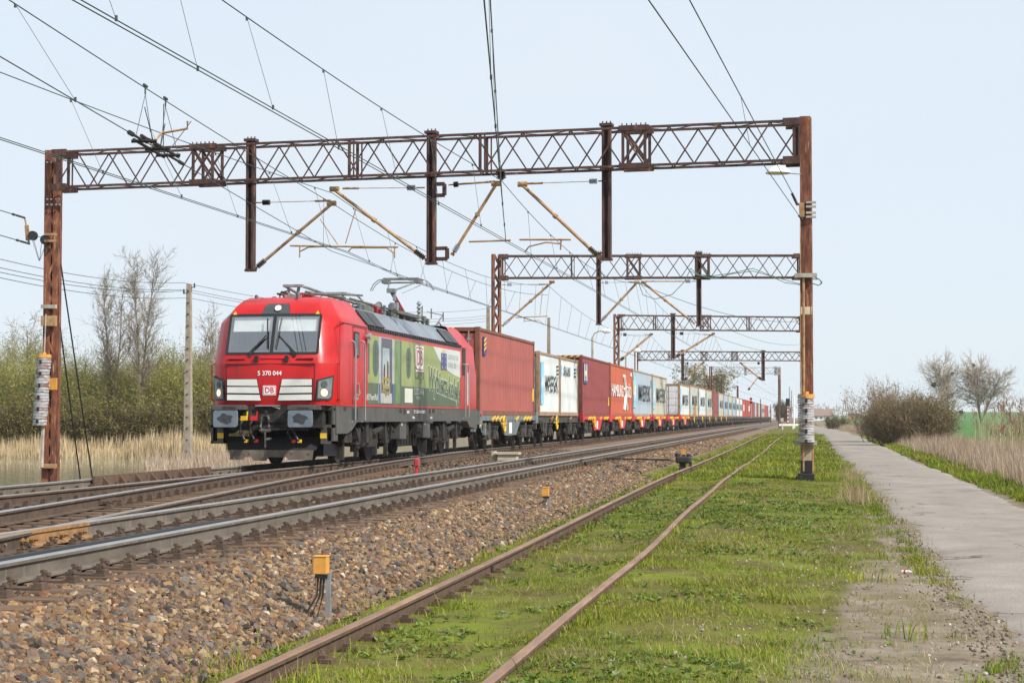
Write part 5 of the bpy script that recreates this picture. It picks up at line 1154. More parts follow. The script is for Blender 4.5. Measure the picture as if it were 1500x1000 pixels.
# further gantries
g2 = gantry('second gantry with a bright rusty patch in its beam, behind the first red-brown container', at(727, 374, 82.1), at(1178, 373, 81.8), at(727, 374, 82.1).z, 1.03, zL=-1, zR=-.5, splice=(6.2, 9.3), vert=(3.4,), sepL=.3, twoL=(.9, .4, 0), period=1.3)
drop(g2, 877, 475, .2); drop(g2, 1024, 477, .2)
canti(g2, ((735, 478), (810, 412)), ((735, 417), (803, 416)), ((755, 465), (802, 463)), [((795, 420), (791, 462))], [((768, 464), (768, 472)), ((769, 470), (790, 469), (797, 476))], r=.05)
canti(g2, ((880, 471), (934, 413)), ((880, 414), (931, 413)), r=.05); canti(g2, ((1018, 474), (941, 413)), ((1020, 412), (945, 412)), r=.05, tie_tube=True)
m = MB(); zt_ = [(1012, 393), (1022, 402), (1045, 404), (1072, 400), (1103, 393), (1125, 402), (1150, 410), (1172, 416)]; m.path([at(x, y, 81.5) for x, y in zt_], .018, 5); m.path([at(x, y + 4 - 3 * (i % 2), 81.5) for i, (x, y) in enumerate(zt_)], .018, 5); m.path([at(x, y, 81.5) for x, y in ((1012, 393), (1003, 412), (985, 431), (960, 438), (942, 432), (936, 416))], .018, 5)
tag(m.build('jumper_cable', nmat('green_cable_2', (.06, .14, .10), 5, .5)), 'sagging green jumper cable hung below the second gantry', 'cable')
g3 = gantry('third gantry, thin and dark, above the orange-red lettered container', at(903, 461, 130), at(1178, 464, 132.5), at(903, 461, 130).z, 1.05, zL=-1, zR=-.4, splice=(6.6,), vert=(2.8, 9.8), period=1.35, cw=.075)
drop(g3, 986, 525, .24); canti(g3, ((907, 529), (955, 489)), ((908, 490), (953, 490)), r=.07); canti(g3, ((988, 524), (1046, 488)), ((990, 488), (1040, 490)), r=.07)
g4 = gantry('fourth gantry, thin and pale, above the white containers', at(932, 514, 198), at(1178, 516, 200), at(932, 514, 198).z, 1.0, zL=-1, zR=-.4, splice=(7.5, 10.9), vert=(3.6,), period=1.5, fine=False, cw=.10)
drop(g4, 1000, 557, .26); drop(g4, 1118, 557, .3); canti(g4, ((1002, 557), (1031, 530)), ((1003, 532), (1028, 532)), r=.09); canti(g4, ((1116, 556), (1084, 531)), ((1116, 532), (1086, 531)), r=.09)
g5 = gantry('farthest pale gantry low over the end of the train', at(1041, 537, 262), at(1141.5, 538, 266), at(1041, 537, 262).z, .95, zL=-1, zR=-.4, period=1.7, fine=False, mt='steel', cw=.10)
drop(g5, 1092, 549, .26, 'steel'); drop(g5, 1136, 549, .26, 'steel'); canti(g5, ((1096, 571), (1110, 553)), None, r=.09)

# ------------------------------------------------------------ overhead wires
def cat_pts(a, b, sag, n=14):
    a, b = Vector(a), Vector(b)
    return [a.lerp(b, i / n) - Vector((0, 0, sag * 4 * (i / n) * (1 - i / n))) for i in range(n + 1)]
def poly(ks, sag):
    out = []
    for (a, b, s) in zip(ks, ks[1:], sag): q = cat_pts(a, b, s); out += q if not out else q[1:]
    return out
def ypt(pts, y):
    for a, b in zip(pts, pts[1:]):
        if (a.y - y) * (b.y - y) <= 0 and a.y != b.y: return a.lerp(b, (y - a.y) / (b.y - a.y))
    return None
def catenary(label, mess, con, ys_, r=.0095, double=.045, clamp=True):
    t = thing('catenary_wire', (mess or con)[0], label, 'overhead wire', 'overhead wires of the tracks')
    if mess: m = MB(); m.path(mess, r, 5); m.build('messenger_wire', M['wire'], t)
    for k in ((-double, double) if double else (0,)): m = MB(); m.path([p + Vector((k, 0, 0)) for p in con], r * .9, 5); m.build('contact_wire', M['wire'], t)
    for i, y in enumerate(ys_):
        a, b = ypt(mess, y), ypt(con, y)
        if a is None or b is None: continue
        b = b + Vector(((double or 0) * (1 if i % 2 else -1), 0, 0)); m = MB(); m.tube(a, b, .0036 + .00003 * y, n=4)
        if clamp and y < 60: m.tube(b + Vector((0, 0, -.015)), b + Vector((0, 0, .05)), .018, n=6); m.tube(a + Vector((0, 0, -.05)), a, .02, n=5)
        m.build('dropper', M['wire'], t)
    return t
def ext(a, b, k): return a + (a - b) * k
n1m, n1c = at(734, 264, 46.3), at(741, 353, 46.3)
a_m, a_c = at(325, 0, 25.4), at(112, 0, 19.5)
n2m, n2c, n3m, n3c, n4m, n4c = at(937, 414, 82), at(945, 467, 82), at(1045, 489, 131), at(1035, 521, 131), at(1086, 531, 199), at(1089, 552, 199)
e_m, e_c = at(1150, 578, 430), at(1150, 589, 430)
catenary('overhead wires of the near main line, running from the top left past its suspension insulator', poly([ext(a_m, n1m, .25), a_m, n1m, n2m, n3m, n4m, e_m], [0, .1, .75, .8, .9, .6]), poly([ext(a_c, n1c, .3), a_c, n1c, n2c, n3c, n4c, e_c], [0, 0, 0, 0, 0, 0]), [17, 19.5, 22.5, 25.5, 29.5, 33.4, 37.6, 42] + [50 + 4.3 * i for i in range(34)])
# train line
t0m, t0c = at(0, 106, 29), at(0, 203, 27.5)
tm1, tc1 = at(487, 283, 47.8), at(508, 369, 47.6)
tm2, tc2, tm3, tc3 = at(802, 417, 82), at(797, 475, 82), at(953, 491, 130), at(942, 525, 130)
tm4, tc4, t5m, t5c = at(1029, 532, 199), at(1024, 555, 199), at(1140, 578, 430), at(1138, 589, 430)
pan = Vector((TX, YN + 13.35, 5.225))
catenary('overhead wires of the train line that the raised pantograph touches', poly([ext(t0m, tm1, .2), t0m, tm1, tm2, tm3, tm4, t5m], [0, .05, .7, .8, .9, .6]), poly([ext(t0c, tc1, .2), t0c, tc1, pan, tc2, tc3, tc4, t5c], [0] * 7), [30 + 3.7 * i for i in range(38)])
# crossover line with section insulator
c0m, c0c = at(13, 0, 24.7), at(0, 83, 21.7); c1m, c1c = at(490, 300, 47.8), at(486, 368, 47.8); c2m, c2c = at(802, 432, 82), at(787, 472, 82)
cm_ = poly([ext(c0m, c1m, .2), c0m, c1m, c2m], [0, .05, .6]); cc_ = poly([ext(c0c, c1c, .2), c0c, c1c, c2c], [0, 0, 0])
catenary('overhead wires of the crossover, carrying the section insulator', cm_, cc_, [23.5, 45, 53, 57, 61, 65, 69, 73], double=.0)
def online(px, P, Q):            # the point of segment P-Q seen in pixel column px
    best = min((abs((lambda v: 750 + F * (v.x * ct + v.y * st_) / (v.y * ct - v.x * st_))(P.lerp(Q, k / 400)) - px), k) for k in range(401)); return P.lerp(Q, best[1] / 400)
ia, ib = online(188, c0c, c1c), online(263, c0c, c1c)
t = thing('section_insulator', ia, 'black section insulator with upright horns hung on the wire left of the nearest gantry', 'insulator')
dv = (ib - ia).normalized(); sdv = Vector((dv.y, -dv.x, 0)); Ln = (ib - ia).length
m = MB(); m.tube(ia, ia.lerp(ib, .3), .022, n=6); m.tube(ia.lerp(ib, .7), ib, .022, n=6); m.tube(ia - dv * .05, ia + dv * .15, .04, n=8)
for s in (-1, 1): m.tube(ia.lerp(ib, .2) + sdv * (s * .12), ia.lerp(ib, .78) + sdv * (s * .12), .026, n=8)
m.tube(ia.lerp(ib, .2) + Vector((0, 0, .06)), ia.lerp(ib, .5) + Vector((0, 0, .05)), .03, n=6); m.tube(ia.lerp(ib, .95), ib + dv * .1, .032, n=6)
for k in (.25, .5, .72): p = ia.lerp(ib, k); m.tube(p - sdv * .2, p + sdv * .2, .03, n=6)
m.build('runner', M['dark'], t)
for k, dx, h in ((.45, -.2, .62), (.62, 0, .8), (.55, .1, .45), (.68, .5, .62)):
    m = MB(); p = ia.lerp(ib, k); m.tube(p, p + Vector((dx * .5, dx, h)), .008, n=5); m.build('horn', M['dark'], t)
m = MB(); p = ia.lerp(ib, .38); m.path([p, p + Vector((.1, .2, .22)), p + Vector((.5, .3, .30)), p + Vector((.5, .3, .42))], .02, 5); m.build('bent_rod', M['tan'], t)
m = MB()
for px in (209, 239):
    q = online(px, c0m, c1m); m.tube(q - dv * .1, q + dv * .1, .026, n=6)
    for k in (.1, .42) if px == 209 else (.55, .97): m.tube(q - Vector((0, 0, .15)), ia.lerp(ib, k), .006, n=4)
    m.tube(q, q - Vector((0, 0, .15)), .015, n=5)
m.build('suspension_wire', M['wire'], t)
# steep pair over the near line and anchors to the right mast
s0m, s0c = at(718, 0, 26.5), at(709, 0, 19.8)
catenary('steep pair of overhead wires rising from the suspension insulator out of view', poly([ext(s0m, n1m, .3), s0m, n1m], [0, .05]), poly([ext(s0c, n1c, .3), s0c, n1c], [0, 0]), [24, 28, 33, 38, 42], double=.0, r=.0115)
r0m, r0c = at(1010, 0, 24), at(950, 0, 19)
catenary('pair of overhead wires running down to the right mast of the nearest gantry', poly([ext(r0m, at(1166, 293, DR), .3), r0m, at(1166, 293, DR)], [0, 0]), poly([ext(r0c, at(1172, 318, DR), .3), r0c, at(1172, 318, DR)], [0, 0]), [31.0], double=0, clamp=False)
m = MB(); a = at(1160, 283, DR); b = at(1168, 300, DR); m.tube(a, b, .035, n=6); m.tube(at(1170, 315, DR), at(1176, 322, DR), .035, n=6); m.tube(at(1166, 299, DR), at(1173, 300, DR), .03, n=6); m.build('wire_clamp', M['dark'], g1.mR)
for (a, b, c_, l_) in (((1041, 490, 131), (1174, 517, 199), .5, 'thin anchor wire from the third gantry suspension to the right mast row, lower one'), ((1062, 480, 131), (1174, 504, 199), .5, 'thin anchor wire above the third gantry line to the right mast row, upper one'), ((935, 415, 82), (1174, 470, 132), .6, 'thin anchor wire sagging from the second gantry to the right mast row')):
    m = MB(); m.path(cat_pts(at(*a), at(*b), c_), .014, 4); tag(m.build('anchor_wire', M['wire']), l_, 'wire', 'anchor wires')
# telegraph line on the left
tp = at(275, 700, 92); zt_ = at(271, 416, 92).z
def pole(label, P, zt, r0=.13, wires=True):
    t = thing('concrete_pole', Vector((P.x, P.y, P.z)), label, 'pole', 'concrete poles beyond the train')
    m = MB(); b = Vector((P.x, P.y, P.z)); e = Vector((P.x, P.y, zt)); m.add([b + Vector((sx * r0 * 1.3, sy * r0 * 1.3, 0)) for sx, sy in ((-1,-1),(1,-1),(1,1),(-1,1))] + [e + Vector((sx * r0 * .75, sy * r0 * .75, 0)) for sx, sy in ((-1,-1),(1,-1),(1,1),(-1,1))], [(0,1,2,3),(7,6,5,4),(0,4,5,1),(1,5,6,2),(2,6,7,3),(3,7,4,0)])
    m.build('post', M['pole'], t)
    if wires:
        m = MB()
        for i in range(15): z = lerp(b.z + .6, zt - .4, i / 14); m.bx(b.x - .04, b.x + .04, b.y - r0 * 1.3 - .012, b.y, z, z + .05)
        m.build('step_hole', M['dark'], t); m = MB()
        for dx, dz in ((.28, -.05), (-.28, -.35)):
            m.tube((b.x, b.y, zt + dz - .12), (b.x + dx, b.y, zt + dz - .12), .025, n=5); m.tube((b.x + dx, b.y, zt + dz - .14), (b.x + dx, b.y, zt + dz + .1), .055, .03, n=8)
        m.build('insulator', M['insul'], t)
    return t
pole('grey concrete telegraph pole left of the locomotive, in front of the bare trees', Vector((tp.x, tp.y, -1.25)), zt_, .15)
pole('thin concrete pole behind the first gap between containers', at(804, 640, 110), at(804, 465, 110).z, .11, False); pole('slim pale concrete pole left of the second gantry', at(715, 640, 105), at(715, 449, 105).z, .12, False)
for i, (ya, yb2, ye) in enumerate(((376, 414, 452), (389, 424, 462), (396, 426, 466), (404, 436, 470))):
    m = MB(); A = at(-30, ya - 4, 58); B = at(268 + (8 if i % 2 else 0), yb2, 92); C_ = at(715, ye, 150); m.path(cat_pts(A, B, .3) + cat_pts(B, C_, .8)[1:], .012, 4)
    tag(m.build('telegraph_wire', M['wire']), ['topmost', 'second from top', 'third from top', 'lowest'][i] + ' telegraph wire on the pole left of the locomotive', 'wire', 'telegraph wires')
# lamps beyond the train
def lamp(label, px, pyt, D, d=1):
    t = thing('street_lamp', at(px, 640, D), label, 'street lamp', 'street lamps beyond the train'); p = at(px, pyt, D)
    m = MB(); b = at(px, 640, D); m.tube(b, p, .11, .08, n=8); m.build('post', M['conc'], t); m = MB(); m.path([p, p + Vector((d * .15, 0, .3)), p + Vector((d * .5, 0, .45)), p + Vector((d * .7, 0, .45))], .05, 6); m.build('arm', M['conc'], t)
    m = MB(); c = p + Vector((d * 1.0, 0, .45)); m.lathe(c - Vector((d * .36, 0, 0)), c + Vector((d * .36, 0, 0)), [(0, .07), (.3, .17), (.8, .16), (1, .06)], 10); m.build('lamp_head', M['white'], t); return t
lamp('street lamp with white head above the dark red container', 868, 494, 130); lamp('street lamp with white head left of the third gantry mast', 917, 521, 165)
# ------------------------------------------------------------ stones and plants
def stones(name, N, xf, yf, s0, s1, seed, keep=None, label=None, pal=None):
    r = np.random.default_rng(seed); x = xf(r, N); y = yf(r, N)
    if keep is not None: k = keep(r, x, y); x, y = x[k], y[k]
    z = np.array([gz(a, b) for a, b in zip(x, y)]); n = len(x)
    t = (1 + 5 ** .5) / 2
    ico = np.array([(-1,t,0),(1,t,0),(-1,-t,0),(1,-t,0),(0,-1,t),(0,1,t),(0,-1,-t),(0,1,-t),(t,0,-1),(t,0,1),(-t,0,-1),(-t,0,1)]) / 1.9
    fc = np.array([(0,11,5),(0,5,1),(0,1,7),(0,7,10),(0,10,11),(1,5,9),(5,11,4),(11,10,2),(10,7,6),(7,1,8),(3,9,4),(3,4,2),(3,2,6),(3,6,8),(3,8,9),(4,9,5),(2,4,11),(6,2,10),(8,6,7),(9,8,1)])
    protos = []
    for i in range(24):
        v = ico.copy()
        for _ in range(6):                              # cut flat facets
            d = r.normal(size=3); d /= np.linalg.norm(d); h = r.uniform(.45, .8); q = v @ d; v = v - np.outer(np.maximum(q - h, 0), d)
        protos.append(v * r.uniform(.75, 1.3, 3) * np.array([1, 1, .8]))
    P = np.array(protos)[r.integers(0, 24, n)]; s = r.uniform(s0, s1, n) * (1 + .35 * (r.random(n) < .12))
    q = r.normal(size=(n, 4)); q /= np.linalg.norm(q, axis=1)[:, None]; a, b, c, d = q.T
    Rm = np.stack([np.stack([1-2*(c*c+d*d), 2*(b*c-a*d), 2*(b*d+a*c)], -1), np.stack([2*(b*c+a*d), 1-2*(b*b+d*d), 2*(c*d-a*b)], -1), np.stack([2*(b*d-a*c), 2*(c*d+a*b), 1-2*(b*b+c*c)], -1)], 1)
    V = np.einsum('nij,nkj->nki', Rm, P) * s[:, None, None] + np.stack([x, y, z + s * r.uniform(.1, .6, n)], -1)[:, None, :]
    pal = np.array(pal or [(.19,.122,.070),(.145,.098,.070),(.23,.157,.09),(.115,.10,.088),(.29,.185,.095),(.17,.117,.092),(.255,.18,.112),(.06,.05,.045),(.37,.28,.18),(.15,.138,.122),(.165,.09,.05),(.45,.38,.29)]); pw = np.array([5,6,5,5,3,4,3,4,1.6,3,4,.5]); pw = pw[:len(pal)] / pw[:len(pal)].sum()
    C = pal[r.choice(len(pal), n, p=pw)] * r.uniform(.8, 1.2, (n, 1)); st = np.exp(-np.clip(np.abs(x - (NX + TW)) - .15, 0, 9) / .35)[:, None] * (.55 + .45 * np.sin(y * 3.1 + 2 * np.sin(y)))[:, None]; C = C * (1 - st * np.array([.12, .36, .55])); C = np.repeat(C, 12, 0)
    Fc = (fc[None] + (np.arange(n) * 12)[:, None, None]).reshape(-1, 3)
    o = mesh_np(name, V.reshape(-1, 3), Fc, M['stone'], None, C); return tag(o, label, kind='stuff')
M['stone'] = nmat('ballast_stone', [(0, (.72, .70, .68)), (1, (1.1, 1.08, 1.05))], 30, .92, attr='col', bump=.5, bscale=90, spec=.2)
rails_x = [NX - TW, NX + TW, TX - TW, TX + TW]
def keep(r, x, y):
    k = np.ones(len(x), bool)
    for q in rails_x: k &= np.abs(x - q) > .1
    c = np.array([smoothcx(v) for v in y]); k &= (np.abs(x - c) > .09); k &= ((np.abs(x - c + 1.5) > .09) | (y > 36))
    on = np.zeros(len(x), bool)
    ph = ((y - 11 + .3) % .6) - .3; on |= (np.abs(ph) < .14) & (np.abs(x - NX) < 1.32)
    ph = ((y - 15 + .3) % .6) - .3; on |= (np.abs(ph) < .14) & (np.abs(x - TX) < 1.32)
    return k & (~on | (r.random(len(x)) < .10))
dens = lambda r, N, a, b, p: a + (b - a) * r.random(N) ** p
stones('ballast_stones', 68000, lambda r, N: -3.85 - 2.05 * r.random(N) ** .9, lambda r, N: dens(r, N, 8.5, 46, 1.7), .018, .042, 1, lambda r, x, y: ~((np.abs((((y - 11 + .3) % .6) - .3)) < .14) & (x < -5.20) & (r.random(len(x)) < .93) & (y < 34)) & ~((x < -5.22) & (r.random(len(x)) < .5)), 'loose brown and grey ballast stones on the shoulder')
stones('ballast_stones', 9000, lambda r, N: -4.0 - .35 * sst(25, 50, 50) - 1.4 * r.random(N), lambda r, N: 42 + 70 * r.random(N) ** 1.3, .035, .065, 2, None, 'loose ballast stones farther along the shoulder')
stones('ballast_stones', 34000, lambda r, N: -13.6 + 8.4 * r.random(N), lambda r, N: dens(r, N, 13, 75, 1.3), .022, .05, 3, keep, 'loose ballast stones between the rails', [(.13,.085,.06),(.10,.075,.06),(.16,.11,.075),(.10,.09,.085),(.22,.14,.08),(.13,.10,.09),(.19,.13,.09),(.06,.05,.045),(.26,.2,.14),(.12,.11,.10),(.12,.07,.045),(.3,.25,.2)])

def blades(name, base, h, wd, lean, C, mat, label=None, parent=None, seed=5, kind='stuff', mid=.55):
    r = np.random.default_rng(seed); n = len(base); a = r.random(n) * 2 * np.pi; ax = np.stack([np.cos(a), np.sin(a), 0 * a], -1); dr = np.stack([-np.sin(a), np.cos(a), 0 * a], -1)
    sw = (lean * r.normal(size=n))[:, None] * dr + (lean * .5 * r.normal(size=n))[:, None] * ax
    up = np.array([0, 0, 1.0]); wv = ax * (wd / 2)[:, None]
    m1 = base + up * (h * mid)[:, None] + sw * .35 * h[:, None]; tp_ = base + up * h[:, None] + sw * h[:, None]
    V = np.stack([base - wv, base + wv, m1 + wv * .8, m1 - wv * .8, tp_], 1).reshape(-1, 3)
    f = np.array([(0, 1, 2), (0, 2, 3), (3, 2, 4)]); Fc = (f[None] + (np.arange(n) * 5)[:, None, None]).reshape(-1, 3)
    o = mesh_np(name, V, Fc, mat, parent, np.repeat(C, 5, 0)); return tag(o, label, kind=kind) if kind else o
def leafmat(name, rough=.7, trans=.25):
    m = nmat(name, [(0, (.9, .9, .9)), (1, (1.1, 1.1, 1.1))], 3, rough, attr='col', spec=.2); t = m.node_tree; b = t.nodes['Principled BSDF']; s = b.inputs['Base Color'].links[0].from_socket
    if trans:
        tr = t.nodes.new('ShaderNodeBsdfTranslucent'); mx = t.nodes.new('ShaderNodeMixShader'); mx.inputs[0].default_value = trans; t.links.new(s, tr.inputs[0]); t.links.new(b.outputs[0], mx.inputs[1]); t.links.new(tr.outputs[0], mx.inputs[2]); t.links.new(mx.outputs[0], t.nodes['Material Output'].inputs[0])
    return m
M['grass'] = leafmat('grass_blade'); M['dry'] = leafmat('dry_stalk', .8, .2); M['leaf'] = leafmat('young_leaf'); M['bark'] = nmat('bark', [(0, (.15, .13, .095)), (1, (.30, .26, .20))], 4, .9); M['twig'] = nmat('twig', [(0, (.22, .18, .13)), (1, (.36, .30, .23))], 3, .9)
def pnoise(x, y, s, seed):
    r = np.random.default_rng(seed); out = 0
    for k in range(5): a = r.uniform(0, 6.28, 4); f = s * (1.7 ** k); out = out + np.sin(x * f * np.cos(a[0]) + y * f * np.sin(a[0]) + a[1]) * np.cos(x * f * np.sin(a[2]) - y * f * np.cos(a[2]) + a[3]) / (1.35 ** k)
    return out
def green(r, n, x, y, k=1):
    g = np.array([(.13, .18, .011), (.18, .22, .014), (.235, .262, .025), (.25, .22, .08), (.075, .125, .014), (.20, .15, .08)]); c = g[r.choice(6, n, p=[.26, .28, .2, .08, .12, .06])]
    p = pnoise(x, y, .9, 3); return c * (1 + .25 * np.tanh(p))[:, None] * (1 + np.array([.12, 0, .1]) * np.tanh(pnoise(x, y, .6, 55))[:, None]) * r.uniform(.85, 1.15, (n, 1)) * k
def gzv(x, y): return np.array([gz(a, b) for a, b in zip(x, y)])
def grass(name, N, x0, x1, y0, y1, p, h0, h1, w0, seed, label, filt, kcol=1):
    r = np.random.default_rng(seed); x = r.uniform(x0, x1, N); y = y0 + (y1 - y0) * r.random(N) ** p; k = filt(r, x, y); x, y = x[k], y[k]; n = len(x)
    h = r.uniform(h0, h1, n) * (1 + .35 * pnoise(x, y, 1.6, 9)).clip(.35, 2); w_ = w0 * (1 + y / 26) * r.uniform(.7, 1.3, n)
    return blades(name, np.stack([x, y, gzv(x, y) - .005], -1), h, w_, .55, green(r, n, x, y, kcol), M['grass'], label, seed=seed)
def verge(r, x, y):
    e = -.12 + 1.12 * np.clip((y - 9) / 25, 0, 1) ** 1.2; d = np.clip((e - x + .3 * pnoise(x, y, 2.2, 4)) / 1.0 + .5, .05, 1); d = np.where(x > 1.15, .0, d)
    left = np.clip((x + 4.0 + .25 * pnoise(x, y, 2.5, 6)) / .3, 0, 1); patch_ = (pnoise(x, y, 2.8, 8) > -.9)
    rail_ = (np.abs(x - SX + .755) > .05) & (np.abs(x - SX - .755) > .05)
    return (r.random(len(x)) < d * left * np.clip(.55 + .55 * pnoise(x, y, 2.1, 8) - .38 * (np.abs(x - SX) < .75) * (1 - np.clip((y - 14) / 18, 0, 1)) - .3 * np.exp(-((x + 3.6) / .25) ** 2), .05, 1)) & rail_
grass('grass', 300000, -4.3, 1.3, 9, 48, 1.55, .014, .046, .0042, 11, 'short green grass and moss between the siding and the road', verge)
grass('grass', 60000, -4.6, 1.3, 45, 150, 1.5, .05, .12, .008, 12, 'grass farther along the siding', verge)
def tufts(r, x, y):
    c = (np.exp(-((x + 3.85) / .16) ** 2) * .5 + np.exp(-((x + 3.2) / .12) ** 2) * .25 + np.exp(-((x + 1.75) / .10) ** 2) * .4 + np.exp(-((x - 1.0) / .3) ** 2) * (y > 30) * .8) * (pnoise(x, y, 1.7, 21) > .3) + (pnoise(x, y, 1.9, 22) > 2.15) * .9 * (x < .3) + (pnoise(x, y, 2.4, 25) > 1.5) * .55 * (x < 1.7) * (x > -1) * (y < 40)
    return r.random(len(x)) < c
grass('grass', 150000, -4.5, 1.9, 9, 60, 1.5, .05, .13, .0055, 13, 'taller grass tufts along the rails and gravel edge', tufts, 1.1)
def rverge(r, x, y): return (x > np.interp(y, [a for a, _ in RR], [b for _, b in RR]) - .02 + .1 * pnoise(x, y, 2, 31)) & (r.random(len(x)) < .9)
grass('grass', 60000, 3.4, 5.0, 20, 130, 1.5, .08, .22, .008, 14, 'green grass edging the far side of the road', rverge)
# broad-leaved weeds and dead straw among the grass
def flat_weeds(N, seed, label):
    r = np.random.default_rng(seed); cx = r.uniform(-3.9, 1.2, N); cy = 9.3 + 32 * r.random(N) ** 1.5; e = -.28 + 1.25 * np.clip((cy - 9) / 25, 0, 1) ** 1.2
    k = (cx < e + .3 * r.normal(size=N)) & (np.abs(cx - SX + .755) > .12) & (np.abs(cx - SX - .755) > .1) & (pnoise(cx, cy, 1.1, 61) > .1); cx, cy = cx[k], cy[k]; n = len(cx); q = 7
    a = r.random((n, q)) * 6.283; l = r.uniform(.012, .045, (n, q)) * (1 + cy / 40)[:, None]; b = np.stack([cx, cy, gzv(cx, cy) + .008], -1)[:, None, :]
    d = np.stack([np.cos(a), np.sin(a), r.uniform(.1, .7, (n, q))], -1) * l[..., None]; s = np.stack([-np.sin(a), np.cos(a), 0 * a], -1) * (l * .28)[..., None]
    V = np.stack([b + 0 * d, b + d * .55 - s, b + d, b + d * .55 + s], 2).reshape(-1, 3); pal = np.array([(.10, .165, .022), (.14, .20, .03), (.07, .13, .02), (.16, .20, .05), (.20, .22, .13)]); C = pal[r.choice(5, n, p=[.3, .3, .2, .15, .05])] * r.uniform(.8, 1.2, (n, 1))
    return tag(mesh_np('low_weeds', V, np.arange(len(V)).reshape(-1, 4), M['grass'], None, np.repeat(C, q * 4, 0)), label, kind='stuff')
flat_weeds(9000, 63, 'low broad-leaved weeds scattered through the grass')
r = np.random.default_rng(64); x = r.uniform(-4.0, 1.6, 16000); y = 9.3 + 34 * r.random(16000) ** 1.5; k = pnoise(x, y, 1.3, 65) > .2; x, y = x[k], y[k]
blades('dead_straw', np.stack([x, y, gzv(x, y)], -1), r.uniform(.02, .07, len(x)), .003 * (1 + y / 26), 1.3, np.array([(.36, .27, .15), (.28, .2, .11), (.44, .36, .22)])[r.choice(3, len(x))], M['dry'], 'dead straw and stalks lying in the grass', seed=66)
# weeds on the dirt and a dry tuft by the road
r = np.random.default_rng(31); n = 1400; B = []
for cx_, cy_, k in ((1255, 728, 900), (1248, 700, 500)):
    d = 1.5 * F / (cy_ - 611); p = at(cx_, cy_, d); B += [(p.x + r.normal() * .14, p.y + r.normal() * 1.0, gz(p.x, p.y)) for _ in range(k // 3)]
B = np.array(B); tan_ = np.array([(.34, .25, .15), (.42, .33, .21), (.28, .2, .12)])
o = blades('dry_weed', B, r.uniform(.12, .55, len(B)), np.full(len(B), .006), .55, tan_[r.choice(3, len(B))], M['dry'], kind=None); tag(o, 'dry straw-coloured weed tuft at the left edge of the road', 'weed')

# reeds
TAN = np.array([(.50, .38, .22), (.58, .46, .28), (.42, .31, .18), (.64, .53, .35)]); PNK = np.array([(.38, .28, .21), (.47, .36, .27), (.31, .22, .16), (.54, .43, .32)])
def reeds(name, x, y, z, h0, h1, w_, pal, label, seed, plume=0, lean=.12):
    r = np.random.default_rng(seed); n = len(x); C = pal[r.choice(len(pal), n)] * r.uniform(.8, 1.15, (n, 1)); h = r.uniform(h0, h1, n) * (1 + .28 * pnoise(x, y, .9, 71)).clip(.3, 1.5)
    o = blades(name, np.stack([x, y, z], -1), h, np.full(n, w_) * r.uniform(.6, 1.4, n), lean, C, M['dry'], label, seed=seed, mid=.6)
    if plume:
        k = r.choice(n, plume); b = np.repeat(np.stack([x[k], y[k], z[k] + h[k] * .88], -1), 16, 0) + r.normal(size=(plume * 16, 3)) * np.array([.05, .05, .10])
        blades('reed_plumes', b, r.uniform(.10, .24, len(b)), np.full(len(b), .02), .8, np.tile(np.array([(.25, .16, .115)]), (len(b), 1)) * r.uniform(.7, 1.3, (len(b), 1)), M['dry'], label.replace('reeds', 'feathery brown reed plumes above the reeds'), seed=seed + 1)
    return o
r = np.random.default_rng(41)
def polar(pxa, pxb, Da, Db, N):
    px = r.uniform(pxa, pxb, N); D = r.uniform(Da, Db, N); P = np.array([at(a, 640, d) for a, d in zip(px, D)]); return P[:, 0], P[:, 1]
x, y = polar(-60, 330, 105.5, 110, 10000); reeds('reeds', x, y, gzv(x, y) - .1, .35, 1.45, .03, TAN, 'tan dry reeds along the far shore of the pond', 42, 0, .10)
x, y = polar(215, 420, 62, 104, 9000); k = (gzv(x, y) > -1.28) | (x > -27 - (y - 62) * .19); reeds('reeds', x[k], y[k], np.maximum(gzv(x[k], y[k]), -1.4), .25, .95, .022, PNK, 'low pinkish dry reeds on the bank below the locomotive', 43, 0, .25)
x, y = polar(120, 400, 52, 66, 2500); reeds('reeds', x, y, np.minimum(gzv(x, y), -1.0), .15, .45, .014, PNK, 'sparse dry stalks along the near edge of the pond', 44, 0, .3)
x, y = polar(-60, 330, 84, 105, 500); reeds('reeds', x, y, np.full(len(x), -1.35), .1, .35, .02, TAN, 'a few reeds standing in the pond', 45, 0, .2)
n = 70000; y = 24 + 190 * r.random(n) ** 1.5; x = np.array([li(RR, v) for v in y]) + .7 + 2.7 * r.random(n) ** 1.2 + .2 * pnoise(y, y, .8, 2)
k = pnoise(x, y, .55, 73) > -1.1; x, y = x[k], y[k]; reeds('reeds', x, y, gzv(x, y), .12, .78, .009, PNK * .92, 'pinkish dry reeds and weeds beside the road on the right', 46, 0, .25)
n = 420; y = 52 + 34 * r.random(n); x = 5.4 + (y - 52) * .055 + 2.4 * r.random(n); reeds('reeds', x, y, gzv(x, y), .8, 1.8, .016, TAN * .8, 'tall plumed reeds at the right edge of the picture', 47, 120, .08)

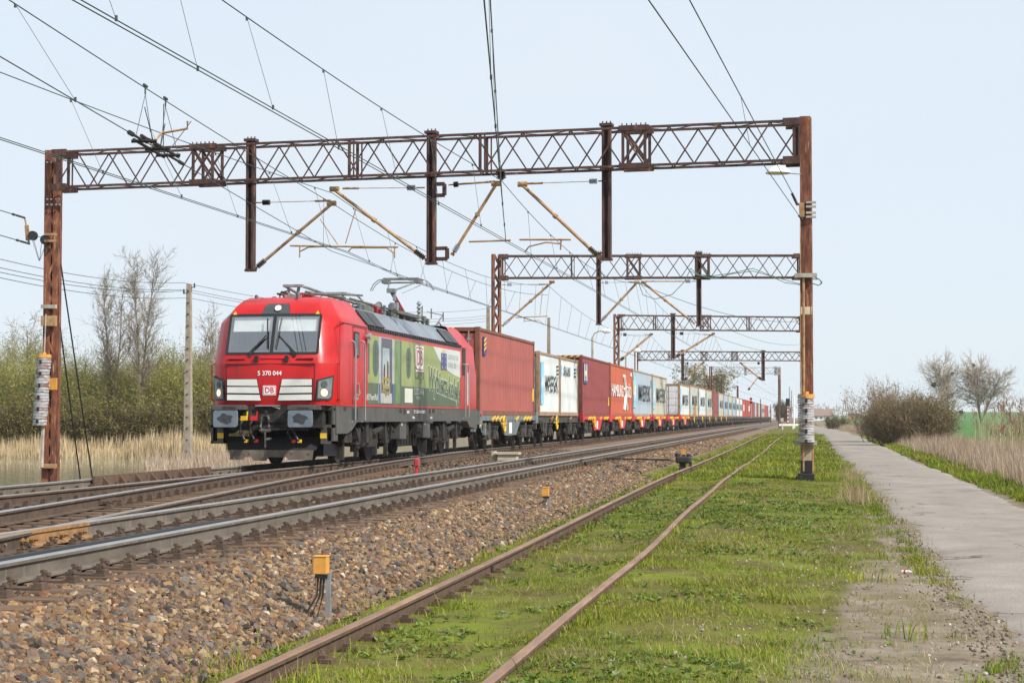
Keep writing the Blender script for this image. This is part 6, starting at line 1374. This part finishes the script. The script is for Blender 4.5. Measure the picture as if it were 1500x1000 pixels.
# ------------------------------------------------------------ trees and shrubs
class Seg:
    def __init__(s): s.P = []; s.Q = []; s.a = []; s.b = []
    def add(s, p, q, a, b): s.P.append(p); s.Q.append(q); s.a.append(a); s.b.append(b)
    def build(s, name, mat, parent, n=3):
        P, Q, A, B = map(np.array, (s.P, s.Q, s.a, s.b)); d = Q - P; d /= np.linalg.norm(d, axis=1)[:, None] + 1e-9
        up = np.where(np.abs(d[:, 2:3]) > .9, np.array([[1., 0, 0]]), np.array([[0, 0, 1.]])); u = np.cross(d, up); u /= np.linalg.norm(u, axis=1)[:, None]; v = np.cross(d, u); N = len(P); V = np.zeros((N, 2 * n, 3))
        for k in range(n):
            t = 2 * math.pi * k / n; w_ = u * math.cos(t) + v * math.sin(t); V[:, k] = P + w_ * A[:, None]; V[:, n + k] = Q + w_ * B[:, None]
        f = np.array([(k, (k + 1) % n, n + (k + 1) % n, n + k) for k in range(n)]); Fc = (f[None] + (np.arange(N) * 2 * n)[:, None, None]).reshape(-1, 4)
        return mesh_np(name, V.reshape(-1, 3), Fc, mat, parent, None, True)
def branch(rr, S, p, d, L_, r0, n, wob_, up_, tips=None):
    pts = [p]; q = p.copy(); step = L_ / n
    for i in range(n):
        d = d + rr.normal(size=3) * wob_ + np.array([0, 0, up_]); d = d / np.linalg.norm(d); q2 = q + d * step
        S.add(q, q2, r0 * (1 - .75 * i / n), r0 * (1 - .75 * (i + 1) / n)); q = q2; pts.append(q)
    return pts, d
def perp(rr, d, ang):
    a = rr.normal(size=3); a -= d * a.dot(d); a /= np.linalg.norm(a); return d * math.cos(ang) + a * math.sin(ang)
def tree(name, label, cat, base, H, rr, stems=1, spreadk=.5, group=None, nb=13, tw=7, twr=.012, leaves=0, leafc=None, trunk0=.3, r0=None, barkm='bark', twigm='twig', lsize=.12, crownw=.36):
    t = thing(name, base, label, cat, group); T = Seg(); K = Seg(); tips = []; r0 = r0 or H * .017
    for s in range(stems):
        d = np.array([rr.normal() * .10 * (stems > 1) * 1.8, rr.normal() * .08, 1.0]); d /= np.linalg.norm(d); b = np.array(base, float) + np.array([rr.normal() * .15 * (stems > 1), rr.normal() * .15, -.1])
        Hs = H * rr.uniform(.85, 1) if s else H
        pts, _ = branch(rr, T, b, d, Hs * .92, r0 * (1 if stems == 1 else .8), 10, .045, .03)
        for j in range(nb):
            f = trunk0 + (1 - trunk0) * (j + rr.random()) / nb; k = f * 10; i = min(9, int(k)); p = pts[i] + (pts[i + 1] - pts[i]) * (k - i); dd = pts[i + 1] - pts[i]; dd = dd / np.linalg.norm(dd)
            Lb = H * crownw * (1 - .55 * max(0, f - .45)) * rr.uniform(.6, 1.1) * (.6 + .4 * min(1, (f - trunk0) / .15 + .3)); tgt = T if j < nb * .6 else K
            bp_, bd = branch(rr, tgt, p, perp(rr, dd, rr.uniform(.5, 1.0) * spreadk * 2), Lb, r0 * .42 * (1.15 - f), 6, .11, .05)
            for q in range(tw):
                m_ = rr.integers(1, 7); e = bp_[m_ - 1]; dd2 = bp_[m_] - e; dd2 = dd2 / np.linalg.norm(dd2); L2 = Lb * rr.uniform(.28, .55)
                sp_, sdv_ = branch(rr, K, e, perp(rr, dd2, rr.uniform(.4, .9)), L2, max(twr * 1.6, r0 * .10), 4, .14, .04)
                for w_ in range(5):
                    mm_ = rr.integers(1, 5); e2 = sp_[mm_]; tp_, _ = branch(rr, K, e2, perp(rr, sdv_, rr.uniform(.3, .9)), L2 * rr.uniform(.35, .7), twr, 2, .16, .05); tips.append(tp_[-1]); tips.append(tp_[1])
    T.build('trunk', M[barkm], t, 5); K.build('crown', M[twigm], t, 3)
    if leaves:
        tips = np.array(tips); k = rr.integers(0, len(tips), leaves); B = tips[k] + rr.normal(size=(leaves, 3)) * .22
        leafy('foliage', B, lsize, leafc, rr, t)
    return t
def leafy(name, B, s, pal, rr, parent):
    n = len(B); a = rr.normal(size=(n, 3)); a /= np.linalg.norm(a, axis=1)[:, None]; b = np.cross(a, rr.normal(size=(n, 3))); b /= np.linalg.norm(b, axis=1)[:, None]; sz = (s * rr.uniform(.5, 1.3, n))[:, None]
    V = np.stack([B - a * sz, B - b * sz * .45, B + a * sz, B + b * sz * .45], 1).reshape(-1, 3); Fc = np.arange(n * 4).reshape(-1, 4); pal = np.array(pal); C = pal[rr.choice(len(pal), n)] * rr.uniform(.7, 1.25, (n, 1)); return mesh_np(name, V, Fc, M['leaf'], parent, np.repeat(C, 4, 0))
def shrub(name, label, base, Wd, H, rr, stems=26, leaves=3000, pal=None, group=None, twr=.014, lsize=.09, twigm='twig', dome=1.0):
    t = thing(name, base, label, 'shrub', group); S_ = Seg(); tips = []
    for s in range(stems):
        a = rr.random() * 6.283; ra = math.sqrt(rr.random()); off = np.array([math.cos(a), math.sin(a) * .8, 0]) * ra; b = np.array(base, float) + off * Wd * .30
        hh = H * (1 - .45 * ra ** 2 * dome) * rr.uniform(.75 if dome < .85 else .86, 1.05 if dome < .85 else 1.0); d = np.array([off[0] * Wd * .22 / H * 1.6, off[1] * Wd * .2 / H * 1.6, 1.0]); d /= np.linalg.norm(d)
        pts, dd = branch(rr, S_, b, d, hh, max(twr * 1.7, H * .006), 7, .10, .02)
        for j in range(11):
            i = rr.integers(1, 7); e = pts[i]; L2 = H * rr.uniform(.14, .34); sp_, d2 = branch(rr, S_, e, perp(rr, dd, rr.uniform(.35, 1.0)), L2, twr * 1.2, 3, .12, .10)
            for w_ in range(4): tp_, _ = branch(rr, S_, sp_[rr.integers(1, 4)], perp(rr, d2, rr.uniform(.3, .8)), L2 * rr.uniform(.3, .7), twr * .8, 2, .12, .08); tips += [tp_[-1], tp_[1], sp_[2]]
    S_.build('stems', M[twigm], t, 3)
    if leaves:
        tips = np.array(tips); k = rr.integers(0, len(tips), leaves); leafy('foliage', tips[k] + rr.normal(size=(leaves, 3)) * H * .035, lsize, pal, rr, t)
    return t
rr = np.random.default_rng(99)
WIL = [(.29, .30, .045), (.36, .35, .075), (.24, .245, .04), (.39, .36, .10), (.25, .19, .06)]; WILD = [(.21, .215, .045), (.26, .24, .06), (.16, .16, .035), (.25, .195, .07)]
def bz(px, D): p = at(px, 640, D); return Vector((p.x, p.y, gz(p.x, p.y) - .1))
def zy(py, D): return at(750, py, D).z
TW_ = M['twig']; M['twigt'] = nmat('thin_twig', [(0, (.17, .135, .095)), (1, (.28, .23, .165))], 3, .9); M['barkt'] = nmat('thin_bark', [(0, (.17, .15, .11)), (1, (.30, .26, .19))], 4, .9); M['twigb'] = nmat('bush_twig', [(0, (.125, .088, .055)), (1, (.23, .165, .11))], 3, .9)
M['twigw'] = nmat('willow_twig', [(0, (.15, .15, .05)), (1, (.27, .25, .095))], 3, .9); M['twigd'] = nmat('dark_twig', [(0, (.09, .065, .042)), (1, (.17, .125, .08))], 3, .9)
k = 0
thick = [(-40, 114, 505), (-8, 118, 492), (22, 113, 503), (48, 121, 480), (78, 114, 520), (108, 118, 512), (136, 113, 530), (160, 121, 505), (186, 114, 525), (212, 119, 505), (238, 113, 520), (262, 120, 500), (286, 114, 515), (308, 119, 508), (330, 114, 520), (352, 119, 530), (380, 116, 540)]
for i, (px, D, py) in enumerate(thick):
    b = bz(px, D); nm = ['at the left picture edge', 'just inside the left picture edge', 'left of the leaning counterweight', 'behind the leaning counterweight stack', 'right of the left mast', 'right of the guy wires', 'left of the tall bare tree', 'at the left foot of the tall bare tree', 'at the foot of the tall bare tree', 'right of the tall bare tree', 'between the tall bare tree and the telegraph pole', 'just left of the telegraph pole', 'just right of the telegraph pole', 'beside the locomotive nose', 'touching the locomotive nose', 'mostly hidden by the locomotive nose', 'hidden behind the locomotive cab'][i]
    shrub('willow_shrub', 'budding yellow-green willow thicket bush ' + nm, b, 3.6, (zy(py, D) - b.z) * .92, rr, 46, 11000, WIL if i % 3 else WILD, 'willow bushes beyond the pond', .012, .058, 'twigw', .5)
for i, px in enumerate((10, 55, 98, 140, 182, 225, 268, 312, 350)):
    b = bz(px, 111.5); shrub('willow_shrub', 'low dark undergrowth bush at the reed edge, ' + ['leftmost', 'second', 'third', 'fourth', 'fifth', 'sixth', 'seventh', 'eighth', 'ninth'][i] + ' from the left', b, 3.6, 3.4, rr, 34, 6000, WILD, 'low bushes at the reed edge', .013, .06, 'twigd', .4)
b = bz(192, 112); tree('bare_tree', 'tall pale bare tree with several stems left of the telegraph pole', 'tree', b, zy(368, 112) - b.z, rr, 3, .27, None, 30, 10, .0095, crownw=.20, r0=.115, twigm='twigt', barkm='barkt')
b = bz(165, 116); tree('bare_tree', 'slim bare tree just left of the tall one', 'tree', b, zy(425, 116) - b.z, rr, 1, .30, None, 24, 9, .0095, crownw=.22, r0=.10, twigm='twigt', barkm='barkt')
b = bz(290, 117); tree('bare_tree', 'smaller bare tree just right of the telegraph pole', 'tree', b, zy(452, 117) - b.z, rr, 2, .36, None, 20, 9, .0095, crownw=.24, r0=.09, twigm='twigt', barkm='barkt')
b = bz(48, 122); tree('bare_tree', 'crooked bare tree left of the left mast', 'tree', b, zy(475, 122) - b.z, rr, 1, .6, None, 18, 9, .011, crownw=.36, r0=.10, twigm='twigt', barkm='barkt')
# right-hand side
b = bz(1333, 95); shrub('dense_bush', 'big dense dark brown-green bush beside the road', b, 5.0, zy(575, 95) - b.z, rr, 230, 16000, [(.21, .20, .05), (.15, .115, .055), (.25, .225, .06), (.13, .09, .05)], None, .0085, .042, 'twigb', .9)
b = bz(1364, 100); shrub('dense_bush', 'lower right flank bush joined to the big dark bush', b, 2.4, zy(606, 100) - b.z, rr, 70, 5000, [(.15, .165, .04), (.11, .095, .04)], None, .0085, .042, 'twigb', .9)
b = bz(1288, 106); shrub('blossom_bush', 'pale blossoming bush behind the left side of the big dark bush', b, 2.8, zy(562, 106) - b.z, rr, 40, 5000, [(.46, .40, .36), (.36, .30, .24), (.30, .24, .18)], None, .014, .05, 'twig', .7)
b = bz(1366, 125); shrub('dense_bush', 'loose pale green bush behind the right side of the big dark bush', b, 3.4, zy(580, 125) - b.z, rr, 20, 1500, [(.15, .17, .06), (.2, .2, .08)], None, .016, .07, 'twig', .6)
b = bz(1225, 215); shrub('dense_bush', 'small round bush far up the road by the house', b, 3.0, zy(607, 215) - b.z, rr, 24, 1500, [(.11, .12, .04), (.14, .10, .05)], None, .02, .09, 'twigd', .8)
M['twigp'] = nmat('pink_twig', [(0, (.26, .195, .15)), (1, (.40, .32, .25))], 3, .9)
MIS = [(.07, .09, .02), (.11, .13, .03)]
for px, top, st, nm, ml in ((1388, 531, 2, 'left one of the two bare trees with mistletoe on the field edge', ((1368, 563), (1375, 548), (1387, 552), (1395, 547), (1394, 578))), (1437, 534, 3, 'right one of the two bare trees with mistletoe on the field edge', ((1440, 558), (1426, 535)))):
    D = 330; b = bz(px, D); H = zy(top, D) - b.z; t = tree('bare_tree', nm, 'tree', b, H, rr, st, .62, 'bare trees on the field edge', 28, 10, .024, trunk0=.32, crownw=.46, r0=.22, twigm='twigp')
    for (mx_, my) in ml: c = at(mx_, my, D); q = rr.normal(size=(500, 3)); q /= np.linalg.norm(q, axis=1)[:, None]; leafy('mistletoe', np.array(c) + q * rr.uniform(.1, .5, (500, 1)) * (1.0 if mx_ == 1368 else .62), .12, MIS, rr, t)
b = bz(1034, 420); tree('willow_tree', 'budding olive-green willow tree behind the train, above the white containers', 'tree', b, zy(541, 420) - b.z, rr, 3, .7, None, 18, 8, .03, 9000, [(.24, .20, .075), (.18, .165, .055), (.29, .235, .11)], trunk0=.12, crownw=.46, lsize=.30)
b = bz(1146, 480); shrub('evergreen_bush', 'dark evergreen tree clump beyond the tail of the train', b, 4.6, zy(590, 480) - b.z, rr, 50, 6500, [(.035, .05, .022), (.05, .07, .03)], None, .03, .16, 'twigd', .7)
for i, (px, D, top) in enumerate(((1194, 860, 592), (1212, 880, 594), (1226, 900, 596), (1265, 700, 603), (1478, 420, 590), (1495, 440, 598))):
    b = bz(px, D); tree('bare_tree', 'small distant bare tree ' + ['behind the left end of the white house', 'behind the middle of the white house', 'just right of the white house', 'behind the brick shed', 'on the skyline near the right picture edge', 'low on the skyline at the right picture edge'][i], 'tree', b, zy(top, D) - b.z, rr, 2, .6, 'distant bare trees', 8, 5, .05, trunk0=.15, crownw=.5)
# ------------------------------------------------------------ small things
def marker(label, px, py0, py1, D, mt='ora', cables=True):
    b = at(px, py1, D); b.z = gz(b.x, b.y); s = D / F; top = at(px, py0, D); t = thing('trackside_marker', b, label, 'marker', 'trackside marker posts')
    m = MB(); c = at(px - 3, (py0 + py1) / 2, D); bw = .055; m.bx(top.x - bw - .02, top.x + bw - .02, top.y - .05, top.y + .06, top.z - .15, top.z - .012); m.bx(top.x - bw - .025, top.x + bw - .015, top.y - .055, top.y + .065, top.z - .012, top.z); m.build('box', M[mt], t, bevel=.004)
    m = MB(); m.bx(top.x - .06, top.x + .04, top.y - .045, top.y + .05, top.z - .185, top.z - .15); m.build('bracket', M['blk'], t)
    m = MB(); m.bx(top.x + .022, top.x + .06, top.y - .02, top.y + .02, b.z - .15, top.z - .14); m.build('post', M['steel'] if mt == 'ora' else M[mt], t)
    if cables:
        m = MB()
        for k in (-.04, -.015, .01): m.path([(top.x + k, top.y - .02, top.z - .18), (top.x + k - .01, top.y - .02, (top.z + b.z) / 2 - .05), (top.x + k * 2.2 - .06, top.y - .05, b.z + .06), (top.x + k * 3 - .14, top.y - .1, b.z + .02), (top.x + k * 2, top.y - .28, b.z + .03)], .009, 6)
        m.build('cable', M['dark'], t)
    return t
marker('orange track box on a grey post with cables, on the gravel edge nearest the camera', 474, 813, 893, 15.0)
marker('small orange track box farther along the gravel edge', 801, 713, 750, 30.5); marker('tiny orange track box beside the black switch machine', 1002, 658, 686, 53)
def redm(label, px, py0, py1, D):
    b = at(px, py1, D); b.z = -.22; top = at(px, py0, D); t = thing('red_marker', b, label, 'marker', 'red markers between the main lines')
    m = MB(); m.bx(top.x - .05, top.x + .08, top.y - .06, top.y + .06, top.z - .19, top.z); m.build('head', nmat('faded_red', (.36, .05, .05), 5, .6), t, bevel=.03); m = MB(); m.bx(top.x - .055, top.x - .05, top.y - .05, top.y + .05, top.z - .17, top.z - .02); m.build('cream_face', M['tan'], t)
    m = MB(); m.tube((top.x, top.y, b.z - .1), (top.x, top.y, top.z - .1), .03, n=6); m.build('post', M['redp'], t)
redm('faded red marker post between the two main lines in front of the locomotive', 610, 671, 692, 42); redm('tiny red marker far along between the main lines, nearer of two', 1073, 620, 626, 240); redm('tiny red marker far along between the main lines, farther of two', 1089, 619, 624, 300)
# cable box with beige lid between the tracks
p = at(740, 671, 57); t = thing('cable_box', (p.x, p.y, -.22), 'beige concrete cable box on the ballast between the main lines', 'cable box')
BG = nmat('beige', [(0, (.36, .32, .24)), (1, (.52, .48, .38))], 5, .8); m = MB(); m.bx(p.x - .2, p.x + .38, p.y - .25, p.y + .25, -.25, -.06); m.bx(p.x - .28, p.x + .46, p.y - .3, p.y + .3, -.06, .0); m.build('box', BG, t); m = MB(); m.tube((p.x - .38, p.y, -.1), (p.x - .38, p.y, .03), .12, n=10); m.bx(p.x - .42, p.x - .22, p.y - .1, p.y + .1, -.25, -.1); m.build('end_drum', BG, t)
# switch machines
def swm(label, px, py, D, w_=.9):
    p = at(px, py, D); z = gz(p.x, p.y); t = thing('switch_machine', (p.x, p.y, z), label, 'switch machine', 'black switch machines beside the track'); m = MB(); p.z -= .14; m.bx(p.x - w_ * .40, p.x + w_ * .40, p.y - .2, p.y + .2, p.z - .02, p.z + .18); m.build('housing', M['dark'], t, bevel=.05)
    m = MB(); m.tube((p.x - w_ * .3, p.y, p.z + .16), (p.x - w_ * .3, p.y, p.z + .27), .08, n=10); m.tube((p.x + w_ * .3, p.y, p.z + .16), (p.x + w_ * .3, p.y, p.z + .25), .07, n=10); m.build('cover', M['dark'], t, bevel=.02); m = MB(); m.bx(p.x - w_ * .2, p.x + w_ * .1, p.y - .12, p.y + .12, z - .1, p.z + .04); m.bx(p.x + w_ * .3, p.x + w_ * .44, p.y - .15, p.y + .15, z - .1, p.z + .04); m.build('foot', M['grime'], t)
    m = MB(); m.bar((p.x - .4, p.y, p.z + .08), (NX + TW, p.y + .4, -.12), .06, .04); m.bar((p.x - .4, p.y + .25, p.z + .06), (NX + TW, p.y + .7, -.12), .06, .04); m.build('rod', M['dark'], t)
swm('black switch machine with rods beside the near main line', 1001, 670, 53, .55); swm('small dark switch machine far along the line, left of the white barrier', 1124, 631, 190, 1.1)
# white barrier at the siding's end
p0, p1 = at(1141, 622, 205), at(1180, 622, 205); t = thing('buffer_stop', (p0.x, p0.y, gz(p0.x, p0.y)), 'white horizontal barrier across the end of the siding', 'barrier'); m = MB(); m.bar(p0, p1, .22, .22); m.build('rail', M['white'], t)
for px in (1146, 1162): m = MB(); p = at(px, 622, 205); m.bx(p.x - .08, p.x + .08, p.y - .08, p.y + .08, gz(p.x, p.y) - .1, p.z - .1); m.build('post', M['white'], t)
# signals and masts near the tail of the train
def signal(label, px, py0, pyb, D, lit=None, band=False, hw=.26):
    b = at(px, pyb, D); top = at(px, py0, D); t = thing('railway_signal', b, label, 'signal', 'railway signals'); m = MB(); m.tube(b, top, .08, n=6); m.build('post', M['white'] if band else M['steel'], t); hh = .9
    m = MB(); m.bx(top.x - hw, top.x + hw, top.y - .12, top.y + .1, top.z - hh, top.z + .1); m.build('signal_head', M['blk'], t, bevel=.05)
    for i in range(3): m = MB(); z = top.z - .12 - i * .28; m.tube((top.x, top.y - .12, z), (top.x, top.y - .22, z), .1, n=8); m.build('lamp', emit('red_signal', (1, .05, .03), 2) if lit == i else M['blk'], t)
    if band:
        m = MB(); n = 5
        for i in range(n): z0 = lerp(b.z, top.z - hh, (i + .25) / n); m.tube((b.x, b.y, z0), (b.x, b.y, z0 + (top.z - hh - b.z) / n * .5), .1, n=8)
        m.build('red_band', M['redp'], t)
signal('black signal head showing red above the far containers', 1100, 583, 612, 300, 1, hw=.18); signal('black signal head on a red and white banded post beyond the train', 1154, 584.5, 622, 240, None, True)
def mastpole(name, label, px, py0, D, r_, mt):
    b = at(px, 622, D); b.z = gz(b.x, b.y); e = at(px, py0, D); m = MB(); m.tube(b, e, r_, r_ * .7, n=8); m.bx(b.x - r_ * 2, b.x + r_ * 2, b.y - r_ * 2, b.y + r_ * 2, b.z - .1, b.z + .15); return tag(m.build(name, M[mt]), label, 'pole', 'slim masts beyond the tail of the train')
mastpole('slim_mast', 'slim white mast right of the banded signal post', 1163, 578, 230, .09, 'white'); mastpole('slim_mast', 'thin grey mast just behind the banded signal', 1156.5, 566, 330, .11, 'steel'); mastpole('slim_mast', 'thin grey mast between the banded signal and the white mast', 1159.5, 572, 330, .11, 'steel')
mastpole('slim_mast', 'thin dark mast above the far brown containers', 1114, 584, 380, .12, 'rust'); mastpole('slim_mast', 'thin dark mast above the grey far container', 1129, 592, 430, .12, 'rust'); mastpole('slim_mast', 'rust-brown mast rising behind the far white containers', 1080.5, 565, 300, .22, 'rust'); mastpole('slim_mast', 'short rust-brown mast right of the willow crown', 1057, 557, 300, .16, 'rust')
t = thing('lattice_mast', at(1142, 622, 240), 'rusty lattice mast at the tail of the train', 'mast'); mast(t, at(1142, 622, 240), at(1142, 556, 240).z, -.5, (1, 0, 0), sep=.26, mt='rust')
t = thing('lattice_mast', at(1006, 622, 230), 'pale grey lattice mast behind the white containers, left of the willow', 'mast', 'pale lattice masts'); mast(t, at(1006, 600, 230), at(1006, 531, 230).z, -.6, (1, 0, 0), sep=.3, mt='steel')
p = at(1145.6, 618, 200); t = thing('post_cabinet', (p.x, p.y, gz(p.x, p.y)), 'small cream cabinet on a post left of the white barrier', 'cabinet'); m = MB(); m.bx(p.x - .16, p.x + .16, p.y - .1, p.y + .1, p.z + .05, p.z + .45); m.build('box', BG, t); m = MB(); m.tube((p.x, p.y, gz(p.x, p.y)), (p.x, p.y, p.z + .1), .04, n=6); m.build('post', M['steel'], t)
# house, shed, power poles
D = 780; a, b = at(1188, 615, D), at(1219, 615, D); z0 = gz(a.x, a.y) - .3; ze, zr = at(1200, 608.5, D).z, at(1200, 599, D).z; hx = (b.x - a.x); t = thing('house', ((a.x + b.x) / 2, a.y, z0), 'white single-storey house with brown tiled roof behind the right mast', 'house')
m = MB(); m.bx(a.x, b.x, a.y, a.y + 8, z0, ze); m.prism([(a.y, ze), (a.y + 8, ze), (a.y + 4, zr - .15)], 'x', a.x, b.x); m.build('wall', M['white'], t)
m = MB()
for s in (0, 1): y0 = a.y - .5 if s == 0 else a.y + 8.5; m.add([(a.x - .5, y0, ze - .2), (b.x + .5, y0, ze - .2), (b.x + .5, a.y + 4, zr), (a.x - .5, a.y + 4, zr), (a.x - .5, y0, ze - .02), (b.x + .5, y0, ze - .02), (b.x + .5, a.y + 4, zr + .2), (a.x - .5, a.y + 4, zr + .2)], [(0,1,2,3),(4,5,6,7),(0,1,5,4),(1,2,6,5),(2,3,7,6),(3,0,4,7)])
rf_ = m.build('roof', nmat('brown_tile', [(0, (.16, .10, .085)), (1, (.24, .16, .13))], 3, .8), t); m = MB(); m.bx(a.x + hx * .62, a.x + hx * .68, a.y + 3.6, a.y + 4.4, zr - .3, zr + .8); m.build('chimney', M['white'], rf_)
for k in (.25, .48, .78): m = MB(); x = a.x + hx * k; m.bx(x - .5, x + .5, a.y - .04, a.y + .02, ze - 1.5, ze - .5); m.build('window', nmat('house_glass', (.12, .16, .2), 3, .1), t)
D = 560; a, b = at(1242, 616, D), at(1257.5, 616, D); z0 = gz(a.x, a.y) - .3; zt_ = at(1250, 605.5, D).z; t = thing('brick_shed', ((a.x + b.x) / 2, a.y, z0), 'small orange brick shed with flat dark roof by the road', 'shed'); m = MB(); m.bx(a.x, b.x, a.y, a.y + 4, z0, zt_ - .2); m.build('wall', nmat('orange_brick', [(0, (.40, .22, .11)), (1, (.50, .30, .16))], 2, .9), t); m = MB(); m.bx(a.x - .2, b.x + .2, a.y - .2, a.y + 4.2, zt_ - .2, zt_); m.build('roof', M['rust'], t); m = MB(); m.bx(b.x - 1.0, b.x - .4, a.y - .03, a.y, z0, z0 + 2); m.build('door', M['grime'], t)
for (px, py0, D, lab, af) in ((1237, 584, 520, 'A-shaped wooden power pole beside the brick shed', True), (1408, 601, 480, 'short transformer pole between the two mistletoe trees', False)):
    b = at(px, 620, D); b.z = gz(b.x, b.y); e = at(px, py0, D); t = thing('power_pole', b, lab, 'power pole'); m = MB()
    if af: m.tube(b + Vector((-.9, 0, 0)), e, .16, .11, n=6); m.tube(b + Vector((.9, 0, 0)), e, .16, .11, n=6); m.bar(b.lerp(e, .45) + Vector((-.5, 0, 0)), b.lerp(e, .45) + Vector((.5, 0, 0)), .14)
    else: m.tube(b + Vector((-.3, 0, 0)), e, .16, .12, n=6); m.tube(b + Vector((.3, 0, 0)), e, .16, .12, n=6)
    m.build('post', M['conc'], t); m = MB(); m.bar(e + Vector((-.9, 0, -.5)), e + Vector((.9, 0, -.5)), .14); m.bar(e + Vector((-.7, 0, -1.2)), e + Vector((.7, 0, -1.2)), .14)
    for s in (-.8, 0, .8): m.tube(e + Vector((s, 0, -.45)), e + Vector((s, 0, -.1)), .07, n=6)
    if not af: m.bx(e.x - .5, e.x + .5, e.y - .4, e.y + .4, e.z - .9, e.z + .1)
    m.build('crossarm', M['grime'], t)
# litter and loose stones on the dirt
p = at(1328, 819, 1.52 * F / (819 - 611)); m = MB(); z = gz(p.x, p.y) + .03; m.tube((p.x - .05, p.y, z), (p.x + .03, p.y - .02, z), .02, n=10); m.tube((p.x + .03, p.y - .02, z), (p.x + .055, p.y - .03, z + .005), .015, .008, n=10); lt = m.build('litter', nmat('litter_white', (.7, .7, .7), 5, .4)); tag(lt, 'small crumpled white and red wrapper lying at the edge of the road', 'litter'); m = MB(); m.tube((p.x - .03, p.y - .005, z), (p.x - .01, p.y - .01, z), .0215, n=10); m.build('red_band', M['redp'], lt)
stones('dirt_pebbles', 1500, lambda r, N: -1 + 2.7 * r.random(N), lambda r, N: 9.5 + 22 * r.random(N) ** 1.3, .006, .016, 8, None, 'scattered pebbles on the bare earth', [(.30, .27, .24), (.22, .19, .16), (.42, .39, .35), (.18, .15, .12)])
ye_ = lambda r, N: 9.5 + 24 * r.random(N) ** 1.4
class _Edge:
    def __init__(s): s.y = None
    def yf(s, r, N): return s.y
    def xf(s, r, N): s.y = ye_(r, N); return np.array([li(RL, v) for v in s.y]) + r.normal(size=N) * .13 + .05 * pnoise(s.y, s.y, 2.2, 91)
eg = _Edge(); stones('road_edge_gravel', 1900, eg.xf, eg.yf, .005, .019, 92, None, 'crumbled asphalt gravel along the left edge of the lane', [(.22,.185,.145),(.17,.14,.108),(.29,.25,.20),(.20,.165,.125)])
def edge_tufts(r, x, y): return r.random(len(x)) < np.exp(-((x - np.interp(y, [a for a, _ in RL], [b for _, b in RL]) + .12) / .14) ** 2) * (pnoise(x, y, 1.5, 95) > .7) * .8
grass('grass', 60000, .8, 1.9, 10, 46, 1.4, .03, .09, .005, 96, 'grass tufts on the crumbled edge of the lane', edge_tufts)
# ------------------------------------------------------------ light spring haze in the air
m = MB(); m.bx(-1650, 1650, -25, 6700, -4, 21)
hz = bpy.data.materials.new('haze'); hz.use_nodes = True; N = hz.node_tree.nodes; N.remove(N['Principled BSDF'])
v = N.new('ShaderNodeVolumePrincipled'); v.inputs['Color'].default_value = (.93, .96, 1, 1); v.inputs['Density'].default_value = .00016; v.inputs['Anisotropy'].default_value = .2
hz.node_tree.links.new(v.outputs[0], N['Material Output'].inputs['Volume'])
o = m.build('haze', hz); o['kind'] = 'stuff'; o['label'] = 'pale haze in the air over the fields'; sc.cycles.volume_bounces = 1
